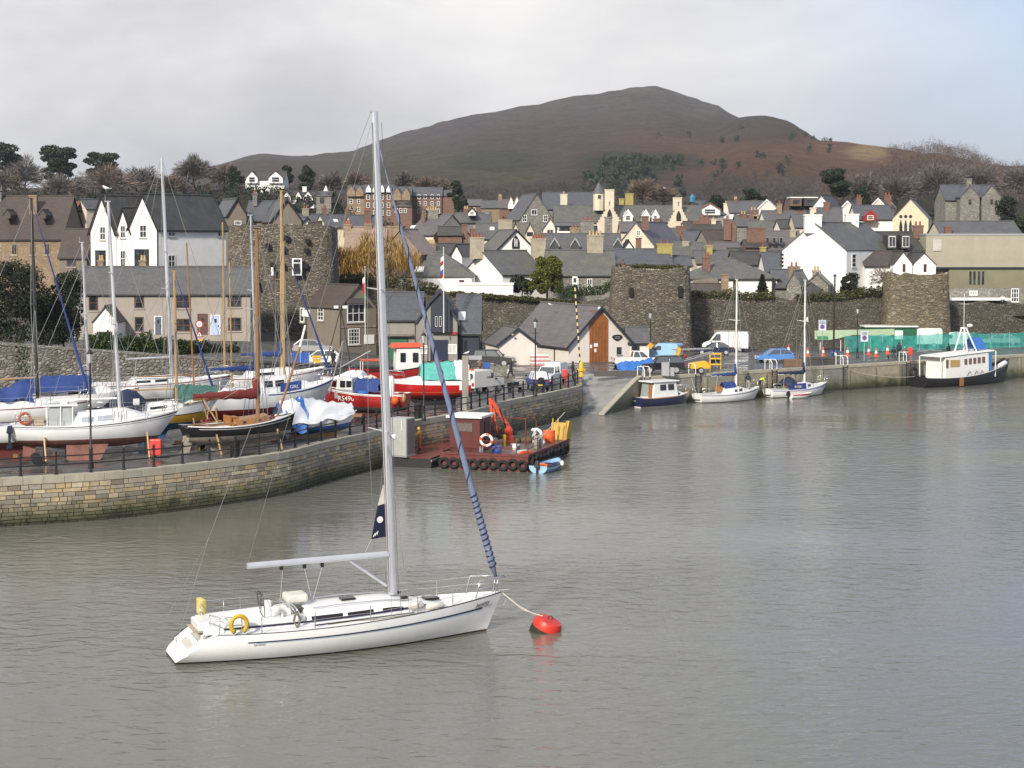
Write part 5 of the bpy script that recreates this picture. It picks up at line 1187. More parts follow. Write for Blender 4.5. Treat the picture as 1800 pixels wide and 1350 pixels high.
def tree(label, u, vb, vt, d, wpx, kind, leaf=None, dens=1.0, name=None):
    B = at(u, vb, d); T = at(u, vt, d); h = T.z-B.z; w = wpx/F*d/2
    t = thing(name or {'pine': 'pine_tree', 'bare': 'bare_tree', 'conifer': 'conifer', 'willow': 'willow_tree', 'bush': 'evergreen_bush'}[kind], label, 'tree' if kind != 'bush' else 'bush', B); off = np.array(B)
    s = max(.16, .0011*d)          # leaf clump size follows how fine the photograph shows them
    if kind == 'pine':
        limbs(t, B-Vector((0, 0, 1)), B.lerp(T, .85), w*.09+.12, w*.8, 6)
        V, Fs, k = [], [], 0
        nc = int(11*dens)
        for i in range(nc):
            f = .42+.55*(i/nc)**.8; a = random.uniform(0, 6.28); rr = w*random.uniform(.2, .8)*(1.15-.75*max(0, f-.6)/.4)
            c = B+Vector((math.cos(a)*rr, math.sin(a)*rr, h*f)); r = w*random.uniform(.3, .5)
            cen = ell(c, (r, r, r*.42), int(260*dens)); v, q = quads(cen, None, s*1.5, 2.0); V.append(v); Fs.append(q+k); k += len(v)
        qmesh('crown', np.concatenate(V), np.concatenate(Fs), leaf or PINE, t, off)
    elif kind == 'bush':
        MB(t.location).tube(B-Vector((0, 0, .5)), B+Vector((0, 0, h*.6)), .12, .04).build('trunk', BARK, t)
        V, Fs, k = [], [], 0
        for i in range(int(26*dens)):
            a = random.uniform(0, 6.28); f = random.random(); rr = w*.72*math.sqrt(random.random())*(1-.5*f*f); c = B+Vector((math.cos(a)*rr, math.sin(a)*rr, h*(.12+.76*f)))
            r = w*random.uniform(.2, .36); cen = ell(c, (r, r, r*.9), int(230*dens)); v, q = quads(cen, None, s*1.25, 1.6); V.append(v); Fs.append(q+k); k += len(v)
        qmesh('crown', np.concatenate(V), np.concatenate(Fs), leaf or EVER, t, off)
    elif kind == 'conifer':
        MB(t.location).tube(B-Vector((0, 0, .5)), B+Vector((0, 0, h*.95)), .14, .02).build('trunk', BARK, t)
        n = int(2600*dens); f = rng.random(n)**.8; a = rng.random(n)*6.28; lay_ = .8+.2*np.cos(f*40)
        rr = w*(1-f)*lay_*np.sqrt(rng.random(n)); cen = np.stack([B.x+np.cos(a)*rr, B.y+np.sin(a)*rr, B.z+h*f-rr*.25], 1)
        dirs = np.stack([np.cos(a), np.sin(a), -.3+0*a], 1); v, q = quads(cen, None, s*1.9, 3, dirs); qmesh('crown', v, q, leaf or EVER, t, off)
    elif kind == 'bare':
        tips = limbs(t, B-Vector((0, 0, 1)), B.lerp(T, .55), w*.05+.12, w*.75, 9)
        n = int(2600*dens); dv = rng.normal(size=(n, 3)); dv /= np.linalg.norm(dv, axis=1)[:, None]; dv[:, 2] = np.abs(dv[:, 2])*1.1-.25
        k = rng.random(n)**.45; lump = 1+.16*np.sin(dv[:, 0]*7+u)+.14*np.sin(dv[:, 1]*9+dv[:, 2]*6)
        c0 = np.array([B.x, B.y, B.z+h*.45]); cen = c0+dv*np.array([w, w, h*.56])*(k*lump)[:, None]
        v, q = quads(cen, None, s*3.4, 11, dv); qmesh('crown', v, q, leaf or TWIG, t, off)
    elif kind == 'willow':
        tips = limbs(t, B-Vector((0, 0, 1)), B.lerp(T, .6), .35, w*.7, 12)
        V, Fs, k = [], [], 0
        for i in range(int(95*dens)):
            a = random.uniform(0, 6.28); rr = w*math.sqrt(random.random()); top = h*(1-.35*(rr/w)**2)*random.uniform(.7, 1.0); ln = h*random.uniform(.25, .55)
            n = 42; f = rng.random(n); cen = np.stack([B.x+math.cos(a)*rr+rng.normal(size=n)*.35, B.y+math.sin(a)*rr+rng.normal(size=n)*.35, B.z+np.maximum(.3, top-ln*f)], 1)
            v, q = quads(cen, None, .95, 9, np.tile([0, 0, -1.0], (n, 1))); V.append(v); Fs.append(q+k); k += len(v)
        qmesh('crown', np.concatenate(V), np.concatenate(Fs), WILLOW, t, off)
    return t
# left ridge
for lab, u, vb, vt, d, w, k, lf, dn in [
    ('dark pine at the left edge of the skyline', 8, 350, 251, 520, 74, 'pine', None, 1.2), ('tallest dark flat-topped pine on the left skyline', 103, 350, 257, 510, 80, 'pine', None, 1.5),
    ('broad dark pine right of the tallest one', 180, 340, 268, 530, 72, 'pine', None, 1.2), ('bare mauve tree between the two left pines', 45, 352, 272, 500, 70, 'bare', None, 1),
    ('bare tree in front of the left edge pine', 5, 356, 292, 480, 80, 'bare', TWIGB, 1), ('wide bare copse tree above the white gables', 190, 352, 288, 480, 110, 'bare', TWIGB, 1.3),
    ('bare tree right of the copse above the white gables', 250, 350, 290, 500, 70, 'bare', None, 1), ('isolated round bare tree on the skyline', 341, 335, 271, 520, 66, 'bare', TWIG, 1.6),
    ('low bare tree under the tallest pine', 110, 356, 305, 480, 80, 'bare', TWIG, 1), ('bare tree behind the white villa', 395, 340, 287, 540, 50, 'bare', TWIGB, 1),
    ('dark ivy-clad tree left of the white villa', 412, 345, 290, 505, 44, 'bush', EVER, .8), ('small bare tree above the brown gables', 300, 352, 305, 490, 60, 'bare', TWIGB, 1),
    ('dark evergreen right of the white villa', 505, 325, 290, 520, 36, 'bush', PINE, .7), ('larger dark evergreen behind the gabled hillside house', 540, 335, 290, 515, 44, 'bush', PINE, .8),
    ('bare tree behind the gabled hillside house', 585, 350, 300, 500, 60, 'bare', None, 1), ('bare tree rising left of the big mast', 625, 340, 300, 480, 44, 'bare', TWIGB, .8),
    ('bare round tree above the twin gables', 712, 340, 301, 470, 42, 'bare', None, 1), ('bare tree right of the twin gables', 750, 345, 310, 465, 50, 'bare', TWIGB, 1),
    ('bare tree behind the pine above the white bays', 775, 345, 312, 470, 40, 'bare', TWIGB, .8), ('dark pine right of the white-bayed terrace', 800, 385, 316, 415, 38, 'pine', PINE, 1), ('dark lower pine beside the red house', 812, 392, 345, 400, 40, 'bush', PINE, .7),
    ('bare tree behind the great house turret', 1130, 365, 313, 420, 60, 'bare', TWIGB, 1.3), ('bare tree left of the blue dome', 1165, 365, 325, 430, 50, 'bare', TWIGB, 1),
    ('dark spreading pine behind the white villa row', 1318, 372, 333, 430, 54, 'pine', PINE, .8), ('dark bushy tree behind the turret house', 1265, 372, 342, 430, 50, 'bush', PINE, .6),
    ('large dark leaning pine above the modern brick house', 1462, 372, 297, 400, 74, 'pine', PINE, 1.5), ('bare dark tree right of the leaning pine', 1520, 372, 300, 420, 60, 'bare', TWIG, 1.3),
    ('clipped dark holm oak behind the pale gables', 1512, 368, 325, 400, 48, 'bush', PINE, .8), ('bare tree behind the yellow chapel', 1575, 372, 305, 430, 70, 'bare', TWIG, 1.3),
    ('large dark bare tree left of the stone villa', 1650, 372, 280, 430, 110, 'bare', TWIG, 1.8), ('dark bare tree above the stone villa', 1720, 360, 285, 450, 80, 'bare', TWIG, 1.3),
    ('big dark evergreen right of the stone villa', 1772, 412, 345, 330, 66, 'bush', PINE, 1), ('dark evergreen at the right frame edge', 1800, 425, 385, 300, 60, 'bush', EVER, .8), ('bare tree at the right edge of the skyline', 1790, 350, 290, 480, 70, 'bare', TWIG, 1)]:
    tree(lab, u, vb, vt, d, w, k, lf, dn)
# nearer trees
tree('spherical golden-green yew behind the town wall', 962, 518, 447, 222, 74, 'bush', YEW, 1.5)
tree('dark laurel left of the golden-green yew', 918, 518, 482, 223, 56, 'bush', EVER, .8)
tree('drooping orange willow behind the harbour house', 665, 505, 402, 221, 150, 'willow', None, .75)
tree('drooping orange willow branch beside the dark tower', 595, 500, 425, 222, 60, 'willow', None, .6)
tree('small dark spruce in front of the white hipped house', 1340, 520, 483, 218, 34, 'conifer')
tree('dark rounded bush below the big white gable', 1496, 525, 481, 221, 56, 'bush', EVER, .8)
tree('thin bare tree beside the golden tower', 1552, 520, 462, 223, 50, 'bare', TWIGB, .25)
tree('tall dark yew shading the left edge of the yard', 30, 615, 452, 168, 150, 'bush', EVER, 1.8)
tree('dark yew overhanging the taupe terrace', 112, 612, 470, 172, 110, 'bush', EVER, 1.5)
tree('dark yew behind the far left masts', -60, 615, 455, 165, 150, 'bush', EVER, 1.2)
def shrubline(name, label, cat, pts, hgt, wid, mat, dens=220, size=.22, drop=.2):
    """low growth along a wall or hedge line; pts (u,v,d)"""
    Q = [at(*p) for p in pts]; t0 = Q[0]; L = sum((b-a).length for a, b in zip(Q, Q[1:])); n = int(L*dens)
    Q = resample(Q, L/60); i = rng.integers(0, len(Q)-1, n); f = rng.random(n)[:, None]
    A = np.array([list(q) for q in Q]); c = A[i]*(1-f)+A[i+1]*f
    lump = np.array([.55+.6*abs(fbm(k*.35+t0.x, t0.y, 3)) for k in range(len(Q))])[i]
    c = c+np.stack([rng.normal(size=n)*.1, (rng.random(n)-.5)*wid, rng.random(n)*hgt*lump*1.3-drop], 1)
    v, q = quads(c, None, size, 1.5); o = qmesh(name, v-np.array(t0), q, mat); o.location = t0
    return tag(o, label, cat)
shrubline('hedge', 'clipped green hedge in front of the taupe terrace', 'hedge', [(150, 612, 166), (216, 614, 167), (300, 618, 170), (346, 622, 172)], 1.7, 1.4, HEDGE, 700, .25)
shrubline('hedge', 'dark hedge continuing past the road signs', 'hedge', [(346, 622, 173), (420, 630, 174)], 1.5, 1.2, EVER, 600, .25)
for lab, pts, hh, mt in [('weeds and ivy along the wall top left of the flagpole', [(565, 492, 213.6), (640, 495, 213.6), (735, 507, 214.6), (770, 512, 215)], 1.3, IVY), ('dark ivy fringe above the boat hall', [(790, 516, 216), (900, 524, 216.6), (1020, 532, 215.8)], .55, IVY),
                     ('brown bracken on the wall beside the broad tower', [(1085, 488, 209), (1100, 478, 208.5)], 1.6, BRAC), ('mixed scrub on the wall below the white hipped house', [(1214, 520, 213.4), (1300, 523, 214.4), (1360, 522, 215)], .9, IVY),
                     ('scrub on the wall below the dark bush', [(1400, 528, 216), (1470, 523, 217.5), (1560, 512, 219)], 1.0, IVY), ('rough grass on top of the broad tower', [(1110, 468, 206.5), (1210, 472, 206.5)], .5, IVY),
                     ('grass fringe on top of the dark tower', [(410, 400, 205), (575, 400, 205)], .5, IVY), ('green garden shrubs under the golden-green yew', [(990, 520, 221), (1060, 515, 220), (1080, 505, 219)], 1.3, HEDGE), ('yellow gorse bush beside the outhouse gable', [(1280, 518, 217), (1290, 518, 217)], 1.1, YEW),
                     ('creeper growing up the retaining wall', [(28, 672, 141.5), (52, 672, 141.8)], 3.6, HEDGE), ('low hedge beside the boat hall', [(842, 622, 196), (880, 628, 192)], .9, HEDGE), ('green ivy hanging on the broad tower shoulder', [(1078, 492, 211), (1102, 476, 211)], 1.0, HEDGE)]:
    shrubline('ivy' if 'ivy' in lab else 'shrub', lab, 'plants', pts, hh, .9, mt, 260, .24)
# woods and scrub on the slopes: one mass
def woods(label, name, n, urange, drange, hrange, mat, pred=None, size=1.6, per=34, asp=3.0):
    V = []; cnt = 0
    while cnt < n:
        u, d = rng.uniform(*urange), rng.uniform(*drange); z = ground_at(u, d); v = VH-F*(z-HC)/d
        if pred and not pred(u, d, v): cnt += .05; continue
        X = (u-900)/F*d; h = rng.uniform(*hrange); r = h*rng.uniform(.38, .55)
        dv = rng.normal(size=(per, 3)); dv /= np.linalg.norm(dv, axis=1)[:, None]; k = rng.random(per)**.5
        V.append(np.array([X, d, z+h*.5])+dv*np.array([r, r, h*.55])*k[:, None]); cnt += 1
    c = np.concatenate(V); v, q = quads(c, None, size, asp, np.tile([0, 0, .6], (len(c), 1))+rng.normal(size=(len(c), 3))*.7); o = qmesh(name, v, q, mat)
    return stuff(o, label, 'woodland')
woods('bare brown wood covering the right-hand hill', 'hillside_woods', 1250, (1440, 2300), (560, 1060), (5, 11), TWOOD, lambda u, d, v: fbm(u/90, d/120, 3) > -.5+(1.2 if u < 1560 and d > 760 else 0), 1.5, 90, 9)
woods('dark mauve trees among the right-hand wood', 'hillside_woods', 420, (1280, 2300), (520, 800), (4, 9), TWOODM, lambda u, d, v: fbm(u/70+5, d/100, 3) > .0, 1.5, 80, 9)
woods('scattered evergreens on the slopes', 'hillside_scrub', 34, (1120, 1500), (900, 1500), (4, 7), PINE, lambda u, d, v: fbm(u/40+2, d/90, 3) > .2, 1.5, 60, 2)
woods('blue-grey woods at the foot of the mountain', 'mountain_foot_woods', 1000, (640, 1400), (560, 900), (3, 7), TWOODM, lambda u, d, v: fbm(u/110+1, d/200, 3) > -.1 and not (640 < u < 870 and 280 < v < 330), 1.5, 70, 8)
woods('dark evergreen belt on the mountain foot', 'mountain_foot_woods', 120, (1030, 1200), (800, 1150), (4, 7), PINE, lambda u, d, v: fbm(u/60+7, d/120, 3) > .05, 2.4, 44, 2)
woods('undergrowth and small trees on the left ridge', 'ridge_undergrowth', 300, (-500, 640), (430, 560), (2, 5), TWOODM, None, 1.0, 60, 7)
woods('dark evergreen undergrowth on the left ridge', 'ridge_undergrowth', 200, (-500, 640), (420, 520), (2.5, 5), EVER, None, 1.1, 40, 2)
woods('garden shrubs among the houses', 'garden_shrubs', 260, (380, 1850), (330, 470), (2, 5), EVER, lambda u, d, v: fbm(u/50, d/40, 2) > .0, .8, 40, 2)

# ------------------------------------------------------------------ boats (local axes: x to the bow, y to port, z up, waterline z = 0)
class Hull:
    def __init__(s, root, L, B, fs, fm, fb, dr, tw=.6, rake=.8, srake=0, top=WHITE, bot=ANTIK, tm=.42, bilge=2.6, bp=2.0, bq=.85, deckm=None, bul=.06, N=25, stripes=(), transom=True, vee=1.35, floor=None, rub=None, wl=0.0, cut=0.0):
        s.root, s.L, s.B, s.fs, s.fm, s.fb, s.dr, s.tw, s.rake, s.srake, s.tm, s.bp, s.bq, s.bilge, s.vee = root, L, B, fs, fm, fb, dr, tw, rake, srake, tm, bp, bq, bilge, vee
        s.bul = bul; s.wlz = wl; s.cut = cut
        kT, kB = 7, 5; T = [i/(N-1) for i in range(N)]; T = [t if t < .6 else .6+.4*(1-(1-(t-.6)/.4)**1.25) for t in T]
        def loop(rows, off=0.0):
            P = []
            for t in T:
                P.append([s.pt(t, q(t), off) for q in rows])
            return P
        sw = lambda t: (s.sheer(t)-wl)/(s.sheer(t)+s.dl(t))
        rt = [(lambda t, k=k: sw(t)*k/kT) for k in range(kT+1)]
        rb = [(lambda t, k=k: sw(t)+(1-sw(t))*k/kB) for k in range(kB+1)]
        def both(name, rows, mat, off=0.0, par=None, t0=0, t1=1):
            m = MB(); P = [[s.pt(t, q(t), off) for q in rows] for t in T if t0 <= t <= t1]
            m.grid(P); m.grid([[(x, -y, z) for x, y, z in r] for r in P]); return m, P
        m, P = both('hull', rt, top)
        if transom:
            for M_, rows in ((m, rt),):
                st = [s.pt(0, q(0)) for q in rows]; m.grid([[(x, y, z) for x, y, z in st], [(x, -y, z) for x, y, z in st]])
        s.hull = m.build('hull', top, root, smooth='auto')
        m, P = both('hull_bottom', rb, bot)
        st = [s.pt(0, q(0)) for q in rb]; m.grid([[(x, y, z) for x, y, z in st], [(x, -y, z) for x, y, z in st]])
        m.build('hull_bottom', bot, root, smooth='auto')
        for (a, b, mat, *rg) in stripes:
            t0, t1 = rg if rg else (0, 1)
            m = MB(); rows = [(lambda t, k=k: sw(t)*(a+(b-a)*k/2)) for k in range(3)]
            Q = [[s.pt(t, q(t), .012) for q in rows] for t in T if t0 <= t <= t1]; m.grid(Q); m.grid([[(x, -y, z) for x, y, z in r] for r in Q]); m.build('hull_stripe', mat, s.hull, smooth=True)
        if rub:
            m = MB(); Q = [s.pt(t, .015, .02) for t in T]; m.path(Q, .045, 6); m.path([(x, -y, z) for x, y, z in Q], .045, 6); m.build('rubbing_strake', rub, root, smooth=True)
        # deck
        m = MB(); Q = []
        for t in T:
            x, y, z = s.pt(t, .0); y = max(0, y-.015); z -= bul; cam_ = y*.05
            Q.append([(x, y*f, z+cam_*(1-f*f)) for f in (1, .66, .33, 0, -.33, -.66, -1)])
        m.grid(Q); s.deck = m.build('deck', deckm or top, root, smooth='auto')
    def w(s, t):
        if t < s.tm: return s.B/2*(s.tw+(1-s.tw)*math.sin(math.pi/2*t/s.tm))
        k = (t-s.tm)/(1-s.tm); return s.B/2*max(.008, (1-k**s.bp)**s.bq)
    def sheer(s, t):
        # quadratic through stern, .45, bow
        a = ((s.fb-s.fs)-(s.fm-s.fs)/.45)/(1-.45); b = (s.fm-s.fs)/.45-a*.45; return s.fs+b*t+a*t*t
    def dl(s, t): return s.dr*(1-.75*max(0, (t-.55)/.45)**2)*(1-.55*max(0, (.3-t)/.3)**1.5)
    def pt(s, t, q, off=0):
        w, sh, d = s.w(t), s.sheer(t), s.dl(t)
        a = s.bilge-(s.bilge-s.vee)*t**3; y = w*max(0, 1-min(1, q)**a)**(.62); 
        z = sh-(sh+d)*q
        x = -s.L/2+s.L*t-s.rake*q*t**5+s.srake*q*(1-t)**7+s.cut*max(0, 1-q*1.35)*(1-t)**5
        return (x, y+off, z)
    def t_of(s, x): return min(1, max(0, (x+s.L/2)/s.L))
    def edge(s, x, inset=0, up=0):
        t = s.t_of(x); return Vector((x, max(.02, s.w(t)-inset), s.sheer(t)+up))
    def deckz(s, x): return s.sheer(s.t_of(x))-s.bul
def cabin(h, x0, x1, wf, ht, mat, fwd=.8, aft=.15, top=.82, wins=(), glass=GLASS, n=12, wmax=9, name='cabin', crown=.08, hend=None, z0=None, taper=True):
    """coachroof lofted to follow the hull's plan"""
    P = []; hh = lambda f: ht if hend is None else ht+(hend-ht)*f
    def sec(f):
        x = x0+(x1-x0)*f; t = h.t_of(x); w = min(wmax, h.w(t)*wf) if taper else wmax; zb = (h.deckz(x) if z0 is None else z0)-.03; H = hh(f)
        k = 1.0
        if f > 1-fwd/(x1-x0): k = max(0.02, (1-f)*(x1-x0)/fwd)
        if f < aft/(x1-x0): k = max(.02, f*(x1-x0)/aft)
        return x, w, zb, H*k
    for i in range(n+1):
        f = i/n; x, w, zb, H = sec(f)
        P.append([(x, w, zb), (x, w-(1-top)*w*.5, zb+H*.6), (x, w*top, zb+H), (x, w*top*.5, zb+H+crown*min(1, H/ht)), (x, 0, zb+H+crown*1.2*min(1, H/ht)), (x, -w*top*.5, zb+H+crown*min(1, H/ht)), (x, -w*top, zb+H), (x, -w+(1-top)*w*.5, zb+H*.6), (x, -w, zb)])
    m = MB(); m.grid(P); a, b = P[0], P[-1]; m.add(a, [tuple(range(9))]); m.add(b, [tuple(range(9))])
    c = m.build(name, mat, h.root, smooth='auto')
    for f0, f1, g0, g1 in wins:
        for sd in (1, -1):
            m = MB(); Q = []
            for f in (f0, (f0+f1)/2, f1):
                x, w, zb, H = sec(f); lw = lambda g: w-(1-top)*w*.5*min(1, g/.6)-max(0, (g-.6)/.4)*(w-(1-top)*w*.5-w*top)
                Q.append([(x, sd*(lw(g0)+.012), zb+H*g0), (x, sd*(lw(g1)+.012), zb+H*g1)])
            m.grid(Q); m.build('cabin_window', glass, c)
    return c
def spar(h, p0, p1, r, mat, name, r1=None, n=10): m = MB(); m.tube(p0, p1, r, r1 or r*.75, n); return m.build(name, mat, h.root, smooth='auto')
def wire(h, p0, p1, r=.012, mat=None, name='stay', par=None): m = MB(); m.tube(p0, p1, r, n=4); return m.build(name, mat or WIRE, par or h.root)
def rails(h, mat=STEEL, pul=True, push=True, stan=(), hgt=.6, r=.02, line=True, plen=1.2):
    L = h.L
    if pul:
        x0, x1 = L/2-plen, L/2+.12; m = MB()
        for sd in (1, -1):
            a, b = h.edge(x0, .06), h.edge(L/2-.35, .05); a.y *= sd; b.y *= sd; zt = h.fb+hgt
            m.path([a, (a.x+.18, a.y, zt-.02), (b.x, b.y+sd*.08, zt), (x1, sd*.12, zt)], r, 5); m.path([b, (b.x+.12, b.y+sd*.04, zt)], r, 5)
            m.path([(a.x+.1, a.y, (a.z+zt)/2), (b.x+.06, b.y+sd*.05, (b.z+zt)/2)], r*.8, 4)
        m.path([(x1, .12, h.fb+hgt), (x1+.04, 0, h.fb+hgt), (x1, -.12, h.fb+hgt)], r, 5); m.build('pulpit', mat, h.root, smooth=True)
    if push:
        m = MB(); x0 = -L/2+plen
        for sd in (1, -1):
            a, b = h.edge(x0, .06), h.edge(-L/2+.12, .1); a.y *= sd; b.y *= sd; zt = h.fs+hgt
            m.path([a, (a.x, a.y, zt), (b.x, b.y, zt), b], r, 5); m.path([(a.x, a.y, (a.z+zt)/2), (b.x, b.y, (b.z+zt)/2)], r*.8, 4)
        m.build('pushpit', mat, h.root, smooth=True)
    for sd in (1, -1):
        tops = []
        for x in stan:
            a = h.edge(x, .07); a.y *= sd; MB().tube(a, a+Vector((0, 0, hgt)), r*.75, n=5).build('stanchion', mat, h.root); tops.append(a+Vector((0, 0, hgt)))
        if line and stan:
            e = [Vector((-L/2+plen, sd*h.edge(-L/2+plen, .06).y, h.fs+hgt))]+tops+[Vector((L/2-plen+.15, sd*h.edge(L/2-plen, .06).y, h.fb+hgt-.05))]
            for k in (0, -hgt*.48):
                MB().path([p+Vector((0, 0, k)) for p in e], .007, 4).build('guard_wire', WIREP, h.root)
def rig(h, xm, zd, H, mat=ALU, r=.075, rk=.02, spr=((.5, .9),), boom=None, cover=None, fore=True, back=True, lines=.012, furl=None, shroud=True, boomm=None, topm=None, fz=1.0, ecc=1.25, gaff=None):
    top = Vector((xm-H*rk, 0, zd+H)); base = Vector((xm, 0, zd)); m = MB()
    P = [base.lerp(top, i/6) for i in range(7)]
    vs = []; nn_ = 10
    for i, p in enumerate(P):
        k = 1 if i < 4 else 1-.28*(i-3)/3
        for j in range(nn_): q = 2*math.pi*j/nn_; vs.append((p.x+ecc*r*k*math.cos(q), p.y+r*k*math.sin(q), p.z))
    m.add(vs, [(i*nn_+j, i*nn_+(j+1) % nn_, (i+1)*nn_+(j+1) % nn_, (i+1)*nn_+j) for i in range(6) for j in range(nn_)]+[tuple(range(6*nn_, 7*nn_))])
    ms = m.build('mast', mat, h.root, smooth='auto')
    m = MB(); m.box(top.x-.22, top.x+.14, -.05, .05, top.z, top.z+.06); m.tube((top.x-.18, 0, top.z), (top.x-.18, 0, top.z+.4), .008); m.build('masthead', topm or mat, ms)
    pts = []
    for f, ln in spr:
        c = base.lerp(top, f)
        for sd in (1, -1):
            e = c+Vector((-ln*.3, sd*ln, .06)); MB().tube(c, e, .035, .025, 6).build('spreader', mat, ms); pts.append((f, sd, e))
    xs_ = xm-.15; yb = h.edge(xs_).y-.08; zb = h.edge(xs_).z
    if shroud:
        for sd in (1, -1):
            ch = [Vector((xs_, sd*yb, zb))]+[e for f, s2, e in sorted(pts, key=lambda q: q[0]) if s2 == sd]+[base.lerp(top, .97)]
            MB().path(ch, lines, 4).build('shroud', WIRE, h.root)
            c = base.lerp(top, spr[0][0] if spr else .6)
            for dx in (.35, -.4): wire(h, (xs_+dx, sd*yb, zb), c, lines, name='lower_shroud')
    ft = base.lerp(top, fz)
    bow = Vector((h.L/2-.12, 0, h.fb+.03))
    if fore and not furl: wire(h, bow, ft, lines, name='forestay')
    if furl:
        m = MB(); n = 26; rr = []
        for i in range(n+1):
            f = i/n; rr.append(furl[0]*(.35 if f < .02 else 1-.72*f) if f < .86 else furl[0]*.2)
        m.path([bow.lerp(ft, .03+.94*i/n) for i in range(n+1)], rr, 9); g = m.build('furled_genoa', furl[1], h.root, smooth=True)
    if back: wire(h, top, (-h.L/2+.15, 0, h.fs), lines, name='backstay')
    if boom:
        bl, bz, br = boom[:3]; bd = boom[3] if len(boom) > 3 else -.01; b0 = Vector((xm-.18, 0, bz)); b1 = Vector((xm-.18-bl, 0, bz+bd*bl))
        bo = MB().tube(b0, b1, br, br*.9, 10).build('boom', boomm or mat, h.root, smooth='auto')
        wire(h, b1, top, lines*.7, name='topping_lift')
        wire(h, b0.lerp(b1, .75), (b0.lerp(b1, .75).x-.2, 0, h.deckz(b0.lerp(b1, .75).x)), lines, WIREP, 'mainsheet')
        if cover:
            m = MB(); n = 12; Q = []
            for i in range(n+1):
                f = i/n; c = b0.lerp(b1, f); rr = br*(2.5-1.2*f)*(1+.14*math.sin(i*2.3)); Q.append([c+Vector((0, rr*.75*math.sin(q), br*1.0+rr*.95*math.cos(q)*1.1)) for q in [6.283*j/10 for j in range(11)]])
            m.grid(Q); m.add(Q[0][:-1], [tuple(range(10))]); m.add(Q[-1][:-1], [tuple(range(10))]); m.build('sail_cover', cover, bo, smooth=True)
            MB().tube(b0+Vector((.1, 0, .1)), b0+Vector((.02, 0, 1.1)), br*2.0, br*1.3, 9).build('mast_boot', cover, bo, smooth=True)
    return top
def canopy(h, x0, x1, w, z0, ht, mat, name='sprayhood', n=8, lean=.3, flat=.0):
    m = MB(); Q = []
    for i in range(n+1):
        f = i/n; x = x0+(x1-x0)*f; k = math.sin(math.pi*(.12+.72*f)) if not flat else 1-flat*abs(f-.5)
        Q.append([(x-lean*ht*(1-math.sin(q)), w*math.cos(q), z0+ht*k*math.sin(q)*(1+.04*math.sin(i*3+q*5))) for q in [math.pi*j/10 for j in range(11)]])
    m.grid(Q); return m.build(name, mat, h.root, smooth=True)
def drape(h, x0, x1, ridge, w, z0, mat, name='tarpaulin', n=14, sag=.06, skirt=0):
    """tarpaulin thrown over a ridge line, creased and sagging"""
    m = MB(); Q = []
    for i in range(n+1):
        f = i/n; x = x0+(x1-x0)*f; zr = ridge(f)
        row = []
        for j in range(13):
            g = -1+2*j/12; y = w(f)*g*(1+.05*math.sin(i*1.7+j)); k = abs(g)**1.25
            row.append((x+.06*math.sin(j*2.1+i), y, zr*(1-k)+z0(f)*k+sag*math.sin(i*2.4+j*1.3)*(1-k)-.05*math.sin(i*1.1)*k))
        Q.append(row)
    m.grid(Q); return m.build(name, mat, h.root, smooth=True)
def fin(h, x0, x1, zt, zb, th, mat, name='keel', y=0, sweep=.3, cant=0):
    m = MB(); c0, c1 = (x0+x1)/2, (x0+x1)/2-sweep; hw = (x1-x0)/2
    m.hexa([(c1-hw*.8, y+cant-th*.6, zb), (c1+hw*.8, y+cant-th*.6, zb), (c1+hw*.8, y+cant+th*.6, zb), (c1-hw*.8, y+cant+th*.6, zb)], [(c0-hw, y-th, zt), (c0+hw, y-th, zt), (c0+hw, y+th, zt), (c0-hw, y+th, zt)]); return m.build(name, mat, h.root)
def props(h, xs_, zb, mat=None):
    for x in xs_:
        for sd in (1, -1):
            t = h.t_of(x); a = Vector((x, sd*(h.w(t)*.97), h.sheer(t)*.25)); MB().tube(a, (x+.1, sd*(h.w(t)+.45), zb), .06, n=6).build('prop', mat or SPAR, h.root)
def outboard(h, x, z, mat=BLACK, y=0):
    o = MB().hexa([(x-.42, y-.16, z), (x-.02, y-.16, z), (x-.02, y+.16, z), (x-.42, y+.16, z)], [(x-.34, y-.12, z+.42), (x-.06, y-.12, z+.46), (x-.06, y+.12, z+.46), (x-.34, y+.12, z+.42)]).build('outboard_motor', mat, h.root, bevel=.03)
    m = MB(); m.box(x-.3, x-.14, y-.05, y+.05, z-.75, z); m.box(x-.42, x-.08, y-.04, y+.04, z-.95, z-.75); m.build('outboard_leg', mat, o)
def boat(name, label, cat, loc, hd): return thing(name, label, cat, loc, R(hd))
def fender(h, x, sd=-1, z=None, mat=WHITEP, r=.12, ln=.55):
    t = h.t_of(x); z = h.sheer(t)*.55 if z is None else z; MB().lathe([(.02, -ln/2), (r, -ln/2+.1), (r, ln/2-.1), (.02, ln/2)], (x, sd*(h.w(t)+r), z), 8).build('fender', mat, h.root, smooth=True)

# --- the moored yacht in the foreground
t = boat('moored_yacht', 'large white sloop moored to the red buoy in the foreground', 'yacht', (-6.75, 67.35, 0), 21.5)
NAVS = plain('navy_hull_stripe', (.012, .015, .04), .4, var=.1)
TEAK = plain('worn_teak', (.4, .33, .24), .7, var=.2, scale=4)
NONSKID = plain('cream_nonskid_deck', (.74, .72, .66), .6, var=.08, scale=5)
t.scale = (1.026,)*3
h = Hull(t, 13.3, 4.0, 1.12, 1.16, 1.55, .5, cut=1.5, tw=.8, rake=.75, srake=-.0, top=WHITE, bot=ANTIK, deckm=WHITE, tm=.4, bp=1.9, bq=.95, bul=.04, N=33, wl=.075,
         stripes=[(.0, .028, NAVS), (.30, .345, NAVS, .13, .95), (.36, .375, plain('pale_blue_pinstripe', (.35, .5, .7), .4), .16, .95)])
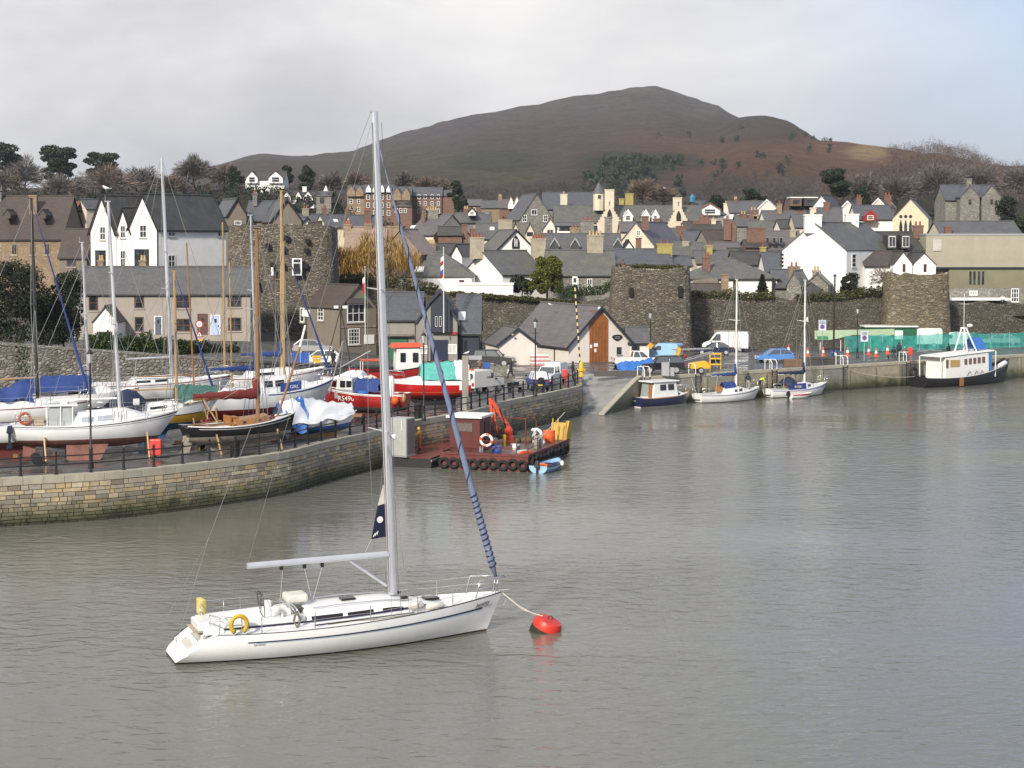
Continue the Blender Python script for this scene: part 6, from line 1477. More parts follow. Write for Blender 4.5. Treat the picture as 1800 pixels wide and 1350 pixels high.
# sugar-scoop stern: flat well panel and bathing lip on the sloping transom
T0, T1 = Vector(h.pt(0, 0)), Vector(h.pt(0, .52)); tn = Vector((-(T0.z-T1.z), 0, -(T1.x-T0.x))).normalized()
if tn.x > 0: tn = -tn
def tp(f, y): p = T0.lerp(T1, f); return Vector((p.x, y*p.y, p.z))
MB().hexa([tp(.95, -.5)+tn*.005, tp(.95, .5)+tn*.005, tp(.12, .4)+tn*.005, tp(.12, -.4)+tn*.005], [tp(.95, -.5)+tn*.03, tp(.95, .5)+tn*.03, tp(.12, .4)+tn*.03, tp(.12, -.4)+tn*.03]).build('transom_well', plain('shaded_cream_gelcoat', (.5, .48, .43), .5), t)  # flat panel, the shade of the recess put into its darker cream
for f in (.35, .65): MB().obox(tp(f, 0)+tn*.06, (0, .75, 0), tn*.04, (T1-T0).normalized()*.1).build('stern_step', WHITE, t, bevel=.02)
MB().path([tp(0, -1)+tn*.03, tp(.5, -1)+tn*.03, tp(1, -.97)+tn*.04, tp(1.08, -.6)+tn*.05, tp(1.1, 0)+tn*.05, tp(1.08, .6)+tn*.05, tp(1, .97)+tn*.04, tp(.5, 1)+tn*.03, tp(0, 1)+tn*.03], .035, 6).build('transom_moulding', WHITE, t, smooth=True)
MB().path([tp(0, 1)+tn*.05, tp(.5, 1)+tn*.07, tp(1, .97)+tn*.08], .022, 5).build('toe_rail', NAVS, t)
MB().lathe([(.02, 0), (.14, .02), (.14, .06), (.05, .08)], tp(.3, -.62)+tn*.02, 10, tn).build('hatch_cap', GREYP, t)
# coachroof, cockpit
cb = cabin(h, -1.9, 4.3, .62, .5, WHITE, fwd=2.6, aft=.25, top=.8, wins=[(.06, .26, .3, .68), (.29, .46, .3, .66), (.52, .66, .3, .62)], glass=plain('smoked_acrylic', (.02, .016, .014), .12), wmax=1.25, n=20)
for sd in (1, -1):
    m = MB(); Q = []
    for i in range(13):
        x = -4.9+ .28*i*2.6; 
    for x in [-4.9, -3.5, -2.4, -1.6, 0, 1.2, 2.4, 3.2]:
        tt = h.t_of(x); wy = min(1.25, h.w(tt)*.62) if x > -1.9 else 1.28; zz = h.deckz(x)+.13; Q.append([(x, sd*(wy+.02), zz), (x, sd*(wy+.015), zz+.07)])
    m.grid(Q); m.build('coachroof_stripe', NAVS, cb)
    m = MB(); m.hexa([(-5.6, sd*.78, h.deckz(-5)-.02), (-1.8, sd*.78, h.deckz(-2)-.02), (-1.8, sd*1.28, h.deckz(-2)-.02), (-5.6, sd*1.28, h.deckz(-5)-.02)] if sd > 0 else [(-5.6, -1.28, h.deckz(-5)-.02), (-1.8, -1.28, h.deckz(-2)-.02), (-1.8, -.78, h.deckz(-2)-.02), (-5.6, -.78, h.deckz(-5)-.02)],
           [(-5.5, sd*.8, h.deckz(-5)+.25), (-1.8, sd*.8, h.deckz(-2)+.42), (-1.8, sd*1.2, h.deckz(-2)+.42), (-5.5, sd*1.2, h.deckz(-5)+.25)] if sd > 0 else [(-5.5, -1.2, h.deckz(-5)+.25), (-1.8, -1.2, h.deckz(-2)+.42), (-1.8, -.8, h.deckz(-2)+.42), (-5.5, -.8, h.deckz(-5)+.25)]); m.build('cockpit_coaming', WHITE, t, bevel=.04)
    MB().lathe([(.11, 0), (.08, .06), (.07, .14), (.1, .18), (.02, .2)], (-2.6, sd*1.0, h.deckz(-2.6)+.4), 10).build('winch', STEEL, t, smooth='auto')
    MB().path([(-1.4, sd*.85, h.deckz(-1)+.56), (0, sd*.86, h.deckz(0)+.6), (1.4, sd*.78, h.deckz(1.4)+.55), (2.4, sd*.65, h.deckz(2.4)+.42)], .022, 5).build('grab_rail', STEEL, cb)
    MB().path([(-1.5, sd*1.55, h.deckz(-1)+.05), (2.5, sd*1.3, h.deckz(2)+.05)], .025, 4).build('genoa_track', BLACK, t)
MB().box(-5.9, -1.85, -.76, .76, h.deckz(-4)-.01, h.deckz(-4)+.012).build('cockpit_sole', TEAK, t)
pd = MB().hexa([(-3.1, -.17, h.deckz(-3)+.01), (-2.8, -.17, h.deckz(-3)+.01), (-2.8, .17, h.deckz(-3)+.01), (-3.1, .17, h.deckz(-3)+.01)], [(-3.05, -.1, h.deckz(-3)+.85), (-2.85, -.1, h.deckz(-3)+.85), (-2.85, .1, h.deckz(-3)+.85), (-3.05, .1, h.deckz(-3)+.85)]).build('pedestal', WHITE, t, bevel=.02)
m = MB(); m.torus((-3.2, 0, h.deckz(-3)+.72), (1, 0, .15), .5, .018, 24, 5); 
for k in range(6): m.tube((-3.2, 0, h.deckz(-3)+.72), (-3.2, .5*math.cos(k*1.047), h.deckz(-3)+.72+.5*math.sin(k*1.047)), .01, n=4)
m.build('steering_wheel', BLACK, pd)
MB().box(-5.75, -4.6, -.7, .7, h.deckz(-5)+.02, h.deckz(-5)+.32).build('helm_seat', WHITE, t, bevel=.05)
# folded sprayhood frame, liferaft canister
m = MB(); 
for k in range(3): m.path([(-2.0-.12*k, 1.12, h.deckz(-2)+.5), (-2.1-.15*k, .9, h.deckz(-2)+.68+.02*k), (-2.15-.15*k, 0, h.deckz(-2)+.74+.03*k), (-2.1-.15*k, -.9, h.deckz(-2)+.68+.02*k), (-2.0-.12*k, -1.12, h.deckz(-2)+.5)], .03, 5)
m.build('sprayhood_frame', STEEL, t, smooth=True)
MB().obox((-1.85, .1, h.deckz(-2)+.86), (.42, 0, 0), (0, .42, 0), (0, 0, .16)).build('folded_sprayhood', plain('cream_canvas', (.66, .64, .58), .8), t, bevel=.1)
MB().box(-1.95, -1.5, -.4, .4, h.deckz(-2)+.05, h.deckz(-2)+.5).build('companionway', plain('smoked_hatch', (.05, .04, .035), .3), t)
for x, y, q in ((.2, 0, .28), (3.6, 0, .3), (2.35, .5, .15), (2.35, -.5, .15)):
    zc = h.deckz(x)+(.62 if x < 1 else .52 if x < 3 else .22)
    MB().box(x-q, x+q, y-q*.8, y+q*.8, zc-.08, zc+.03).build('deck_hatch', MATS['smoked_acrylic'], t, bevel=.02)
# lifebelt, danbuoy, liferaft, outboard bracket
m = MB(); arc = [(-4.75+.0*i, -1.86, h.deckz(-5)+.55) for i in range(1)]; cx, cz = -4.45, h.deckz(-5)+.42
m.path([(cx+.3*math.cos(q), -1.82, cz+.32*math.sin(q)) for q in [R(-60+300*i/14) for i in range(15)]], .085, 8); m.build('horseshoe_lifebuoy', plain('yellow_lifebuoy', (.55, .36, .02), .6, var=.2), t, smooth=True)
MB().obox((-5.2, 1.45, h.deckz(-6)+.5), (.1, .05, 0), (-.05, .3, 0), (0, 0, .3)).build('lifesling_bag', plain('faded_yellow_canvas', (.62, .5, .16), .8, var=.2), t, bevel=.05)
MB().lathe([(.02, -.35), (.14, -.28), (.15, .25), (.02, .33)], (2.6, -1.25, h.deckz(2.6)+.28), 10, (1, .1, 0)).build('fender', plain('cream_fender', (.68, .64, .56), .6), t, smooth=True)
MB().lathe([(.02, -.45), (.12, -.35), (.13, .35), (.02, .42)], (3.4, -1.15, h.deckz(3.3)+.14), 10, (1, .15, 0)).build('fender', MATS['cream_fender'], t, smooth=True)
MB().path([(-2.2, -1.45, h.deckz(-2)+.65+.0), (-2.3, -1.5, h.deckz(-2)+.3), (-2.2, -1.52, h.deckz(-2)+.05), (-2.05, -1.5, h.deckz(-2)+.3), (-2.2, -1.45, h.deckz(-2)+.65)], .05, 5).build('coiled_rope', plain('grey_rope', (.16, .14, .12), .9), t)
MB().path([(-1, -1.6, h.deckz(-1)+.03), (0, -1.5, h.deckz(0)+.03), (1, -1.62, h.deckz(1)+.03), (2.2, -1.5, h.deckz(2)+.03), (2.9, -1.42, h.deckz(3)+.03)], .022, 4).build('deck_rope', plain('brown_rope', (.22, .17, .12), .9), t)
rails(h, stan=(-3.6, -1.6, .6, 2.6, 4.2), plen=1.35, r=.026, push=False)
m = MB()
for sd in (1, -1):
    for z in (.3, .6): m.path([(-4.3, sd*1.62, h.fs+z), (-5.1, sd*1.5, h.fs+z), (-5.35, sd*.9, h.fs+z)], .022, 5)
    for x, y in ((-4.3, 1.62), (-5.1, 1.5), (-5.35, .9)): m.tube((x, sd*y, h.fs), (x, sd*y, h.fs+.6), .022, n=5)
m.build('pushpit', STEEL, t, smooth=True)
top = rig(h, 2.05, h.deckz(2)+.55, 18.8, ALU, .125, .036, ((.34, 1.25), (.635, .95)), boom=(5.6, 3.35, .135, -.012), furl=(.15, plain('faded_blue_furled_sail', (.16, .2, .31), .8, var=.2, scale=3)), lines=.011, fz=.955, back=False, boomm=ALU, ecc=1.45)
zc = h.deckz(2)+.55
# spiral of sun-strip on the furled sail
bow = Vector((h.L/2-.12, 0, h.fb+.03)); ft = Vector((2.05-18.8*.036*.955, 0, zc+18.8*.955)); ax = (ft-bow).normalized(); a1 = ax.orthogonal().normalized(); a2 = ax.cross(a1)
def helix(f0, f1, turns, n, k=1.03, r=.03):
    m = MB(); m.path([bow.lerp(ft, f0+(f1-f0)*i/n)+(a1*math.cos(6.283*turns*i/n)+a2*math.sin(6.283*turns*i/n))*(.15*(1-.72*(f0+(f1-f0)*i/n))*k) for i in range(n+1)], r, 5); return m.build('sun_strip', NAVS, t)
helix(.05, .22, 14, 170); helix(.22, .84, 9, 160, r=.024)
for e0, e1 in (((top.x-.15, 0, top.z), (-5.2, 0, 4.4)),): wire(h, e0, e1, .012, WIRE, 'backstay')
for sd in (1, -1): wire(h, (-5.2, 0, 4.4), (-6.6, sd*1.35, h.fs+.02), .011, WIRE, 'backstay_leg')
MB().tube((2.05-.25, 0, zc+.35), (2.05-1.75, 0, 3.2), .055, .05, 8).build('boom_vang', ALU, t)
MB().lathe([(.02, -.11), (.11, -.06), (.11, .06), (.02, .11)], (2.3-.22, -.12, zc+18.8*.33), 8).build('deck_light', WHITEP, t)
for k, x in enumerate((-.8, -1.5, -2.4)): MB().box(x-.06, x+.06, -.05, .05, 3.05, 3.2).build('block', BLACK, t)
for x in (-.8, -1.5): wire(h, (x, 0, 3.05), (-1.2, 0, h.deckz(-1)+.6), .012, WIREP, 'mainsheet')
for x in (2.05-.18, 2.05+.2): wire(h, (x, -.1, zc+.1), (x-.62, -.08, zc+18.4), .012, plain('dark_halyard', (.1, .1, .1), .8), 'halyard')
# clew of the in-mast furled mainsail
xm_ = lambda z: 2.05-(z-zc)*.036-.19
cl = MB().grid([[(xm_(4.05), .02, 4.05), (xm_(4.05)-.62, -.06, 4.0)], [(xm_(4.9), .02, 4.9), (xm_(4.9)-.42, -.05, 4.85)], [(xm_(5.35), .02, 5.35), (xm_(5.35)-.3, -.04, 5.3)]]).build('mainsail_clew', NAVS, t)
MB().grid([[(xm_(5.35), .022, 5.35), (xm_(5.35)-.3, -.038, 5.3)], [(xm_(6.1), .02, 6.1), (xm_(6.1)-.04, 0, 6.1)]]).build('sail_head', plain('cream_sailcloth', (.68, .66, .58), .7), cl)
MB().lathe([(.02, 0), (.13, .004), (.13, .01)], (xm_(4.75)-.24, -.06, 4.75), 14, (.1, -1, 0)).build('sail_emblem', WHITEP, cl)
for k in range(3): MB().obox((xm_(4.15)-.5+.07*k, -.075, 4.16+.04*k), (.045-.015*k, 0, .07), (0, .004, 0), (-.012, 0, .012)).build('sail_patch', WHITEP, cl)
wire(h, (xm_(4)-.62, -.06, 4.0), (xm_(4)-.85, 0, 3.5), .012, WIREP, 'outhaul')
# bow roller, anchor, name
m = MB(); m.box(6.5, 6.95, -.09, .09, h.fb-.02, h.fb+.05); m.path([(6.75, 0, h.fb-.05), (6.85, 0, h.fb-.35), (6.7, 0, h.fb-.6)], .03, 5); m.build('bow_roller', STEEL, t)
p0 = h.pt(.90, .12); p1 = h.pt(.955, .12); mid_ = Vector(((p0[0]+p1[0])/2, -(p0[1]+p1[1])/2-.03, p0[2]-.05)); dx = Vector((p1[0]-p0[0], -(p1[1]-p0[1]), .09))
text('name_lettering', 'Jeremy', .26, frame(mid_, dx, (0, -.25, 1)), NAVS, t, shear=.3)
p0 = h.pt(.17, .29); p1 = h.pt(.23, .29); text('builder_lettering', 'BAVARIA', .11, frame(Vector(((p0[0]+p1[0])/2, -(p0[1]+p1[1])/2-.02, (p0[2]+p1[2])/2+.02)), Vector((p1[0]-p0[0], -(p1[1]-p0[1]), 0)), (0, 0, 1)), GREYP, t)

# --- mooring buoy and its warp
by = gz(960, 1098, .25)
t = thing('mooring_buoy', 'bright red drum buoy tilted in the water ahead of the sloop', 'buoy', (by.x, by.y, .12), rot=(R(8), R(22), 0)); m = MB()
m.lathe([(.05, -.5), (.5, -.46), (.6, -.3), (.61, .2), (.52, .36), (.2, .4), (.06, .4)], (0, 0, 0), 24); m.build('drum', plain('red_buoy_plastic', (.6, .035, .02), .45, var=.2, streak=.15), t, smooth='auto')
MB().lathe([(.612, -.46), (.62, -.1), (.61, 0)], (0, 0, 0), 24).build('weed_band', plain('black_weed', (.02, .022, .012), .8), t)
MB().torus((0, 0, .46), (0, 1, 0), .09, .025, 10, 5).build('shackle', RUST, t)
bt = Vector((by.x-.13, by.y-.05, .62)); bw = Vector((-6.75, 67.35, 0))+Matrix.Rotation(R(21.5), 3, 'Z') @ Vector((6.85, 0, 1.5))
m = MB(bw); m.path([bw, bw.lerp(bt, .4)+Vector((0, 0, -.16)), bw.lerp(bt, .75)+Vector((0, 0, -.14)), bt], .028, 6); m.path([bw+Vector((-.02, -.05, 0)), bw.lerp(bt, .5)+Vector((0, -.04, -.22)), bt], .02, 5); o = m.build('mooring_rope', WIREP); o.location = bw; tag(o, 'pale double mooring rope from the sloop to the buoy', 'rope')

# --- boats laid up on the hard
def place(u, v, d=None): 
    p = gz(u, v, HQ) if d is None else Vector(((u-900)/F*d, d, HQ)); return p
# white bilge-keeler in front
t = boat('laid_up_yacht', 'white bilge-keel yacht with pilothouse propped nearest the railing', 'yacht', (-25.4, 104.2, 4.02), 17)
h = Hull(t, 9.9, 3.0, .95, .9, 1.55, .62, tw=.62, rake=1.3, srake=.25, top=WHITE, bot=ANTIF, deckm=WHITE, stripes=[(.07, .12, NAVS), (.2, .22, NAVS)], bul=.05)
fin(h, -1.9, .6, -.35, -1.3, .09, ANTIF, 'bilge_keel', -.75, .25, -.15); fin(h, -1.9, .6, -.35, -1.3, .09, ANTIF, 'bilge_keel', .75, .25, .15); fin(h, -4.4, -3.6, -.2, -1.25, .06, ANTIF, 'rudder', 0, .1)
cabin(h, -1.6, 3.4, .84, .72, WHITE, fwd=1.8, wins=[(.12, .27, .32, .75), (.31, .48, .32, .75)], glass=plain('pale_curtained_window', (.42, .45, .5), .2))
ph = cabin(h, -3.0, -1.1, .62, 1.25, plain('clear_pilothouse_screen', (.38, .4, .4), .15, var=.1), fwd=.5, aft=.05, top=.85, name='pilothouse', taper=False, wmax=.9)
MB().box(-3.25, -1.2, -.95, .95, h.deckz(-2)+1.2, h.deckz(-2)+1.3).build('pilothouse_roof', WHITE, ph, bevel=.03)
for x in (-3.0, -2.2, -1.5):
    for sd in (1, -1): MB().tube((x, sd*.92, h.deckz(-2)), (x, sd*.86, h.deckz(-2)+1.22), .035).build('window_post', WHITEP, ph)
MB().box(-2.2, -1.8, -.25, .25, h.deckz(-2)+1.31, h.deckz(-2)+1.5).build('roof_box', WHITEP, ph)
for sd in (1, -1): MB().path([(-1.2, sd*.95, h.deckz(0)+.5), (0, sd*.95, h.deckz(0)+.56), (1.6, sd*.8, h.deckz(1.6)+.5)], .03, 5).build('grab_rail', VARN, t)
MB().path([(-4.3+.32*math.cos(q), -1.0, 1.35+.32*math.sin(q)) for q in [R(360*i/14) for i in range(14)]], .08, 6, True).build('lifebuoy', plain('faded_red_lifebuoy', (.4, .09, .05), .7), t)
MB().box(-4.3, -3.2, -.9, .9, .9, 1.25).build('cockpit_lockers', TEAK, t)
rails(h, stan=(-2.4, -.6, 1.2, 2.8), plen=1.0, r=.024)
rig(h, 1.35, h.deckz(1.3)+.5, 12.9, ALU, .085, .045, ((.42, .85), (.66, .6)), boom=(3.8, 2.35, .06), lines=.021, boomm=WHITEP)
props(h, (-3.2, 2.9), -1.32)
outboard(h, -4.95, .35, NAVYP, .5); 
# left-hand boats under blue tarpaulin
t = boat('laid_up_yacht', 'white yacht under a slumped blue tarpaulin beside the black mast', 'yacht', (-32.6, 112.5, 4.2), 16)
h = Hull(t, 9.4, 2.8, 1.0, .95, 1.3, .6, tw=.55, top=WHITE, bot=ANTIF, stripes=[(.1, .16, REDDK)]); fin(h, -1.4, 1, -.4, -1.5, .12, ANTIF)
cabin(h, -1.5, 2.8, .62, .4, WHITE, fwd=1.2)
drape(h, -3.4, .9, lambda f: 2.35+.25*math.sin(f*9), lambda f: 1.15-.3*f, lambda f: 1.35+.15*math.sin(f*17), TARPB if 0 else BLUEC, sag=.09)
MB().tube((-4.4, 0, 2.55), (1.4, 0, 2.8), .06).build('ridge_pole', SPAR, t)
rails(h, stan=(-2, 0, 2), push=True, plen=.9)
rig(h, 1.2, 1.4, 13.2, plain('black_mast_paint', (.03, .028, .03), .4), .09, .02, ((.47, .85),), lines=.021, furl=(.1, BLUEC))
props(h, (-2.6, 2.4), -1.5)
t = boat('laid_up_yacht', 'white yacht with slim pale mast hidden behind the tarpaulined one', 'yacht', (-31.0, 121, 4.2), 22)
h = Hull(t, 9.0, 2.8, 1.0, .95, 1.3, .6, tw=.55, top=WHITE, bot=ANTIB); fin(h, -1.4, 1, -.4, -1.5, .12, ANTIB); cabin(h, -1.5, 2.8, .62, .45, WHITE, wins=[(.2, .55, .3, .75)])
drape(h, -4.0, 1.0, lambda f: 2.3, lambda f: 1.2, lambda f: 1.2, BLUEC); rails(h, stan=(0, 2)); rig(h, .9, 1.4, 10.3, ALU, .08, .035, ((.5, .8),), lines=.021); props(h, (-2.4, 2.2), -1.5)
t = boat('motor_cruiser', 'white motor cruiser with dark outboard at the left edge', 'motorboat', (-32.2, 104.2, 3.75), 196)
h = Hull(t, 7.2, 2.6, .95, 1.0, 1.4, .4, tw=.9, rake=1.1, top=WHITE, bot=ANTIF, bilge=3.5); cabin(h, -.8, 2.6, .75, .75, WHITE, fwd=1.4, wins=[(.1, .6, .35, .8)]); outboard(h, -3.65, .5, BLACK); fin(h, -2.8, 2, -.25, -1.05, .3, RUST, 'cradle')
# white yacht by the wall
t = boat('laid_up_yacht', 'long white yacht propped against the rubble retaining wall', 'yacht', (-26.4, 126.5, 4.45), 20)
h = Hull(t, 11.4, 3.4, 1.1, 1.1, 1.55, .7, tw=.72, rake=1.2, top=WHITE, bot=ANTIG, stripes=[(.06, .11, REDDK), (.2, .22, NAVS)]); fin(h, -1.2, 1.2, -.4, -1.75, .14, ANTIG)
cabin(h, -2.2, 3.2, .62, .45, WHITE, fwd=2.0, wins=[(.1, .3, .3, .7), (.36, .54, .3, .7)])
MB().path([(-5+.4*math.cos(q), 1.2, 2.0+.4*math.sin(q)) for q in [R(30*i) for i in range(12)]], .05, 5, True).build('steering_wheel', STEEL, t)
MB().path([(-1.6, -1.1, 1.62), (0, -1.15, 1.6), (3, -.9, 1.65)], .05, 5).build('grab_rail', VARN, t)
rails(h, stan=(-3, -1, 1, 3)); rig(h, 1.1, h.deckz(1)+.4, 16.2, ALU, .11, .037, ((.4, 1.0), (.57, .8)), boom=(3.2, 2.95, .07, -.03), lines=.021); props(h, (-3.4, 3), -1.75)
# yellow and white yacht with navy sprayhood
t = boat('laid_up_yacht', 'white yacht with mustard-yellow lower hull and navy sprayhood', 'yacht', (-23.6, 112.2, 4.05), 24)
h = Hull(t, 8.6, 2.7, .95, .9, 1.4, .55, tw=.6, rake=1.1, top=plain('mustard_yellow_gelcoat', (.55, .3, .02), .35), bot=ANTIB, deckm=WHITE, stripes=[(0, .45, WHITE), (.45, .5, NAVS)]); fin(h, -1, 1, -.3, -1.35, .12, ANTIB)
cabin(h, -1.2, 2.6, .62, .42, WHITE, fwd=1.4, wins=[(.2, .5, .3, .7)]); canopy(h, -2.9, -.6, 1.1, h.deckz(-1)+.1, 1.35, NAVYC)
MB().box(-1.6, -1.2, -1.13, -1.08, h.deckz(-1)+.5, h.deckz(-1)+.9).build('canopy_window', FRAMEW, t)
drape(h, 1.4, 4.2, lambda f: 2.5-.2*f, lambda f: 1.05-.5*f, lambda f: 1.35+.3*f, TARPG)
rails(h, stan=(-1.5, .5, 2.2)); rig(h, 1.5, 1.35, 8.6, SPAR, .085, .01, ((.6, .7),), boom=(3.0, 2.2, .06), lines=.021, furl=(.09, BLUEC)); props(h, (-2.4, 2.4), -1.35)
# behind: red-bottomed yacht
t = boat('laid_up_yacht', 'white yacht with dark red bottom and blue sail cover behind the black cutter', 'yacht', (-18.9, 119.6, 4.3), 28)
h = Hull(t, 8.8, 2.8, 1.0, .95, 1.3, .9, tw=.55, top=WHITE, bot=REDDK); fin(h, -1.4, 1.2, -.4, -1.6, .15, REDDK); cabin(h, -1.6, 2.6, .64, .5, WHITE, wins=[(.15, .5, .3, .75)])
rails(h, stan=(-1, 1)); rig(h, 1.0, 1.5, 12.0, ALU, .07, .03, ((.45, .9), (.56, .7)), boom=(3.2, 2.7, .08), cover=BLUEC, lines=.021); props(h, (-2.4, 2.4), -1.6)
MB().tube((-3.4, .4, 1.0), (-3.9, .3, 11.6), .07, .05, 8).build('wooden_mizzen_mast', SPARD, t)
# black gaff cutter
t = boat('gaff_cutter', 'black wooden cutter with varnished cabin and maroon sail cover', 'sailing boat', (-17.3, 108.3, 3.78), 36)
CREAMB = plain('cream_bottom_paint', (.42, .37, .3), .7, var=.3, streak=.3)
h = Hull(t, 7.9, 2.6, .75, .62, 1.15, .7, tw=.5, rake=.35, srake=.3, top=plain('black_hull_gloss', (.014, .014, .016), .25, coat=.3), bot=CREAMB, deckm=WHITEP, bilge=2.1, stripes=[(.22, .27, WHITEP, .08, .97)], bul=.12, rub=WHITEP)
fin(h, -2.6, 2.0, -.45, -1.05, .1, CREAMB, 'long_keel', 0, -.2); fin(h, -3.9, -3.2, .1, -1.0, .05, CREAMB, 'rudder')
c = cabin(h, -.9, 1.9, .66, .46, VARN, fwd=.2, aft=.1, wins=[(.25, .33, .45, .75), (.65, .73, .45, .75)], n=14)
m = MB(); m.box(-.95, -.85, -.5, .5, h.deckz(-1), h.deckz(-1)+.7); m.box(-.6, -.3, -.35, .35, h.deckz(0)+.45, h.deckz(0)+.6); m.build('companion_hatch', VARN, c)
for sd in (1, -1):
    MB().path([(-3.2, sd*.6, h.deckz(-3)+.12), (-2, sd*.85, h.deckz(-2)+.22), (-.9, sd*.9, h.deckz(-1)+.3)], .06, 5).build('cockpit_coaming', VARN, t)
MB().path([(-2.6, -.5, .95), (-2.2, -.2, 1.1), (-1.9, .2, 1.0), (-2.3, .4, .95), (-2.7, 0, .95)], .09, 6).build('red_hose', REDC, t)
rig(h, 1.25, h.deckz(1)+.1, 12.3, SPARD, .12, .0, (), boom=(4.3, 2.35, .13, .0), cover=REDC, lines=.02, back=False, topm=BLACK)
MB().tube((1.25, 0, 10.6), (1.25, 0, 12.8), .1, .085, 9).build('white_masthead', WHITEP, t)
for y in (-.25, .25): wire(h, (1.1, y, 3.5), (-2.9, y*2.5, 1.6), .012, WIREP, 'lazy_jack')
MB().tube((2.6, -.1, h.deckz(2.6)+.15), (4.25, -.15, 5.35), .085, .075, 8).build('raised_bowsprit', SPARD, t); MB().tube((4.25, -.15, 5.35), (4.65, -.16, 6.75), .085, .07, 8).build('bowsprit_tip', WHITEP, t)
MB().lathe([(.05, 0), (.16, .05), (.1, .25), (.16, .3)], (2.3, 0, h.deckz(2.3)), 10).build('windlass', REDC, t)
m = MB(); 
for sd in (1, -1): m.tube((-1.9, sd*.7, .8), (-2.6, sd*.08, 2.3), .05, n=5)
m.build('boom_crutch', SPAR, t)
props(h, (-2.2, 2.2), -1.08)
# white motor sailer with blue stripe
t = boat('motor_sailer', 'white motor sailer with blue sheer stripe and blue name dodger', 'motorboat', (-16.6, 121.3, 4.35), 33)
h = Hull(t, 8.6, 3.0, 1.15, 1.0, 1.75, .8, tw=.6, rake=.9, top=plain('chalky_white_gelcoat', (.66, .66, .64), .45, streak=.15), bot=REDDK, deckm=WHITEP, stripes=[(.03, .14, BLUEP)], rub=WHITEP); fin(h, -2.5, 1.5, -.5, -1.6, .15, REDDK)
cabin(h, -1.9, 1.3, .72, 1.1, WHITE, fwd=.9, aft=.1, wins=[(.1, .3, .45, .85), (.36, .58, .45, .85)], n=14); cabin(h, 1.0, 2.9, .6, .45, WHITE, fwd=1.0)
MB().box(-1.95, -1.85, -.6, .3, h.deckz(-2)+.35, h.deckz(-2)+1.05).build('wheelhouse_door', FRAMEB, t)
e0, e1 = h.edge(-.6, -.02, .05), h.edge(1.1, -.02, .05); MB().prism([(e0.x, -e0.y, e0.z), (e1.x, -e1.y, e1.z), (e1.x, -e1.y, e1.z+.62), (e0.x, -e0.y, e0.z+.58)], (0, .03, 0)).build('name_dodger', plain('bright_blue_canvas', (.02, .07, .3), .7), t)
text('name_lettering', 'GIRL', .34, frame(Vector(((e0.x+e1.x)/2+.25, -(e0.y+e1.y)/2-.03, e0.z+.33)), (1, 0, .02), (0, 0, 1)), WHITEP, t)
rails(h, stan=(-2.5, -.8, 1.4, 2.6), r=.03, hgt=.7, plen=1.3); rig(h, .4, h.deckz(0)+1.0, 9.6, SPAR, .085, .0, ((.62, .8),), lines=.021, furl=(.09, BLUEC)); props(h, (-2.4, 2.4), -1.6)
MB().tube((-3.6, 0, 1.1), (-3.75, 0, 10.2), .07, .05, 8).build('mizzen_mast', SPAR, t)
# ketch behind
t = boat('laid_up_ketch', 'white ketch with two pale wooden masts behind the motor sailer', 'yacht', (-19.6, 136, 4.3), 24)
h = Hull(t, 9.8, 3.0, 1.1, 1.0, 1.6, .8, tw=.5, top=WHITE, bot=ANTIB, stripes=[(.1, .16, REDDK)]); fin(h, -2, 1.5, -.4, -1.6, .15, ANTIB); cabin(h, -1.8, 2.6, .66, .5, WHITE, wins=[(.2, .5, .3, .75)])
rails(h, stan=(-1.5, .5, 2.2)); rig(h, 1.3, 1.5, 14.2, SPAR, .12, .0, ((.5, .9),), boom=(3.2, 2.6, .09), cover=BLUEC, lines=.022); m = MB(); m.tube((-3.4, 0, 1.1), (-3.5, 0, 13.2), .1, .06, 8); m.build('mizzen_mast', SPAR, t); props(h, (-2.4, 2.4), -1.6)
for sd in (1, -1): wire(h, (-3.4, sd*1.0, 1.1), (-3.5, 0, 12.6), .02)
# launching trolleys and yard gear
for k, (u, d, lab) in enumerate(((60, 101.5, 'launching trolley under the stern of the bilge-keeler'), (130, 107, 'launching trolley behind the twin keels'), (340, 109, 'launching trolley between the yellow hull and the cutter'), (480, 112.5, 'launching trolley beside the covered boat'), (620, 124, 'launching trolley under the red fishing boat'))):
    t = thing('launching_trolley', lab, 'trolley', ((u-900)/F*d, d, HQ), R(20+15*k)); m = MB(); m.box(-1.4, 1.4, -.5, -.42, .32, .4); m.box(-1.4, 1.4, .42, .5, .32, .4); m.box(-.2, .2, -.6, .6, .3, .36); m.build('frame', GALV if k % 2 else RUST, t)
    for y in (-.68, .68): MB().lathe([(.18, -.07), (.3, -.05), (.31, 0), (.3, .05), (.18, .07)], (0, y, .31), 12, (0, 1, 0)).build('wheel', TYRE, t)
    for x in (-1.2, 1.1): MB().box(x-.12, x+.12, -.4, .4, .405, .62).build('chock', SPARD, t)
# small open boat by the bow of the motor sailer
t = boat('open_dinghy', 'blue and white open dinghy chocked between the motor sailer and the red hull', 'dinghy', (-14.9, 131.5, 3.3), 40)
h = Hull(t, 4.2, 1.6, .55, .5, .8, .3, tw=.7, top=WHITE, bot=ANTIB, deckm=plain('mid_blue_interior', (.07, .2, .45), .6), stripes=[(.05, .3, NAVS)], bul=.2); fin(h, -1.2, 1.2, -.1, -.6, .15, RUST, 'cradle')
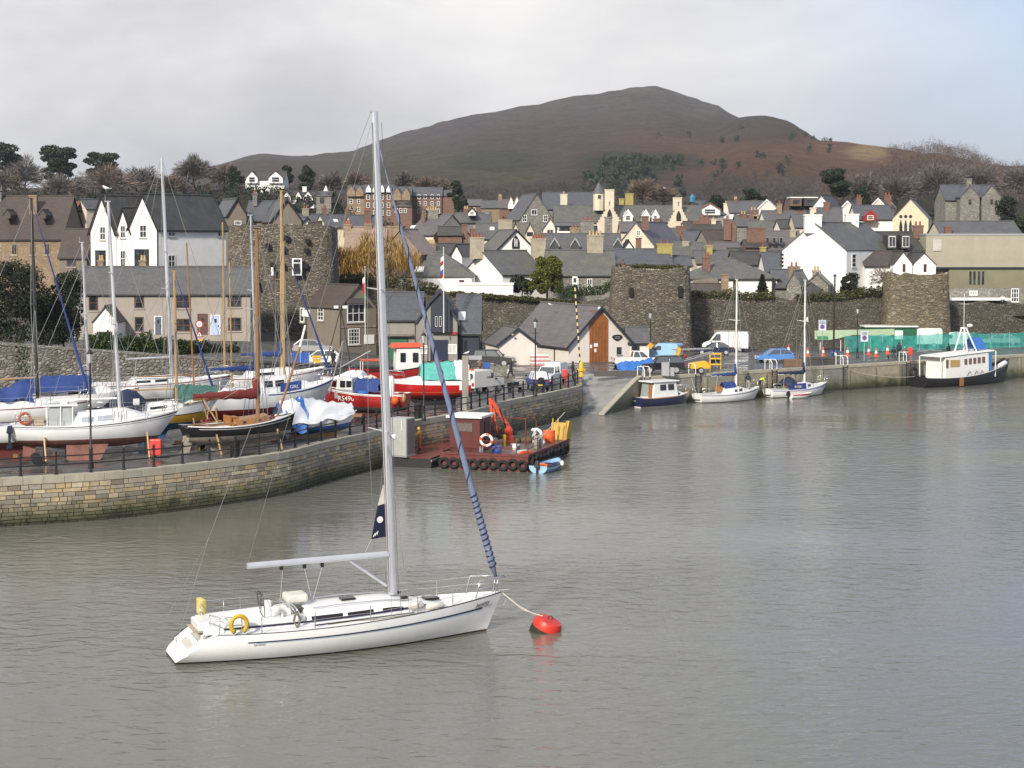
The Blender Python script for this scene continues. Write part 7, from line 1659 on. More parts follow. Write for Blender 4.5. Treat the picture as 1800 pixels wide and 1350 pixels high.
# covered boat
t = boat('covered_boat', 'small boat shrouded in white and blue tarpaulins behind the railing', 'boat', (-13.2, 115.2, 3.35), 30)
h = Hull(t, 5.9, 2.3, .75, .72, 1.1, .4, tw=.85, rake=.7, top=WHITE, bot=ANTIB, stripes=[(.7, 1.0, BLUEP)]); fin(h, -2, 1.8, -.2, -.66, .25, SPAR, 'keel_blocks')
drape(h, -2.75, 2.6, lambda f: 1.95+.35*math.sin(min(1, f*1.6)*2.6)-.55*f, lambda f: (1.28 if f < .7 else 1.28-.9*(f-.7)/.3), lambda f: .42+.35*f+.1*math.sin(f*14), TARPW, sag=.08, n=18)
drape(h, -2.95, -1.1, lambda f: 1.75+.5*f, lambda f: 1.36, lambda f: .15+.3*math.sin(f*7), TARPB, sag=.1, n=10)
# red fishing boat with number
t = boat('fishing_boat', 'red fishing boat numbered RS490 with white wheelhouse and gantry', 'fishing boat', (-11.3, 129.3, 3.5), 166)
h = Hull(t, 6.9, 2.5, 1.0, 1.0, 1.45, .5, tw=.85, rake=.6, top=REDP, bot=plain('dark_grey_bottom', (.1, .09, .085), .8), deckm=GREYP, bul=.42, rub=WHITEP, stripes=[(0, .12, WHITEP)]); fin(h, -2.4, 2.2, -.2, -.82, .2, RUST, 'cradle')
wh = MB(); wh.hexa([(.6, -.85, .6), (2.0, -.72, .6), (2.0, .72, .6), (.6, .85, .6)], [(.65, -.8, 2.15), (1.85, -.68, 2.2), (1.85, .68, 2.2), (.65, .8, 2.15)]); wb_ = wh.build('wheelhouse', WHITEP, t, bevel=.05)
for x, q in ((.85, .22), (1.35, .22)): MB().box(x-q*.8, x+q, .765, .83, 1.45, 1.95).build('wheelhouse_window', GLASS, wb_, bevel=.01)
MB().box(1.92, 1.99, -.5, .5, 1.45, 1.95).build('wheelhouse_window', GLASS, wb_)
MB().box(.6, 2.0, .72, .86, .6, 1.3).build('wheelhouse_skirt', GREYP, wb_)
m = MB(); 
for sd in (1, -1): m.tube((2.4, sd*.95, 1.0), (1.6, sd*.1, 4.9), .05, n=6); m.tube((.5, sd*.9, 1.0), (.9, sd*.6, 3.0), .04, n=6)
m.tube((.9, -.7, 3.0), (.9, .7, 3.0), .04); m.tube((2.0, 0, 2.8), (-.6, 0, 4.2), .05); m.build('gantry', GALV, t)
drape(h, -1.4, .5, lambda f: 2.1, lambda f: .85, lambda f: 1.15, BLUEC); MB().lathe([(.05, 0), (.42, .02), (.42, .12), (.3, .3)], (-.2, .7, .95), 12).build('tarpaulined_drum', TARPB, t)
MB().lathe([(.02, 0), (.24, .06), (.24, 1.5), (.15, 1.66), (.02, 1.7)], (-2.4, .55, .7), 14).build('white_tank', WHITEP, t, smooth='auto')
MB().lathe([(.02, -.35), (.22, -.25), (.3, 0), (.22, .25), (.02, .34)], (-2.95, 1.3, .6), 10).build('orange_fender', ORANGE, t, smooth=True); MB().lathe([(.02, -.35), (.14, -.25), (.18, 0), (.14, .25), (.02, .34)], (-3.5, .9, .75), 8).build('rope_fender', SPAR, t, smooth=True)
e = h.edge(1.7); text('number_lettering', 'RS490', .52, frame(Vector((1.0, h.w(h.t_of(1.0))+.03, .62)), (-1, .05, 0), (0, 0, 1)), WHITEP, t)
# red hull behind it
t = boat('laid_up_dayboat', 'dark red hull with white foredeck behind the numbered fishing boat', 'boat', (-13.6, 141.0, 3.6), 168)
h = Hull(t, 6.4, 2.4, 1.05, 1.05, 1.3, .5, tw=.8, top=REDDK, bot=ANTIK, deckm=WHITE, stripes=[(0, .15, WHITEP)]); fin(h, -2, 2, -.2, -.9, .2, RUST, 'cradle'); cabin(h, -1.6, 1.4, .7, .7, WHITE, fwd=1.6, aft=.3)
MB().path([(-2.6, .6, 1.15), (-2, .2, 1.3), (-1.7, .7, 1.25), (-2.4, .9, 1.2)], .12, 6).build('rope_heap', WIREP, t)
# trawler with orange-topped wheelhouse
t = boat('fishing_boat', 'red fishing boat with orange-topped white wheelhouse behind the mast', 'fishing boat', (-10.2, 150.5, 3.6), 12)
h = Hull(t, 8.6, 2.9, 1.2, 1.1, 1.9, .6, tw=.75, rake=.6, top=REDP, bot=ANTIK, deckm=GREYP, bul=.4, stripes=[(0, .1, BLACK)]); fin(h, -2.6, 2.6, -.2, -.92, .2, RUST, 'cradle')
wb_ = MB().hexa([(-.2, -1.0, .7), (2.2, -.9, .9), (2.2, .9, .9), (-.2, 1.0, .7)], [(-.1, -.95, 3.0), (2.0, -.85, 3.05), (2.0, .85, 3.05), (-.1, .95, 3.0)]).build('wheelhouse', WHITEP, t, bevel=.05)
MB().hexa([(-.6, -1.15, 3.06), (2.3, -1.05, 3.08), (2.3, 1.05, 3.08), (-.6, 1.15, 3.06)], [(-.3, -.8, 3.42), (2.0, -.7, 3.42), (2.0, .7, 3.42), (-.3, .8, 3.42)]).build('wheelhouse_roof', plain('orange_red_roof', (.6, .09, .04), .5), wb_)
for x in (.2, 1.3): MB().box(x, x+.45, -1.02, -.9, 1.8, 2.6).build('wheelhouse_window', GLASS, wb_)
MB().box(-3.2, -.9, -.9, .9, 1.9, 2.0).build('orange_awning', MATS['orange_red_roof'], t)
for x in (-3.1, -1.0):
    for sd in (1, -1): MB().tube((x, sd*.85, .8), (x, sd*.85, 1.9), .04).build('awning_post', WHITEP, t)
m = MB(); m.tube((2.8, 0, 1.4), (2.8, 0, 4.9), .05); m.tube((2.8, 0, 4.6), (1.6, 0, 3.3), .03); m.build('mast', BLACK, t)
# red speedboat with teal cover
t = boat('speedboat', 'red and white speedboat under a teal cockpit cover', 'motorboat', (-6.9, 138.3, 3.6), 190)
h = Hull(t, 6.9, 2.5, 1.1, 1.15, 1.35, .45, tw=.92, rake=1.0, top=plain('scarlet_gelcoat', (.5, .012, .012), .3, coat=.3), bot=REDDK, deckm=WHITE, bilge=3.4, stripes=[(0, .3, WHITE), (.8, .84, plain('orange_pinstripe', (.6, .2, .08), .5))]); fin(h, -2.4, 1.6, -.2, -.9, .25, IRON, 'trailer')
drape(h, -3.2, .6, lambda f: 2.65-.25*abs(f-.4), lambda f: 1.2-.1*f, lambda f: 1.2, TARPT, n=12); drape(h, -3.35, -2.2, lambda f: 2.72, lambda f: 1.25, lambda f: 1.2, TARPW, n=5)
cabin(h, .2, 2.4, .7, .28, WHITE, fwd=1.6)
rails(h, push=False, plen=1.6)

# --- boats alongside the right-hand quay
qh = math.degrees(math.atan2(rdir.y, rdir.x))
def moor(u, off):
    k = (u-900)/F; b = RQ0+rnrm*off; s_ = (b.x-k*b.y)/(k*rdir.y-rdir.x); p = b+rdir*s_; return Vector((p.x, p.y, 0))
p = moor(1167, 1.75)
t = boat('cabin_boat', 'navy-hulled white cabin boat with varnished door at the slip corner', 'motorboat', p, qh)
h = Hull(t, 6.8, 2.5, .95, .9, 1.25, .4, tw=.85, rake=.5, top=plain('navy_gelcoat', (.02, .026, .07), .3, coat=.3), bot=WHITEP, deckm=WHITEP, bul=.05, rub=VARN, wl=.08)
wb_ = MB().hexa([(-2.1, -1.0, .88), (1.1, -.95, .95), (1.1, .95, .95), (-2.1, 1.0, .88)], [(-1.9, -.9, 2.35), (.9, -.82, 2.4), (.9, .82, 2.4), (-1.9, .9, 2.35)]).build('wheelhouse', WHITEP, t, bevel=.05)
MB().box(-2.35, 1.15, -1.05, 1.05, 2.38, 2.5).build('wheelhouse_roof', WHITE, wb_, bevel=.04)
MB().hexa([(-2.16, -.15, 1.0), (-2.1, -.15, 1.0), (-2.1, .9, 1.0), (-2.16, .9, 1.0)], [(-2.0, -.15, 2.25), (-1.94, -.15, 2.25), (-1.94, .82, 2.25), (-2.0, .82, 2.25)]).build('aft_screen', plain('grey_screen', (.28, .31, .3), .4), wb_)
MB().hexa([(-2.17, -.75, .9), (-2.1, -.75, .9), (-2.1, -.25, .9), (-2.17, -.25, .9)], [(-2.0, -.7, 2.28), (-1.94, -.7, 2.28), (-1.94, -.25, 2.28), (-2.0, -.25, 2.28)]).build('aft_door', VARN, wb_)
for x in (-1.2, -.2): MB().hexa([(x, -.985, 1.6), (x+.75, -.965, 1.6), (x+.75, -.93, 1.6), (x, -.95, 1.6)], [(x, -.935, 2.15), (x+.75, -.91, 2.15), (x+.75, -.87, 2.15), (x, -.9, 2.15)]).build('wheelhouse_window', GLASS, wb_)
cabin(h, 1.0, 2.6, .7, .4, WHITE, fwd=1.0, wins=[(.2, .4, .3, .7)]); rails(h, push=False, r=.03)
text('name_lettering', 'MIRANDA', .17, frame(Vector((-3.44, .45, .6)), (0, -1, 0), (.05, 0, 1)), WHITEP, t)
for nm, lab, u, mu, cov, extra in (('moored_sloop', 'white sloop with bundled blue sail on the quay beside the cabin boat', 1283, 1.0, BLUEC, 0), ('moored_sloop', 'white sloop with navy cockpit dodgers next along the quay', 1404, 1.0, NAVYC, 1)):
    p = moor(u, 1.75 if not extra else 1.9); t = boat(nm, lab, 'yacht', p, qh-3)
    h = Hull(t, 8.3 if not extra else 8.2, 2.7, .85, .82, 1.3, .45, tw=.62, rake=1.0, srake=.25, top=WHITE, bot=ANTIK, stripes=[(.08, .16, NAVS)] if not extra else [(.08, .14, BLUEP), (.2, .23, NAVS)], bul=.05, wl=.06)
    cabin(h, -1.3, 2.6, .64, .5, WHITE, fwd=1.5, wins=[(.35, .45, .3, .8), (.5, .62, .3, .8)]); MB().box(-1.55, -1.25, -.4, .4, 1.0, 1.55).build('companion_hatch', VARN, t)
    rails(h, stan=(-1.6, 0, 1.6), plen=1.0, r=.028)
    if not extra: rig(h, .9, 1.35, 10.8, WHITEP, .085, .0, ((.62, .9),), boom=(3.0, 2.6, .07), cover=cov, lines=.021); drape(h, -1.0, .6, lambda f: 1.9, lambda f: .5, lambda f: 1.3, BLUEC)
    else:
        rig(h, .9, 1.35, 10.6, WHITEP, .085, .0, ((.6, .9),), boom=(3.4, 2.35, .08), cover=cov, lines=.021); canopy(h, -2.0, -.6, 1.0, 1.0, 1.05, NAVYC)
        e0, e1 = h.edge(-2.3, -.02), h.edge(-.1, -.02); MB().prism([(e0.x, -e0.y, e0.z), (e1.x, -e1.y, e1.z), (e1.x, -e1.y, e1.z+.6), (e0.x, -e0.y, e0.z+.6)], (0, .03, 0)).build('cockpit_dodger', BLUEC, t)
        text('dodger_lettering', 'ROSIE', .36, frame(Vector(((e0.x+e1.x)/2, -e1.y-.03, e0.z+.3)), (1, 0, 0), (0, 0, 1)), WHITEP, t)
        MB().lathe([(.02, 0), (.09, .04), (.09, .5), (.02, .55)], (.95, -.3, 7.6), 8).build('radar_reflector', WHITEP, t)
    MB().hexa([(-4.25, -.4, .35), (-4.1, -.4, .35), (-4.1, .4, .35), (-4.25, .4, .35)], [(-4.25, -.35, .95), (-4.05, -.35, .95), (-4.05, .35, .95), (-4.25, .35, .95)]).build('rudder_head', WHITEP, t)
p = moor(1409, 3.8); t = boat('tender', 'red and white tender lying alongside the dodger sloop', 'dinghy', (p.x, p.y, 0), qh-4); h = Hull(t, 2.9, 1.3, .42, .38, .55, .15, tw=.8, top=WHITE, bot=ANTIK, deckm=plain('red_tender_trim', (.4, .03, .03), .5), stripes=[(0, .2, MATS['red_tender_trim'])], bul=.08); outboard(h, -1.45, .3, BLACK)
# black passenger boat
p = moor(1697, 2.5); t = boat('passenger_boat', 'black-hulled passenger boat with long white deckhouse', 'ferry', p, qh-2)
h = Hull(t, 15.0, 4.0, 1.2, 1.2, 2.6, .6, tw=.7, rake=.9, srake=.3, top=plain('black_hull_paint', (.018, .018, .022), .4, streak=.2), bot=ANTIK, deckm=GREYP, bul=.35, stripes=[(0, .06, WHITEP)], tm=.45)
DH = plain('white_deckhouse', (.76, .75, .71), .5, var=.08, streak=.1)
dh = MB().hexa([(-4.6, -1.5, .8), (2.4, -1.45, .95), (2.4, 1.45, .95), (-4.6, 1.5, .8)], [(-4.6, -1.4, 3.3), (2.4, -1.35, 3.65), (2.4, 1.35, 3.65), (-4.6, 1.4, 3.3)]).build('deckhouse', DH, t, bevel=.04)
MB().hexa([(-5.4, -1.55, 3.3), (3.2, -1.5, 3.72), (3.2, 1.5, 3.72), (-5.4, 1.55, 3.3)], [(-5.4, -1.5, 3.42), (3.2, -1.45, 3.84), (3.2, 1.45, 3.84), (-5.4, 1.5, 3.42)]).build('deckhouse_roof', WHITEP, dh)
for i in range(5): x = -1.6+.72*i; MB().box(x, x+.42, -1.47, -1.36, 2.35+.03*i, 3.0+.03*i).build('window', plain('brown_tinted_window', (.16, .1, .08), .15), dh, bevel=.01)
MB().box(-3.9, -2.4, -1.5, -1.38, 2.2, 2.95).build('window', plain('amber_screen', (.45, .3, .12), .3), dh); MB().box(-4.55, -4.2, -1.5, -1.4, 2.1, 3.0).build('window', MATS['brown_tinted_window'], dh)
MB().box(2.42, 3.0, -1.3, -1.2, 1.0, 3.5).build('wheelhouse_door', plain('blue_door', (.05, .2, .42), .5), dh); MB().box(2.42, 2.75, -1.1, 1.1, 1.2, 3.6).build('wheelhouse_front', FRAMEB, dh)
for x in (-5.5, 3.35):
    for sd in (1, -1): MB().tube((x, sd*1.5, .85), (x, sd*1.55, 3.3 if x < 0 else 3.75), .06).build('roof_post', WHITEP, dh)
m = MB()
for sd in (1, -1): m.tube((-.6, sd*.9, 3.7), (-.3, sd*.2, 6.3), .09, n=6); m.tube((.9, sd*.9, 3.75), (.0, sd*.2, 6.3), .09, n=6)
m.box(-.4, .1, -.3, .3, 6.25, 6.4); m.tube((-.15, 0, 6.4), (-.15, 0, 10.2), .03); m.tube((-.15, -.7, 9.0), (-.15, .7, 9.0), .02); m.build('mast_gantry', WHITEP, t)
MB().lathe([(.05, 0), (.32, .05), (.32, .28), (.1, .36)], (.8, 0, 6.4), 12).build('radar', WHITEP, t, smooth=True)
drape(h, .6, 2.6, lambda f: 5.2, lambda f: .9, lambda f: 3.95, TARPB, n=8)
MB().path([(4.6, -1.0, 1.9), (6.1, -.5, 2.2)], .3, 8).build('white_raft_canister', WHITEP, t); MB().path([(5.6, .3, 2.2), (6.3, -.2, 2.5), (6.8, .2, 2.6), (6.4, .4, 2.4)], .16, 6).build('rope_heap', RUBBER, t)
for x in (-1.4, -.3, .6): MB().path([(x, -1.62, 1.2), (x+.2, -1.7, 1.75), (x+.6, -1.62, 1.5), (x+.7, -1.66, 1.15)], .05, 5).build('deck_fitting', GALV, t)
MB().box(-2.9, -2.3, -2.0, -1.9, .1, 1.0).build('boarding_ladder', SPARD, t); MB().torus((-7.2, .8, 1.6), (0, 1, 0), .45, .2, 14, 8).build('tyre_fender', TYRE, t)
# rowing boat with outboard
p = gz(950, 828, 0); t = boat('rowing_boat', 'small pale blue rowing boat with outboard tied astern of the red barge', 'dinghy', (2.55, 118.9, 0), 66)
h = Hull(t, 3.7, 1.65, .5, .48, .72, .2, tw=.82, rake=.3, top=plain('pale_blue_paint', (.32, .5, .68), .4, coat=.2), bot=ANTIK, deckm=plain('navy_boat_interior', (.03, .045, .12), .6), bul=.3, rub=NAVYP)
for x in (-1.2, -.2, .8): m = MB(); w_ = h.w(h.t_of(x))-.03; m.box(x-.13, x+.13, -w_, w_, .36, .4); m.build('thwart', TEAK if x < -1 else NAVYP, t)
outboard(h, -1.8, .42, BLACK); MB().path([(-1.0, -.35, .46), (-.9, .1, .5), (-1.1, .45, .47)], .09, 6).build('orange_rope_bundle', ORANGE, t); MB().lathe([(.02, 0), (.13, .08), (.13, .3), (.02, .4)], (.2, -.95, .3), 8).build('fender', WHITEP, t)

# ------------------------------------------------------------------ work barge and pontoon
t = thing('work_barge', 'dark red work barge with cabin, crane and tyre fenders', 'barge', (-.45, 123.6, 0), R(72))
L_, W_, DZ = 10.0, 6.5, 1.05
MB().prism([(-5, -W_/2, -.5), (3.9, -W_/2, -.5), (5.3, -W_/2, .5), (5.3, -W_/2, DZ), (-5, -W_/2, DZ)], (0, W_, 0)).build('hull', RUST, t)
MB().box(-4.95, 5.2, -W_/2+.05, W_/2-.05, DZ+.003, DZ+.02).build('deck', plain('wet_brown_deck', (.13, .085, .07), .45, var=.4, scale=2), t)
for y in (-W_/2, W_/2): MB().box(-5.02, 5.3, y-.06, y+.06, DZ-.02, DZ+.14).build('gunwale', RUST, t)
for x in (-5.0,): MB().box(x-.06, x+.06, -W_/2+.07, W_/2-.07, DZ-.02, DZ+.14).build('gunwale', RUST, t)
for i in range(9): MB().torus((-5.14, -W_/2+.35+i*(W_-.7)/8, .45+.06*math.sin(i*2.3)), (1, .1*math.sin(i), 0), .3, .12, 14, 7).build('tyre_fender', TYRE, t, smooth=True)
for i in range(10): MB().torus((-4.2+i*.92, -W_/2-.14, .55+.07*math.sin(i*1.7)), (.1*math.sin(i*3), 1, 0), .32, .13, 14, 7).build('tyre_fender', TYRE, t, smooth=True)
cbn = MB().hexa([(-3.6, .75, DZ+.02), (-1.1, .75, DZ+.02), (-1.1, 3.05, DZ+.02), (-3.6, 3.05, DZ+.02)], [(-3.6, .75, 3.45), (-1.1, .75, 3.45), (-1.1, 3.05, 3.45), (-3.6, 3.05, 3.45)]).build('cabin', plain('maroon_cabin_paint', (.1, .018, .016), .5, var=.25, streak=.3), t, bevel=.03)
MB().box(-3.8, -.9, .55, 3.25, 3.455, 3.62).build('cabin_roof', WHITEP, cbn, bevel=.03); MB().box(-3.65, -3.58, 1.3, 2.5, 2.5, 3.1).build('cabin_window', plain('dirty_window', (.16, .13, .12), .25, var=.4, scale=6), cbn)
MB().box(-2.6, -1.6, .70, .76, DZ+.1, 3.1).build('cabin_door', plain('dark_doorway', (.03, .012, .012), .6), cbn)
def prail(name, pts, par, mat=RUST, hgt=1.0, r=.035, rails_=(1, .5)):
    for a, b in zip(pts, pts[1:]):
        for k in rails_: MB().tube((a[0], a[1], a[2]+hgt*k), (b[0], b[1], b[2]+hgt*k), r*.8, n=5).build('rail', mat, par)
    for a in pts: MB().tube(a, (a[0], a[1], a[2]+hgt+.02), r, n=6).build('rail_post', mat, par)
prail('r', [(-4.9, y, DZ) for y in (3.1, 1.6, .2, -1.2, -2.4)], t); prail('r', [(-4.5, -3.1, DZ), (-2.2, -3.1, DZ)], t)
for x, y in ((1.0, -1.2), (1.0, 1.4), (3.6, -1.2)): MB().tube((x, y, DZ), (x, y, DZ+2.0), .06).build('frame_post', RUST, t)
m = MB(); m.tube((1.0, -1.2, DZ+2), (1.0, 1.4, DZ+2), .05); m.tube((1.0, -1.2, DZ+2), (3.6, -1.2, DZ+2), .05); m.build('frame_bar', RUST, t)
ORC = plain('crane_orange', (.55, .06, .02), .45, var=.2)
cr_ = MB().lathe([(.45, 0), (.4, .5), (.3, .6), (.3, 1.1)], (2.2, .5, DZ), 12).build('crane_base', ORC, t)
for nm, a, b, r_ in (('crane_boom', (2.2, .3, DZ+.9), (2.0, 1.75, DZ+3.2), .2), ('crane_jib', (2.05, 1.9, DZ+3.35), (1.9, 1.55, DZ+.9), .15), ('crane_jib_tip', (1.75, 1.5, DZ+2.6), (1.7, 1.2, DZ+.7), .1)): MB().tube(a, b, r_, r_*.8, 4).build(nm, ORC, cr_)
MB().tube((2.1, .6, DZ+1.0), (1.85, 1.1, DZ+2.6), .06).build('crane_ram', BLACK, cr_)
plain('mustard_bow_plate', (.48, .3, .04), .55, var=.25, streak=.3)
MB().prism([(4.7, -3.2, -.3), (5.7, -3.2, .2), (6.3, -3.2, 2.3), (5.6, -3.2, 2.5), (4.9, -3.2, 1.6)], (0, .25, 0)).build('bow_plate', MATS['mustard_bow_plate'], t)
MB().hexa([(5.35, -3.1, -.1), (5.6, -3.1, -.1), (5.6, -1.7, -.1), (5.35, -1.7, -.1)], [(5.9, -3.1, 2.3), (6.1, -3.1, 2.3), (6.1, -1.7, 2.3), (5.9, -1.7, 2.3)]).build('bow_ramp', MATS['mustard_bow_plate'], t)
for y in (-2.2, -2.6): MB().tube((4.6, y, DZ), (4.6, y, DZ+1.7), .05).build('bow_stake', YELLOW, t)
MB().tube((-2.2, -2.9, DZ+.6), (5.4, -2.9, DZ+2.1), .03).build('hand_line', WIREP, t)
for x, y, r, hh, mt, nm in ((3.6, -2.2, .45, .9, ORANGE, 'orange_drum'), (1.6, 2.2, .3, .9, BLUEP, 'blue_barrel'), (1.2, 2.6, .3, .9, BLUEP, 'blue_barrel'), (-.2, 2.4, .3, .9, BLACK, 'black_drum'), (-1.6, -1.2, .18, .42, WHITEP, 'white_bucket'), (-.2, -2.4, .2, .9, CONC, 'bollard'), (.4, -2.5, .2, .9, CONC, 'bollard'), (.6, .3, .12, .8, YELLOW, 'gas_bottle'), (-3.9, -.6, .35, .5, BLUEP, 'water_drum'), (-4.0, .5, .16, .45, GREYP, 'grey_bucket')):
    MB().lathe([(r*.95, 0), (r, .05), (r, hh*.45), (r*1.03, hh*.5), (r, hh*.55), (r, hh-.04), (r*.9, hh)], (x, y, DZ+.02), 14).build(nm, mt, t, smooth='auto')
MB().box(1.2, 2.0, 1.5, 2.6, DZ+.9, DZ+1.7).build('generator', BLACK, t, bevel=.05); MB().box(1.3, 1.9, 1.6, 2.5, DZ+1.71, DZ+2.0).build('generator_hood', YELLOW, t, bevel=.04)
for k, (x, y, s_) in enumerate(((2.9, -1.6, .5), (2.3, -1.9, .42), (3.2, -.6, .55), (2.7, .2, .5))):
    MB().lathe([(.02, -.1), (s_, 0), (s_*.9, s_*.5), (s_*.3, s_*.75), (.02, s_*.78)], (x, y, DZ+.03), 9).build('sack', TARPW if k < 2 else plain('heaped_rope', (.12, .09, .05), .9, var=.5, scale=8, bump=.8), t, smooth=True)
for k in range(14):
    x, y = 3.0+random.uniform(-.6, .8), .9+random.uniform(-1.0, 1.0); MB().path([(x+.35*math.cos(q+k), y+.35*math.sin(q+k), DZ+.15+.06*k+.08*math.sin(q*2)) for q in [R(60*i) for i in range(6)]], .05, 4, True).build('rope_coil', MATS['heaped_rope'], t)
lb = MB().path([(-4.95, -.2+.42*math.cos(q), DZ+1.05+.38*math.sin(q)) for q in [R(20*i) for i in range(18)]], .1, 7, True).build('lifebuoy', WHITEP, t, smooth=True)
for k in range(4): MB().path([(-4.95, -.2+.42*math.cos(R(90*k+j*8)), DZ+1.05+.38*math.sin(R(90*k+j*8))) for j in range(5)], .107, 7).build('lifebuoy_band', ORANGE, lb, smooth=True)
for k, (x, y) in enumerate(((-3.4, -2.6), (-3.1, -2.2), (-.6, -1.0), (-.9, .2), (0.2, 1.2), (.4, -.6))):
    MB().obox((x, y, DZ+.12), (.35, .1*k-.2, 0), (-.1, .16, 0), (0, 0, .09)).build('orange_float' if k < 1 else 'tool_box', (ORANGE, WHITEP, GREYP, BLUEP, BLACK, GALV)[k], t, bevel=.03)
t = thing('pontoon', 'dark floating pontoon with wet red deck under the quay wall', 'pontoon', (-5.4, 126.2, 0), R(72)); MB().box(-6.2, 7.0, -1.7, 1.9, -.4, .66).build('float', plain('black_pontoon_side', (.016, .015, .016), .5, streak=.3), t); MB().box(-6.15, 6.95, -1.65, 1.85, .663, .72).build('deck', plain('wet_red_deck', (.2, .045, .04), .25, var=.35, scale=1.2), t); MB().box(-6.25, 7.05, -1.76, -1.705, .45, .6).build('rubbing_strip', GALV, t)
p = gz(706, 803, .72)
t = thing('steel_cabinet', 'tall grey steel cabinet standing on the pontoon', 'cabinet', (p.x, p.y+.5, .723), R(-28)); b_ = MB().box(-.72, .72, -.6, .6, .1, 2.75).build('body', plain('grey_cabinet_steel', (.38, .38, .37), .5, var=.12, streak=.2), t, bevel=.02); MB().box(-.8, .8, -.68, .68, 0, .1).build('base', GALV, t)
MB().box(.725, .745, -.5, .5, .2, 2.65).build('door', plain('brownish_steel_door', (.2, .17, .16), .5), t); MB().box(.35, .4, -.66, -.61, 1.9, 2.6).build('handle', WHITEP, t)
p = gz(772, 770, .0); t = thing('mooring_pile', 'black steel pile between the pontoon and the barge cabin', 'pile', (p.x, p.y+3.4, -1)); MB().lathe([(.24, -1), (.24, 4.75), (.2, 4.85), (.05, 4.9)], (0, 0, 0), 14).build('tube', plain('blackened_steel', (.02, .022, .026), .5, var=.3), t, smooth='auto'); MB().lathe([(.3, 1.6), (.3, 1.8)], (0, 0, 0), 14).build('guide_ring', GALV, t)

# ------------------------------------------------------------------ vehicles
def wheel(t, x, y, r=.33, w=.2):
    wl_ = MB().lathe([(r*.72, -w/2), (r*.97, -w/2+.02), (r, 0), (r*.97, w/2-.02), (r*.72, w/2)], (x, y, r), 16, (0, 1, 0)).build('wheel', TYRE, t, smooth='auto')
    sd = 1 if y > 0 else -1; MB().lathe([(.04, 0), (r*.62, .0), (r*.66, .03)], (x, y+sd*w*.42, r), 12, (0, sd, 0)).build('rim', GALV, wl_)
def body_loft(t, prof, W, mat, name='body', tum=.04, z0=0):
    """side profile (x, z) closed polygon, lofted over five stations so that the edges are rounded"""
    cx = sum(p[0] for p in prof)/len(prof); cz = sum(p[1] for p in prof)/len(prof); m = MB(); n = len(prof); rows = []
    for y, k in ((-W/2, .93), (-W/2+.05, .985), (-W/2+.14, 1), (W/2-.14, 1), (W/2-.05, .985), (W/2, .93)): rows.append([(cx+(x-cx)*(.985 if k < .95 else 1 if k == 1 else .995), y, cz+(z-cz)*k) for x, z in prof])
    for a, b in zip(rows, rows[1:]):
        m.add(a+b, [(i, (i+1) % n, n+(i+1) % n, n+i) for i in range(n)])
    m.add(rows[0], [tuple(range(n))]); m.add(rows[-1], [tuple(range(n))])
    return m.build(name, mat, t, smooth='auto')
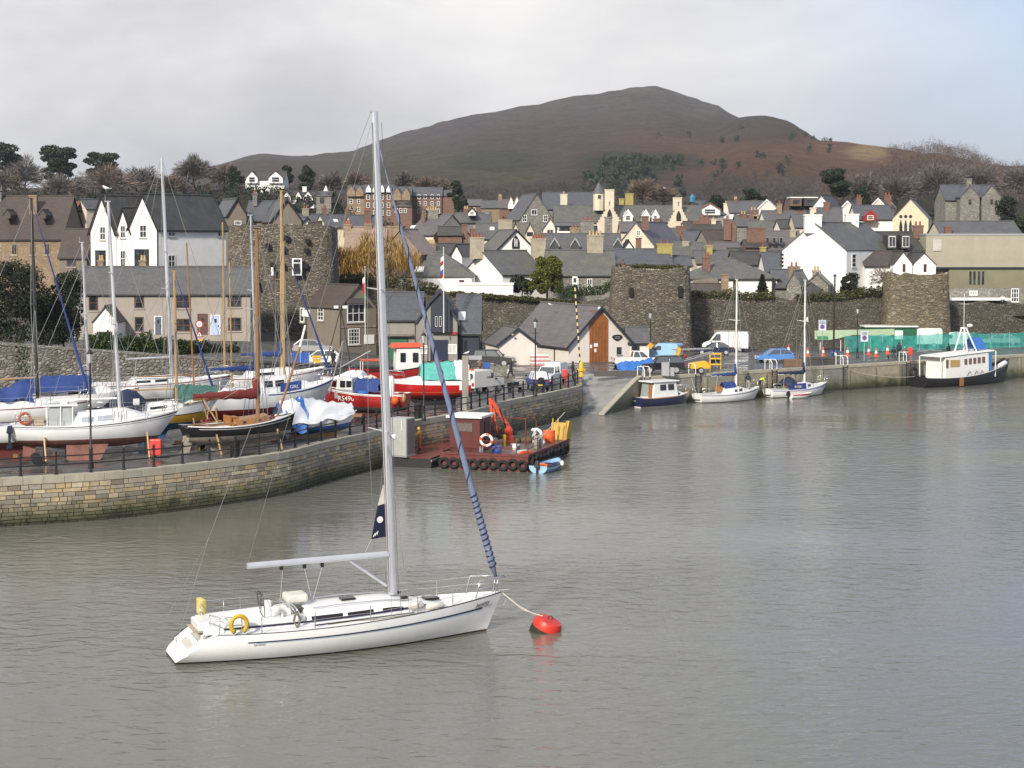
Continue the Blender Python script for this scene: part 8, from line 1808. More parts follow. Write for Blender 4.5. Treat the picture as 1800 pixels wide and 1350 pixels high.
def vehicle(name, label, cat, loc, hd, kind, paint, rz_extra=0):
    t = thing(name, label, cat, loc, R(hd)); S = {}
    if kind == 'hatch': L, W, low, gh, wb, wr = 4.1, 1.7, [(-2.0, .3), (2.0, .3), (2.05, .55), (1.95, .72), (.95, .9), (-1.9, .95), (-2.05, .7)], [(1.0, .88), (.25, 1.42), (-1.25, 1.46), (-1.95, .93)], (-1.25, 1.25), .31
    elif kind == 'saloon': L, W, low, gh, wb, wr = 4.6, 1.75, [(-2.25, .32), (2.25, .32), (2.3, .55), (2.15, .74), (.95, .88), (-1.3, .92), (-2.2, .94), (-2.3, .6)], [(1.0, .86), (.2, 1.38), (-.9, 1.4), (-1.75, .92)], (-1.4, 1.4), .32
    elif kind == '4x4': L, W, low, gh, wb, wr = 4.5, 1.85, [(-2.1, .42), (2.15, .42), (2.2, .8), (2.1, 1.0), (.9, 1.12), (-2.15, 1.16), (-2.2, .6)], [(.9, 1.1), (.35, 1.72), (-1.9, 1.75), (-2.12, 1.14)], (-1.35, 1.35), .4
    elif kind == 'van': L, W, low, gh, wb, wr = 4.2, 1.75, [(-2.05, .32), (2.05, .32), (2.1, .6), (1.95, .85), (1.1, 1.05), (.55, 1.72), (.3, 1.84), (-1.9, 1.86), (-2.05, 1.6)], None, (-1.3, 1.35), .31
    elif kind == 'bigvan': L, W, low, gh, wb, wr = 5.6, 2.0, [(-2.8, .4), (2.75, .4), (2.8, .75), (2.65, 1.05), (1.9, 1.3), (1.25, 2.2), (.9, 2.4), (-2.65, 2.42), (-2.8, 2.1)], None, (-1.75, 1.8), .36
    elif kind == 'pickup': L, W, low, gh, wb, wr = 4.9, 1.8, [(-2.4, .45), (2.4, .45), (2.45, .75), (2.35, .98), (1.2, 1.1), (-2.4, 1.1), (-2.45, .6)], [(1.25, 1.08), (.65, 1.66), (-.3, 1.7), (-.45, 1.1)], (-1.5, 1.55), .38
    elif kind == 'landrover': L, W, low, gh, wb, wr = 4.5, 1.8, [(-2.2, .55), (2.15, .55), (2.2, 1.15), (2.1, 1.25), (.75, 1.32), (.55, 1.98), (.3, 2.06), (-2.15, 2.08), (-2.22, 1.9)], None, (-1.35, 1.45), .41
    elif kind == 'jeep': L, W, low, gh, wb, wr = 3.7, 1.62, [(-1.75, .45), (1.8, .45), (1.85, .85), (1.75, .98), (.6, 1.05), (-1.75, 1.08)], [(.6, 1.05), (.25, 1.62), (-1.6, 1.66), (-1.74, 1.07)], (-1.05, 1.1), .36
    body = body_loft(t, low, W, paint)
    GL = plain('car_glass', (.07, .08, .09), .05, var=.1, coat=1)
    if gh:
        (x0, z0), (x1, z1), (x2, z2), (x3, z3) = gh; wb_, wt = W*.46, W*.37
        MB().hexa([(x3, -wb_, z3-.03), (x0, -wb_, z0-.03), (x0, wb_, z0-.03), (x3, wb_, z3-.03)], [(x2, -wt, z2), (x1, -wt, z1), (x1, wt, z1), (x2, wt, z2)]).build('glasshouse', GL if kind != 'jeep' else plain('white_soft_top', (.68, .67, .63), .7), t)
        MB().hexa([(x2-.03, -wt-.02, z2-.02), (x1+.03, -wt-.02, z1-.02), (x1+.03, wt+.02, z1-.02), (x2-.03, wt+.02, z2-.02)], [(x2+.06, -wt+.06, z2+.05), (x1-.06, -wt+.06, z1+.05), (x1-.06, wt-.06, z1+.05), (x2+.06, wt-.06, z2+.05)]).build('roof', paint if kind != 'jeep' else MATS['white_soft_top'], t)
        for sd in (1, -1):
            m = MB(); m.tube((x0, sd*wb_, z0), (x1, sd*wt, z1), .045, n=5); m.tube((x3, sd*wb_, z3), (x2, sd*wt, z2), .06, n=5); xm_, xt = (x0+x3)/2, (x1+x2)/2; m.tube((xm_, sd*wb_*1.0, (z0+z3)/2), (xt, sd*wt*1.01, (z1+z2)/2), .04, n=5); m.build('pillar', paint, t)
    else:
        zt = max(p[1] for p in low); xf = [p for p in low if p[1] > .95*zt][0][0]; hood = [p for p in low if abs(p[1]-{'van': 1.05, 'bigvan': 1.3, 'landrover': 1.32}[kind]) < .02][0]
        a = Vector((hood[0]-.02, 0, hood[1]+.02)); b = Vector((xf+.26, 0, zt-.14)); d_ = (b-a); nrm = Vector((d_.z, 0, -d_.x)).normalized(); hw = W*.43
        MB().obox((a+b)/2+nrm*.012, d_*.48, (0, hw, 0), nrm*.015).build('windscreen', GL, t)
        for sd in (1, -1):
            y = sd*(W/2+.004); MB().prism([(hood[0]-.25, y, hood[1]+.03), (xf-.35, y, hood[1]+.03), (xf-.35, y, zt-.3), (xf+.12, y, zt-.3)], (0, sd*.012, 0)).build('side_window', GL, t)
            xr = -L/2+.06; MB().box(xr-.06, xr-.02 if kind != 'landrover' else xr, min(sd*.12, sd*W*.4), max(sd*.12, sd*W*.4), zt-.72, zt-.25).build('rear_window', GL, t)
    for x in wb:
        for sd in (1, -1): wheel(t, x, sd*(W/2-.11), wr)
    zl = .66 if kind in ('hatch', 'saloon') else .8
    for sd in (1, -1):
        MB().obox((L/2-.04, sd*(W/2-.27), zl), (.05, 0, 0), (0, .16, 0), (0, 0, .08)).build('headlight', plain('headlight_glass', (.6, .62, .62), .1), t, bevel=.02)
        MB().obox((-L/2+.0, sd*(W/2-.14), zl+.12), (.05, 0, 0), (0, .09, 0), (0, 0, .13)).build('tail_light', plain('tail_light_red', (.4, .02, .02), .2), t)
        MB().obox((.85 if kind != 'bigvan' else 1.7, sd*(W/2+.1), 1.0 if kind in ('hatch', 'saloon') else 1.25), (.05, 0, 0), (0, .09, 0), (0, 0, .07)).build('mirror', BLACK if kind != 'hatch' else paint, t)
    for x, nm in ((L/2+.02, 'bumper'), (-L/2-.0, 'bumper')): MB().obox((x-.03*(1 if x > 0 else -1), 0, .47), (.07, 0, 0), (0, W*.46, 0), (0, 0, .11)).build(nm, BLACK if kind in ('4x4', 'pickup', 'landrover', 'van', 'bigvan', 'jeep') else paint, t, bevel=.03)
    MB().box(-L/2-.09, -L/2-.072, -.26, .26, .52, .64).build('number_plate', plain('yellow_plate', (.7, .5, .05), .5), t); MB().box(L/2+.062, L/2+.08, -.26, .26, .42, .54).build('number_plate', WHITEP, t)
    return t
def G(u, v, z=HQ): p = gz(u, v, z); return p
def roadz(u, d, z): p = Vector(((u-900)/F*d, d, z)); return p
vehicle('parked_van', 'pale blue panel van parked beside the cream boat hall', 'van', roadz(1167, 192, HQ), 152, 'van', SKYBLUE)
vehicle('parked_van', 'tall white panel van parked against the dark town wall', 'van', roadz(1277, 206, HQ), 166, 'bigvan', CARWHT)
vehicle('parked_car', 'navy saloon car in front of the tall white van', 'car', roadz(1256, 200, HQ), 172, 'saloon', CARNAVY)
vehicle('parked_car', 'bright blue hatchback alone on the right-hand quay', 'car', roadz(1362, 187.5, HQ), 187, 'hatch', CARBLUE)
vehicle('parked_pickup', 'white pickup behind the blue tarpaulined trailer', 'pickup truck', roadz(1118, 180, HQ), 8, 'pickup', CARWHT)
vehicle('parked_car', 'black four-wheel drive parked on the quay above the cabin boat', 'car', roadz(1164, 171.5, HQ), 183, '4x4', CARBLK)
v_ = vehicle('parked_car', 'silver hatchback parked below the brown harbour house', 'car', roadz(549, 180, 4.15), 4, 'hatch', CARSIL)
vehicle('parked_car', 'white hatchback behind the retaining wall by the blue board', 'car', roadz(562, 172, 3.55), 182, 'hatch', CARWHT)
v_ = vehicle('parked_van', 'white boxy off-road van with lettered back door behind the railing', 'van', roadz(846, 149.5, HQ), 54, 'landrover', plain('cream_white_car_paint', (.7, .68, .6), .4, var=.1))
text('sign_lettering', "BUCKLEY'S", .36, frame(Vector((-2.3, 0, 1.62)), (0, -1, 0), (0, 0, 1)), NAVYP, v_)
for dz in (1.38, 1.22, 1.06): MB().box(-2.3, -2.285, -.55, .55, dz-.035, dz+.035).build('sign_line', plain('pale_brown_lettering', (.4, .33, .25), .6), v_)
text('side_lettering', "Buckley's", .22, frame(Vector((.0, -.93, 1.45)), (1, 0, 0), (0, 0, 1)), NAVYP, v_)
MB().box(-2.0, -1.6, -.4, .4, 2.1, 2.2).build('amber_beacon', ORANGE, v_)
v_ = vehicle('parked_jeep', 'small blue jeep with white soft top and rear spare wheel', 'car', roadz(945, 152.5, HQ), 98, 'jeep', plain('mid_blue_jeep_paint', (.04, .07, .26), .35)); MB().lathe([(.1, 0), (.32, .02), (.33, .12), (.2, .18)], (-1.82, 0, .95), 14, (-1, 0, 0)).build('spare_wheel', TYRE, v_)
v_ = vehicle('parked_pickup', 'white pickup with canopy back facing the railing', 'pickup truck', roadz(968, 158.5, HQ), -112, 'pickup', CARWHT); MB().hexa([(-2.4, -.85, 1.1), (-.42, -.85, 1.1), (-.42, .85, 1.1), (-2.4, .85, 1.1)], [(-2.35, -.75, 2.0), (-.5, -.75, 2.0), (-.5, .75, 2.0), (-2.35, .75, 2.0)]).build('canopy_back', CARWHT, v_, bevel=.06)
vehicle('parked_car', 'black car parked nose-out beside the lifeboat house', 'car', roadz(868, 181, HQ), -14, '4x4', CARBLK)
vehicle('parked_minibus', 'white minibus roof showing above the teal netting', 'van', roadz(1616, 214, HQ), 175, 'bigvan', CARWHT)
vehicle('parked_van', 'second white van behind the teal netting', 'van', roadz(1672, 215, HQ), 178, 'van', CARWHT)
vehicle('parked_car', 'dark car behind the teal netting at the right edge', 'car', roadz(1760, 219, HQ), 178, 'saloon', CARSIL)
# trailers and plant on the quay
p = G(1118, 657); t = thing('boat_trailer', 'trailer load lashed under a crumpled bright blue tarpaulin', 'trailer', (p.x, p.y+.3, HQ), R(12)); hh_ = type('o', (), {'root': t})
drape(hh_, -2.1, 1.7, lambda f: 1.0+.6*f+.1*math.sin(f*7), lambda f: .95, lambda f: .35+.06*math.sin(f*5), TARPB, sag=.07, n=18); MB().box(-2.0, 2.2, -.7, .7, .42, .52).build('chassis', IRON, t); wheel(t, -.2, .8, .3); wheel(t, -.2, -.8, .3)
p = G(1230, 657); t = thing('compressor_trailer', 'yellow compressor trailer beside the quay ladder', 'trailer', (p.x, p.y+.5, HQ), R(8)); MB().prism([(-.95, -.6, .5), (.9, -.6, .5), (.95, -.6, .9), (.6, -.6, 1.25), (-.9, -.6, 1.05)], (0, 1.2, 0)).build('housing', YELLOW, t, bevel=.04); wheel(t, 0, .7, .34); wheel(t, 0, -.7, .34); MB().tube((-.9, 0, .5), (-1.7, 0, .4), .05).build('drawbar', IRON, t)
p = G(1222, 650); t = thing('boat_trailer', 'empty galvanised boat trailer tipped on the quay', 'trailer', (p.x, p.y+1.5, HQ), R(10)); m = MB()
for y in (-.6, .6): m.tube((-2.2, y, .6), (2.0, y, 1.7), .06); m.tube((2.0, y, 1.7), (2.4, y, .1), .05); m.tube((-2.2, y, 2.0), (2.0, y, 2.1), .05)
m.tube((2.0, -.6, 1.7), (2.0, .6, 1.7), .05); m.build('frame', GALV, t); wheel(t, -1.6, .75, .3); wheel(t, -1.6, -.75, .3)
MB().lathe([(.02, -.2), (.2, -.1), (.2, .1), (.02, .2)], (-1.0, -.3, 1.35), 10).build('red_float', REDP, t); MB().obox((-1.9, -.5, 1.5), (.12, 0, -.1), (0, .3, 0), (.2, 0, .75)).build('yellow_marker_board', YELLOW, t)
p = G(1257, 648); t = thing('winch_frame', 'yellow winch frame behind the compressor trailer', 'winch', (p.x, p.y, HQ)); m = MB()
for x in (-.55, .55):
    for z in (.4, 1.0, 1.5): m.box(-.6, .6, -.4, .4, z, z+.14) if x < 0 else None
    m.tube((x, -.35, 0), (x, -.35, 1.6), .05); m.tube((x, .35, 0), (x, .35, 1.6), .05)
m.build('frame', YELLOW, t); MB().lathe([(.3, -.4), (.2, -.35), (.2, .35), (.3, .4)], (0, 0, .8), 12, (1, 0, 0)).build('drum', TYRE, t)
p = G(1174, 661); t = thing('electric_cabinet', 'grey service cabinets at the quay edge before the black four-wheel drive', 'cabinet', (p.x, p.y, HQ)); 
for x, w_, hh in ((-.25, .38, 1.35), (.42, .2, .85)): b_ = MB().box(x-w_, x+w_, -.25, .25, 0, hh).build('cabinet_box', GREYP, t, bevel=.02); MB().box(x-w_*.8, x+w_*.8, -.265, -.252, .1, hh-.1).build('door', GALV, b_)

# ------------------------------------------------------------------ railing along the quay
inset = [p-n*.42 for p, n in inn if -34 < p.x]
RP = resample(inset, 1.95)
t = thing('quay_railing', 'black iron post-and-rail fence along the curved quay edge', 'railing', RP[0])
for i, p in enumerate(RP):
    MB(t.location).lathe([(.16, 0), (.15, .05), (.085, .1), (.07, .55), (.1, .57), (.1, .63), (.065, .65), (.06, 1.05), (.1, 1.1), (.1, 1.15), (.05, 1.2), (.095, 1.28), (.02, 1.37)], p, 8).build('post', IRON, t, smooth='auto')
    if i < len(RP)-1:
        for z in (.58, 1.06): MB(t.location).tube(p+Vector((0, 0, z)), RP[i+1]+Vector((0, 0, z)), .04, n=6).build('rail', IRON, t)

# ------------------------------------------------------------------ lamps, poles, signs
def lamp(label, p, hgt, style='lantern'):
    t = thing('street_lamp', label, 'street lamp', p); MB().lathe([(.17, 0), (.16, .3), (.11, .4), (.1, 1.1), (.13, 1.15), (.06, 1.3), (.05, hgt-1.0), (.08, hgt-.95), (.04, hgt-.8)], (0, 0, 0), 10).build('post', IRON, t, smooth='auto')
    MB().tube((-.35, 0, hgt-1.25), (.35, 0, hgt-1.25), .025).build('ladder_bar', IRON, t)
    MB().lathe([(.09, hgt-.8), (.2, hgt-.3), (.22, hgt-.28)], (0, 0, 0), 6).build('lantern_glass', plain('lantern_glass', (.45, .46, .45), .15), t)
    MB().lathe([(.24, hgt-.27), (.1, hgt-.08), (.03, hgt-.05), (.02, hgt+.12)], (0, 0, 0), 6).build('lantern_cap', IRON, t); return t
lamp('black lantern lamp post in front of the white bilge-keel yacht', gz(160, 823), 7.0); lamp('black lantern lamp post beside the speedboat', gz(745, 740), 6.6); lamp('black lantern lamp post by the blue jeep', gz(941, 697), 6.7)
l_ = lamp('black lantern lamp post with orange sign by the pale blue van', gz(1143, 655), 6.3); lamp('black lantern lamp post between the no-parking signs', gz(1507, 630), 5.9); lamp('black lantern lamp post against the wall by the lifeboat house', roadz(846, 204, HQ), 5.6)
MB().obox((0, -.1, 2.75), (.17, 0, .17), (0, .015, 0), (-.17, 0, .17)).build('diamond_sign', plain('amber_sign', (.7, .33, .02), .5), l_)
p = gz(1465, 630); t = thing('telegraph_pole', 'tall black wooden pole beside the pale green canopy', 'pole', p); MB().tube((0, 0, 0), (.1, 0, 9.6), .12, .09, 8).build('pole', plain('tarred_wood', (.02, .018, .016), .8), t, smooth='auto'); MB().box(-.1, .3, -.06, .06, 9.3, 9.45).build('pole_cap', IRON, t)
# yellow and black banded pole
p = gz(1020, 662); t = thing('banded_pole', 'leaning yellow and black banded pole with white lantern top', 'pole', p); top = Vector((-.55, 0, 9.1))
for i in range(24):
    a, b = Vector((0, 0, .9)).lerp(top, i/24), Vector((0, 0, .9)).lerp(top, (i+1)/24); MB().tube(a, b, .075, n=8).build('band', BLACK if i % 2 else plain('pale_yellow_band', (.7, .58, .25), .6), t)
MB().box(top.x-.25, top.x+.25, -.2, .2, top.z, top.z+.75).build('lantern_box', FRAMEW, t); MB().box(top.x-.14, top.x+.14, -.215, -.2, top.z+.15, top.z+.6).build('lantern_light', GLASS, t)
MB().lathe([(.28, 0), (.3, .1), (.2, .15), (.2, .5), (.34, .55), (.34, .75), (.22, .8), (.2, 1.35), (.1, 1.5)], (.1, 0, 0), 12).build('bollard_base', YELLOW, t, smooth='auto'); MB().tube((-.3, 0, .65), (.5, 0, .65), .13, n=8).build('hydrant_arm', YELLOW, t)
def flagpole(label, p, hgt, r=.06): t = thing('flagpole', label, 'flagpole', p); m = MB(); m.tube((0, 0, 0), (0, 0, hgt), r, r*.6, 8); m.lathe([(.02, 0), (.1, .06), (.02, .14)], (0, 0, hgt), 8); m.build('pole', WHITEP, t, smooth='auto'); return t
def flag(t, z0, z1, cols, w=.35):
    n = len(cols)
    for i, c in enumerate(cols):
        za, zb = z1-(z1-z0)*i/n, z1-(z1-z0)*(i+1)/n; MB().grid([[(0, -.02, za), (-w*.55, .06*math.sin(i*2), za-.12), (-w, -.05, za-.3)], [(0, -.02, zb), (-w*.5, .07*math.sin(i*2+1), zb-.12), (-w*.9, -.03, zb-.3)]]).build('flag_panel', c, t)
p = at(780, 585, 187.7); fp = flagpole('white flagpole on the lifeboat house with furled ensign', p, at(777, 437, 187.7).z-p.z); hp = at(777, 437, 187.7).z-p.z; flag(fp, hp-3.6, hp-.8, [WHITEP, REDP, WHITEP, BLUEP, REDP, WHITEP])
p = at(642, 600, 192); fp = flagpole('thin white flagpole with red and green flag by the harbour house', p, 8.3, .045); flag(fp, 4.9, 7.3, [WHITEP, REDP, REDP, plain('flag_green', (.02, .2, .06), .7)], .3)
p = at(674, 560, 193); flagpole('short bare white pole behind the lifeboat roof', p, 6.8, .05)
# black light gantry by the harbour house
p = roadz(597, 166, HQ); t = thing('light_gantry', 'black tripod gantry carrying two floodlights', 'gantry', p); hz = zat(541, 166)-HQ; m = MB()
for x, y in ((-1.7, -.6), (1.3, -.6), (-.1, 1.2)): m.tube((x, y, 0), (.1, 0, hz), .06, n=6)
m.build('legs', IRON, t); 
for x in (-.35, .5): MB().box(x-.22, x+.22, -.12, .12, hz-.05, hz+.2).build('floodlight', WHITEP, t)
def signpost(name, label, p, hgt, boards, mat=GALV):
    t = thing(name, label, 'sign', p); MB().tube((0, 0, 0), (0, 0, hgt), .045, n=6).build('post', mat, t)
    for kind, z, s_, c in boards:
        m = MB()
        if kind == 'ring':
            m.lathe([(s_, 0), (s_, .02)], (0, -.05, z), 18, (0, -1, 0)); b = m.build('round_sign', REDP, t); MB().lathe([(s_*.72, .021), (s_*.72, .03)], (0, -.05, z), 18, (0, -1, 0)).build('sign_face', WHITEP, b); text('sign_lettering', '20', s_*.9, frame(Vector((0, -.085, z)), (1, 0, 0), (0, 0, 1)), BLACK, b)
        elif kind == 'tri':
            m.prism([(-s_, -.05, z-s_*.8), (s_, -.05, z-s_*.8), (0, -.05, z+s_*.9)], (0, -.02, 0)); b = m.build('triangle_sign', REDP, t); MB().prism([(-s_*.62, -.075, z-s_*.6), (s_*.62, -.075, z-s_*.6), (0, -.075, z+s_*.5)], (0, -.01, 0)).build('sign_face', WHITEP, b); MB().box(-.05, .05, -.1, -.088, z-s_*.45, z+s_*.05).build('sign_symbol', BLACK, b)
        elif kind == 'box': m.box(-s_, s_, -.07, -.05, z-s_*.75, z+s_*.75); m.build('sign_board', c, t)
        elif kind == 'park':
            m.box(-s_, s_, -.07, -.05, z-s_*1.6, z+s_*1.2); b = m.build('sign_board', plain('pale_blue_sign', (.55, .62, .72), .5), t); r_ = MB().lathe([(s_*.62, 0), (s_*.62, .01)], (0, -.071, z-s_*.6), 16, (0, -1, 0)).build('no_parking_roundel', REDP, b); MB().lathe([(s_*.47, 0), (s_*.47, .012)], (0, -.074, z-s_*.6), 16, (0, -1, 0)).build('roundel_face', BLUEP, b)
            MB().obox((0, -.09, z-s_*.6), (s_*.33, 0, -s_*.33), (0, .003, 0), (.02, 0, .02)).build('roundel_bar', REDP, b)
            for k in range(3): MB().box(-s_*.75, s_*.75, -.078, -.071, z+s_*(.9-.35*k)-.03, z+s_*(.9-.35*k)+.03).build('sign_line', NAVYP, b)
        elif kind == 'arrow':
            m.box(-s_, s_, -.07, -.05, z-s_, z+s_); b = m.build('sign_board', BLUEP, t); MB().obox((0, -.078, z), (s_*.45, 0, -s_*.45), (0, .004, 0), (.09, 0, .09)).build('sign_arrow', WHITEP, b); MB().prism([(s_*.75, -.076, z-s_*.75), (s_*.75, -.076, z-.0), (0, -.076, z-s_*.75)], (0, -.008, 0)).build('sign_arrow', WHITEP, b)
    return t
p = roadz(350, 176, 4.6); signpost('road_sign', 'red ring speed sign above a warning triangle by the dark hedge', p, 3.2, [('ring', 2.85, .42, 0), ('tri', 1.85, .42, 0), ('box', 1.15, .25, YELLOW)])
signpost('parking_sign', 'no-parking sign beside the green awning', gz(1445, 632), 4.6, [('park', 3.95, .42, 0)]); signpost('parking_sign', 'no-parking sign in front of the teal netting', gz(1519, 634), 3.4, [('park', 2.8, .42, 0)])
signpost('arrow_sign', 'blue keep-right arrow sign on the quay by the cones', gz(1466, 628), .9, [('arrow', .5, .38, 0)]); signpost('warning_sign', 'small white notice on the far right wall', Vector(((1760-900)/F*226, 225.4, 8.0)), .9, [('box', .5, .25, FRAMEW)])
def cone(label, u, v):
    t = thing('traffic_cone', label, 'traffic cone', gz(u, v), group='traffic cones on the quay'); MB().box(-.22, .22, -.22, .22, 0, .05).build('base', plain('cone_orange', (.65, .09, .03), .5), t); m = MB(); m.lathe([(.17, .05), (.125, .3)], (0, 0, 0), 12); m.lathe([(.085, .52), (.04, .78)], (0, 0, 0), 12); m.build('cone', MATS['cone_orange'], t)
    MB().lathe([(.127, .3), (.087, .52)], (0, 0, 0), 12).build('reflective_band', WHITEP, t); t.scale = (1.35, 1.35, 1.35)
for u, v, lab in ((1386, 621, 'traffic cone behind the bright blue hatchback'), (1420, 627, 'traffic cone left of the green awning sign'), (1447, 626, 'traffic cone at the foot of the green awning sign'), (1490, 626, 'traffic cone right of the blue arrow sign'), (1527, 624, 'traffic cone at the left end of the netting'), (1540, 627, 'traffic cone left of the seated people'), (1560, 622, 'traffic cone nearest the seated people'), (1217, 617, 'traffic cone by the dark archway left of the navy saloon')): cone(lab, u, v)
for u, lab in ((1133, 'white ladder hoops at the slipway corner'), (1223, 'white ladder hoops beside the compressor trailer'), (1357, 'white ladder hoops between the two sloops'), (1482, 'white ladder hoops near the blue arrow sign'), (1593, 'white ladder hoops beside the passenger boat stern')):
    p = moor(u, -.35); t = thing('quay_ladder', lab, 'ladder', (p.x, p.y, HQ), R(qh)); 
    for x in (-.35, .35): MB().path([(x, .6, 0), (x, .6, 1.0), (x, -.25, 1.0), (x, -.45, .7), (x, -.45, 0)], .045, 6).build('hoop', WHITEP, t); MB().tube((x, -.45, 0), (x, -.45, -2.6), .04).build('stile', IRON, t)
    for k in range(9): MB().tube((-.35, -.45, -.2-.27*k), (.35, -.45, -.2-.27*k), .025, n=5).build('rung', IRON, t)
for u, v, lab in ((993, 681, 'red lifebuoy housing on the railing near the slipway'), (1600, 637, 'red lifebuoy housing above the passenger boat')):
    t = thing('lifebuoy_housing', lab, 'lifebuoy housing', gz(u, v)); MB().tube((0, 0, 0), (0, 0, 1.0), .06).build('post', REDP, t); MB().box(-.24, .24, -.14, .14, .8, 1.65).build('housing', plain('housing_red', (.6, .05, .04), .45), t, bevel=.09)
p = gz(274, 806); t = thing('lifebuoy_box', 'bright red moulded box hung on the railing under the yellow hull', 'lifebuoy housing', (p.x, p.y, HQ+.05)); MB().box(-.36, .36, -.2, .2, .15, 1.15).build('box', plain('housing_red', (.6, .05, .04), .45), t, bevel=.08); MB().box(-.05, .05, -.05, .05, 0, .15).build('bracket', IRON, t)
def binn(label, u, v): t = thing('litter_bin', label, 'bin', gz(u, v)); MB().lathe([(.26, 0), (.3, .05), (.3, .85), (.33, .9), (.33, .98), (.2, 1.12), (.05, 1.16)], (0, 0, 0), 12).build('body', plain('black_plastic', (.016, .016, .016), .5), t, smooth='auto'); MB().box(-.2, .2, -.33, -.29, .72, .86).build('slot', HOLE, t)
binn('black litter bin under the black cutter', 413, 803); binn('black litter bin above the steel cabinet', 735, 735)
p = gz(818, 721); t = thing('concrete_post', 'tall stained concrete post with white box beside the lettered van', 'post', p); MB().box(-.25, .25, -.25, .25, 0, 4.3).build('shaft', CONC, t, bevel=.03); MB().box(.0, 1.3, -.2, .2, 4.0, 4.3).build('bracket', GALV, t); MB().box(-.45, -.27, -.25, .2, 1.6, 2.2).build('switch_box', FRAMEW, t)
p = gz(860, 662); t = thing('planter_wall', 'low stone planter wall behind the lettered van', 'low wall', p); MB().box(0, 2.3, 0, .6, 0, 1.0).build('wall', STONE, t, bevel=.05); 
for x in (.3, .9, 1.5, 2.0): MB().box(x-.2, x+.2, .1, .5, 1.003, 1.15).build('capstone', STONE, t, bevel=.04)
p = gz(854, 662); t = thing('blue_crate', 'bright blue crate on the planter wall', 'crate', (p.x, p.y+.2, HQ+.8)); MB().box(-.4, .4, -.25, .25, 0, .5).build('body', BLUEP, t, bevel=.03); MB().box(-.42, .42, -.27, .27, .5, .56).build('rim', BLUEP, t)
p = gz(948, 642); t = thing('barrier_stack', 'stack of pink and white plastic barriers by the cream hall', 'barrier', (p.x, p.y, HQ), R(10))
for i in range(6): MB().box(-.95, .95, -.4, .4, i*.2, i*.2+.18).build('barrier', (plain('pink_barrier', (.62, .3, .28), .6), WHITEP)[i % 2], t, bevel=.03)
p = gz(526, 633); t = thing('blue_board', 'bright blue metal-framed board on the retaining wall', 'board', roadz(527, 163, 4.2), R(10)); MB().box(-.85, .85, -.05, .05, .0, 1.15).build('panel', BLUEP, t)
for x in (-.85, 0, .85): MB().box(x-.03, x+.03, -.075, -.052, 0, 1.15).build('frame_bar', SKYBLUE, t)
t = thing('grit_bin', 'yellow grit bin in front of the silver hatchback', 'bin', roadz(556, 168, 4.0), R(5)); MB().hexa([(-.35, -.25, .0), (.35, -.25, .0), (.35, .25, .0), (-.35, .25, .0)], [(-.42, -.3, .55), (.42, -.3, .55), (.42, .3, .55), (-.42, .3, .55)]).build('body', YELLOW, t); MB().box(-.45, .45, -.33, .33, .553, .72).build('lid', YELLOW, t, bevel=.04)
for u, v, lab, w_, hh, mt in ((1393, 643, 'stack of brown fish boxes on the right-hand quay', .95, .75, plain('brown_crate', (.17, .1, .06), .8)), (1438, 640, 'dark skip beside the brown fish boxes', 2.0, .8, plain('dark_grey_steel', (.06, .055, .05), .6))):
    p = gz(u, v); t = thing('fish_box_stack' if 'fish' in lab[:20] else 'skip', lab, 'box', p); n_ = 3
    for k in range(n_): MB().box(-w_, w_, -.4, .4, k*hh/n_, (k+1)*hh/n_-.02).build('crate' if 'fish' in lab[:20] else 'skip_wall', mt, t, bevel=.02)
p = gz(1045, 662); t = thing('low_kerb_wall', 'low dark concrete kerb wall behind the slipway top', 'low wall', (p.x, p.y, HQ), R(6)); MB().box(0, 5.4, 0, .4, 0, .55).build('wall', plain('dark_wet_concrete', (.08, .075, .07), .6), t, bevel=.03)
p = gz(905, 690); t = thing('bench', 'black iron bench between the lettered van and the railing', 'bench', (p.x, p.y, HQ), R(50)); MB().box(-.8, .8, -.2, .2, .42, .47).build('seat', IRON, t); MB().box(-.8, .8, .18, .22, .5, .9).build('backrest', IRON, t)
for x in (-.7, .7): MB().box(x-.03, x+.03, -.2, .2, 0, .42).build('leg', IRON, t)
# market canopy, kiosk, netting at the right
def netmat():
    m, nt, b = nmat('teal_netting'); v = coords(nt); b.inputs['Base Color'].default_value = (.03, .32, .28, 1); b.inputs['Roughness'].default_value = .8
    f = ramp(nt, noise(nt, coords(nt, (1.2, 1.2, .7)), 1.4, 4, .6), [(.35, 0), (.7, 1)]); c = mixc(nt, f, (.03, .3, .28), (.09, .55, .48)); nt.links.new(c, b.inputs['Base Color'])
    tr = nn(nt, 'ShaderNodeBsdfTransparent'); tr.inputs[0].default_value = (.55, .85, .8, 1); mx = nt.nodes.new('ShaderNodeMixShader'); a = ramp(nt, noise(nt, v, .9, 3), [(.3, .35), (.7, .62)])
    nt.links.new(a, mx.inputs[0]); nt.links.new(tr.outputs[0], mx.inputs[2]); nt.links.new(b.outputs[0], mx.inputs[1]); o = [n for n in nt.nodes if n.type == 'OUTPUT_MATERIAL'][0]; nt.links.new(mx.outputs[0], o.inputs[0]); return m
NET = netmat(); A0, A1 = roadz(1486, 203, HQ), roadz(2100, 222, HQ); t = thing('netting_fence', 'teal debris netting strung along the back of the quay', 'netting', A0); NP = resample([A0, A1], 2.6)
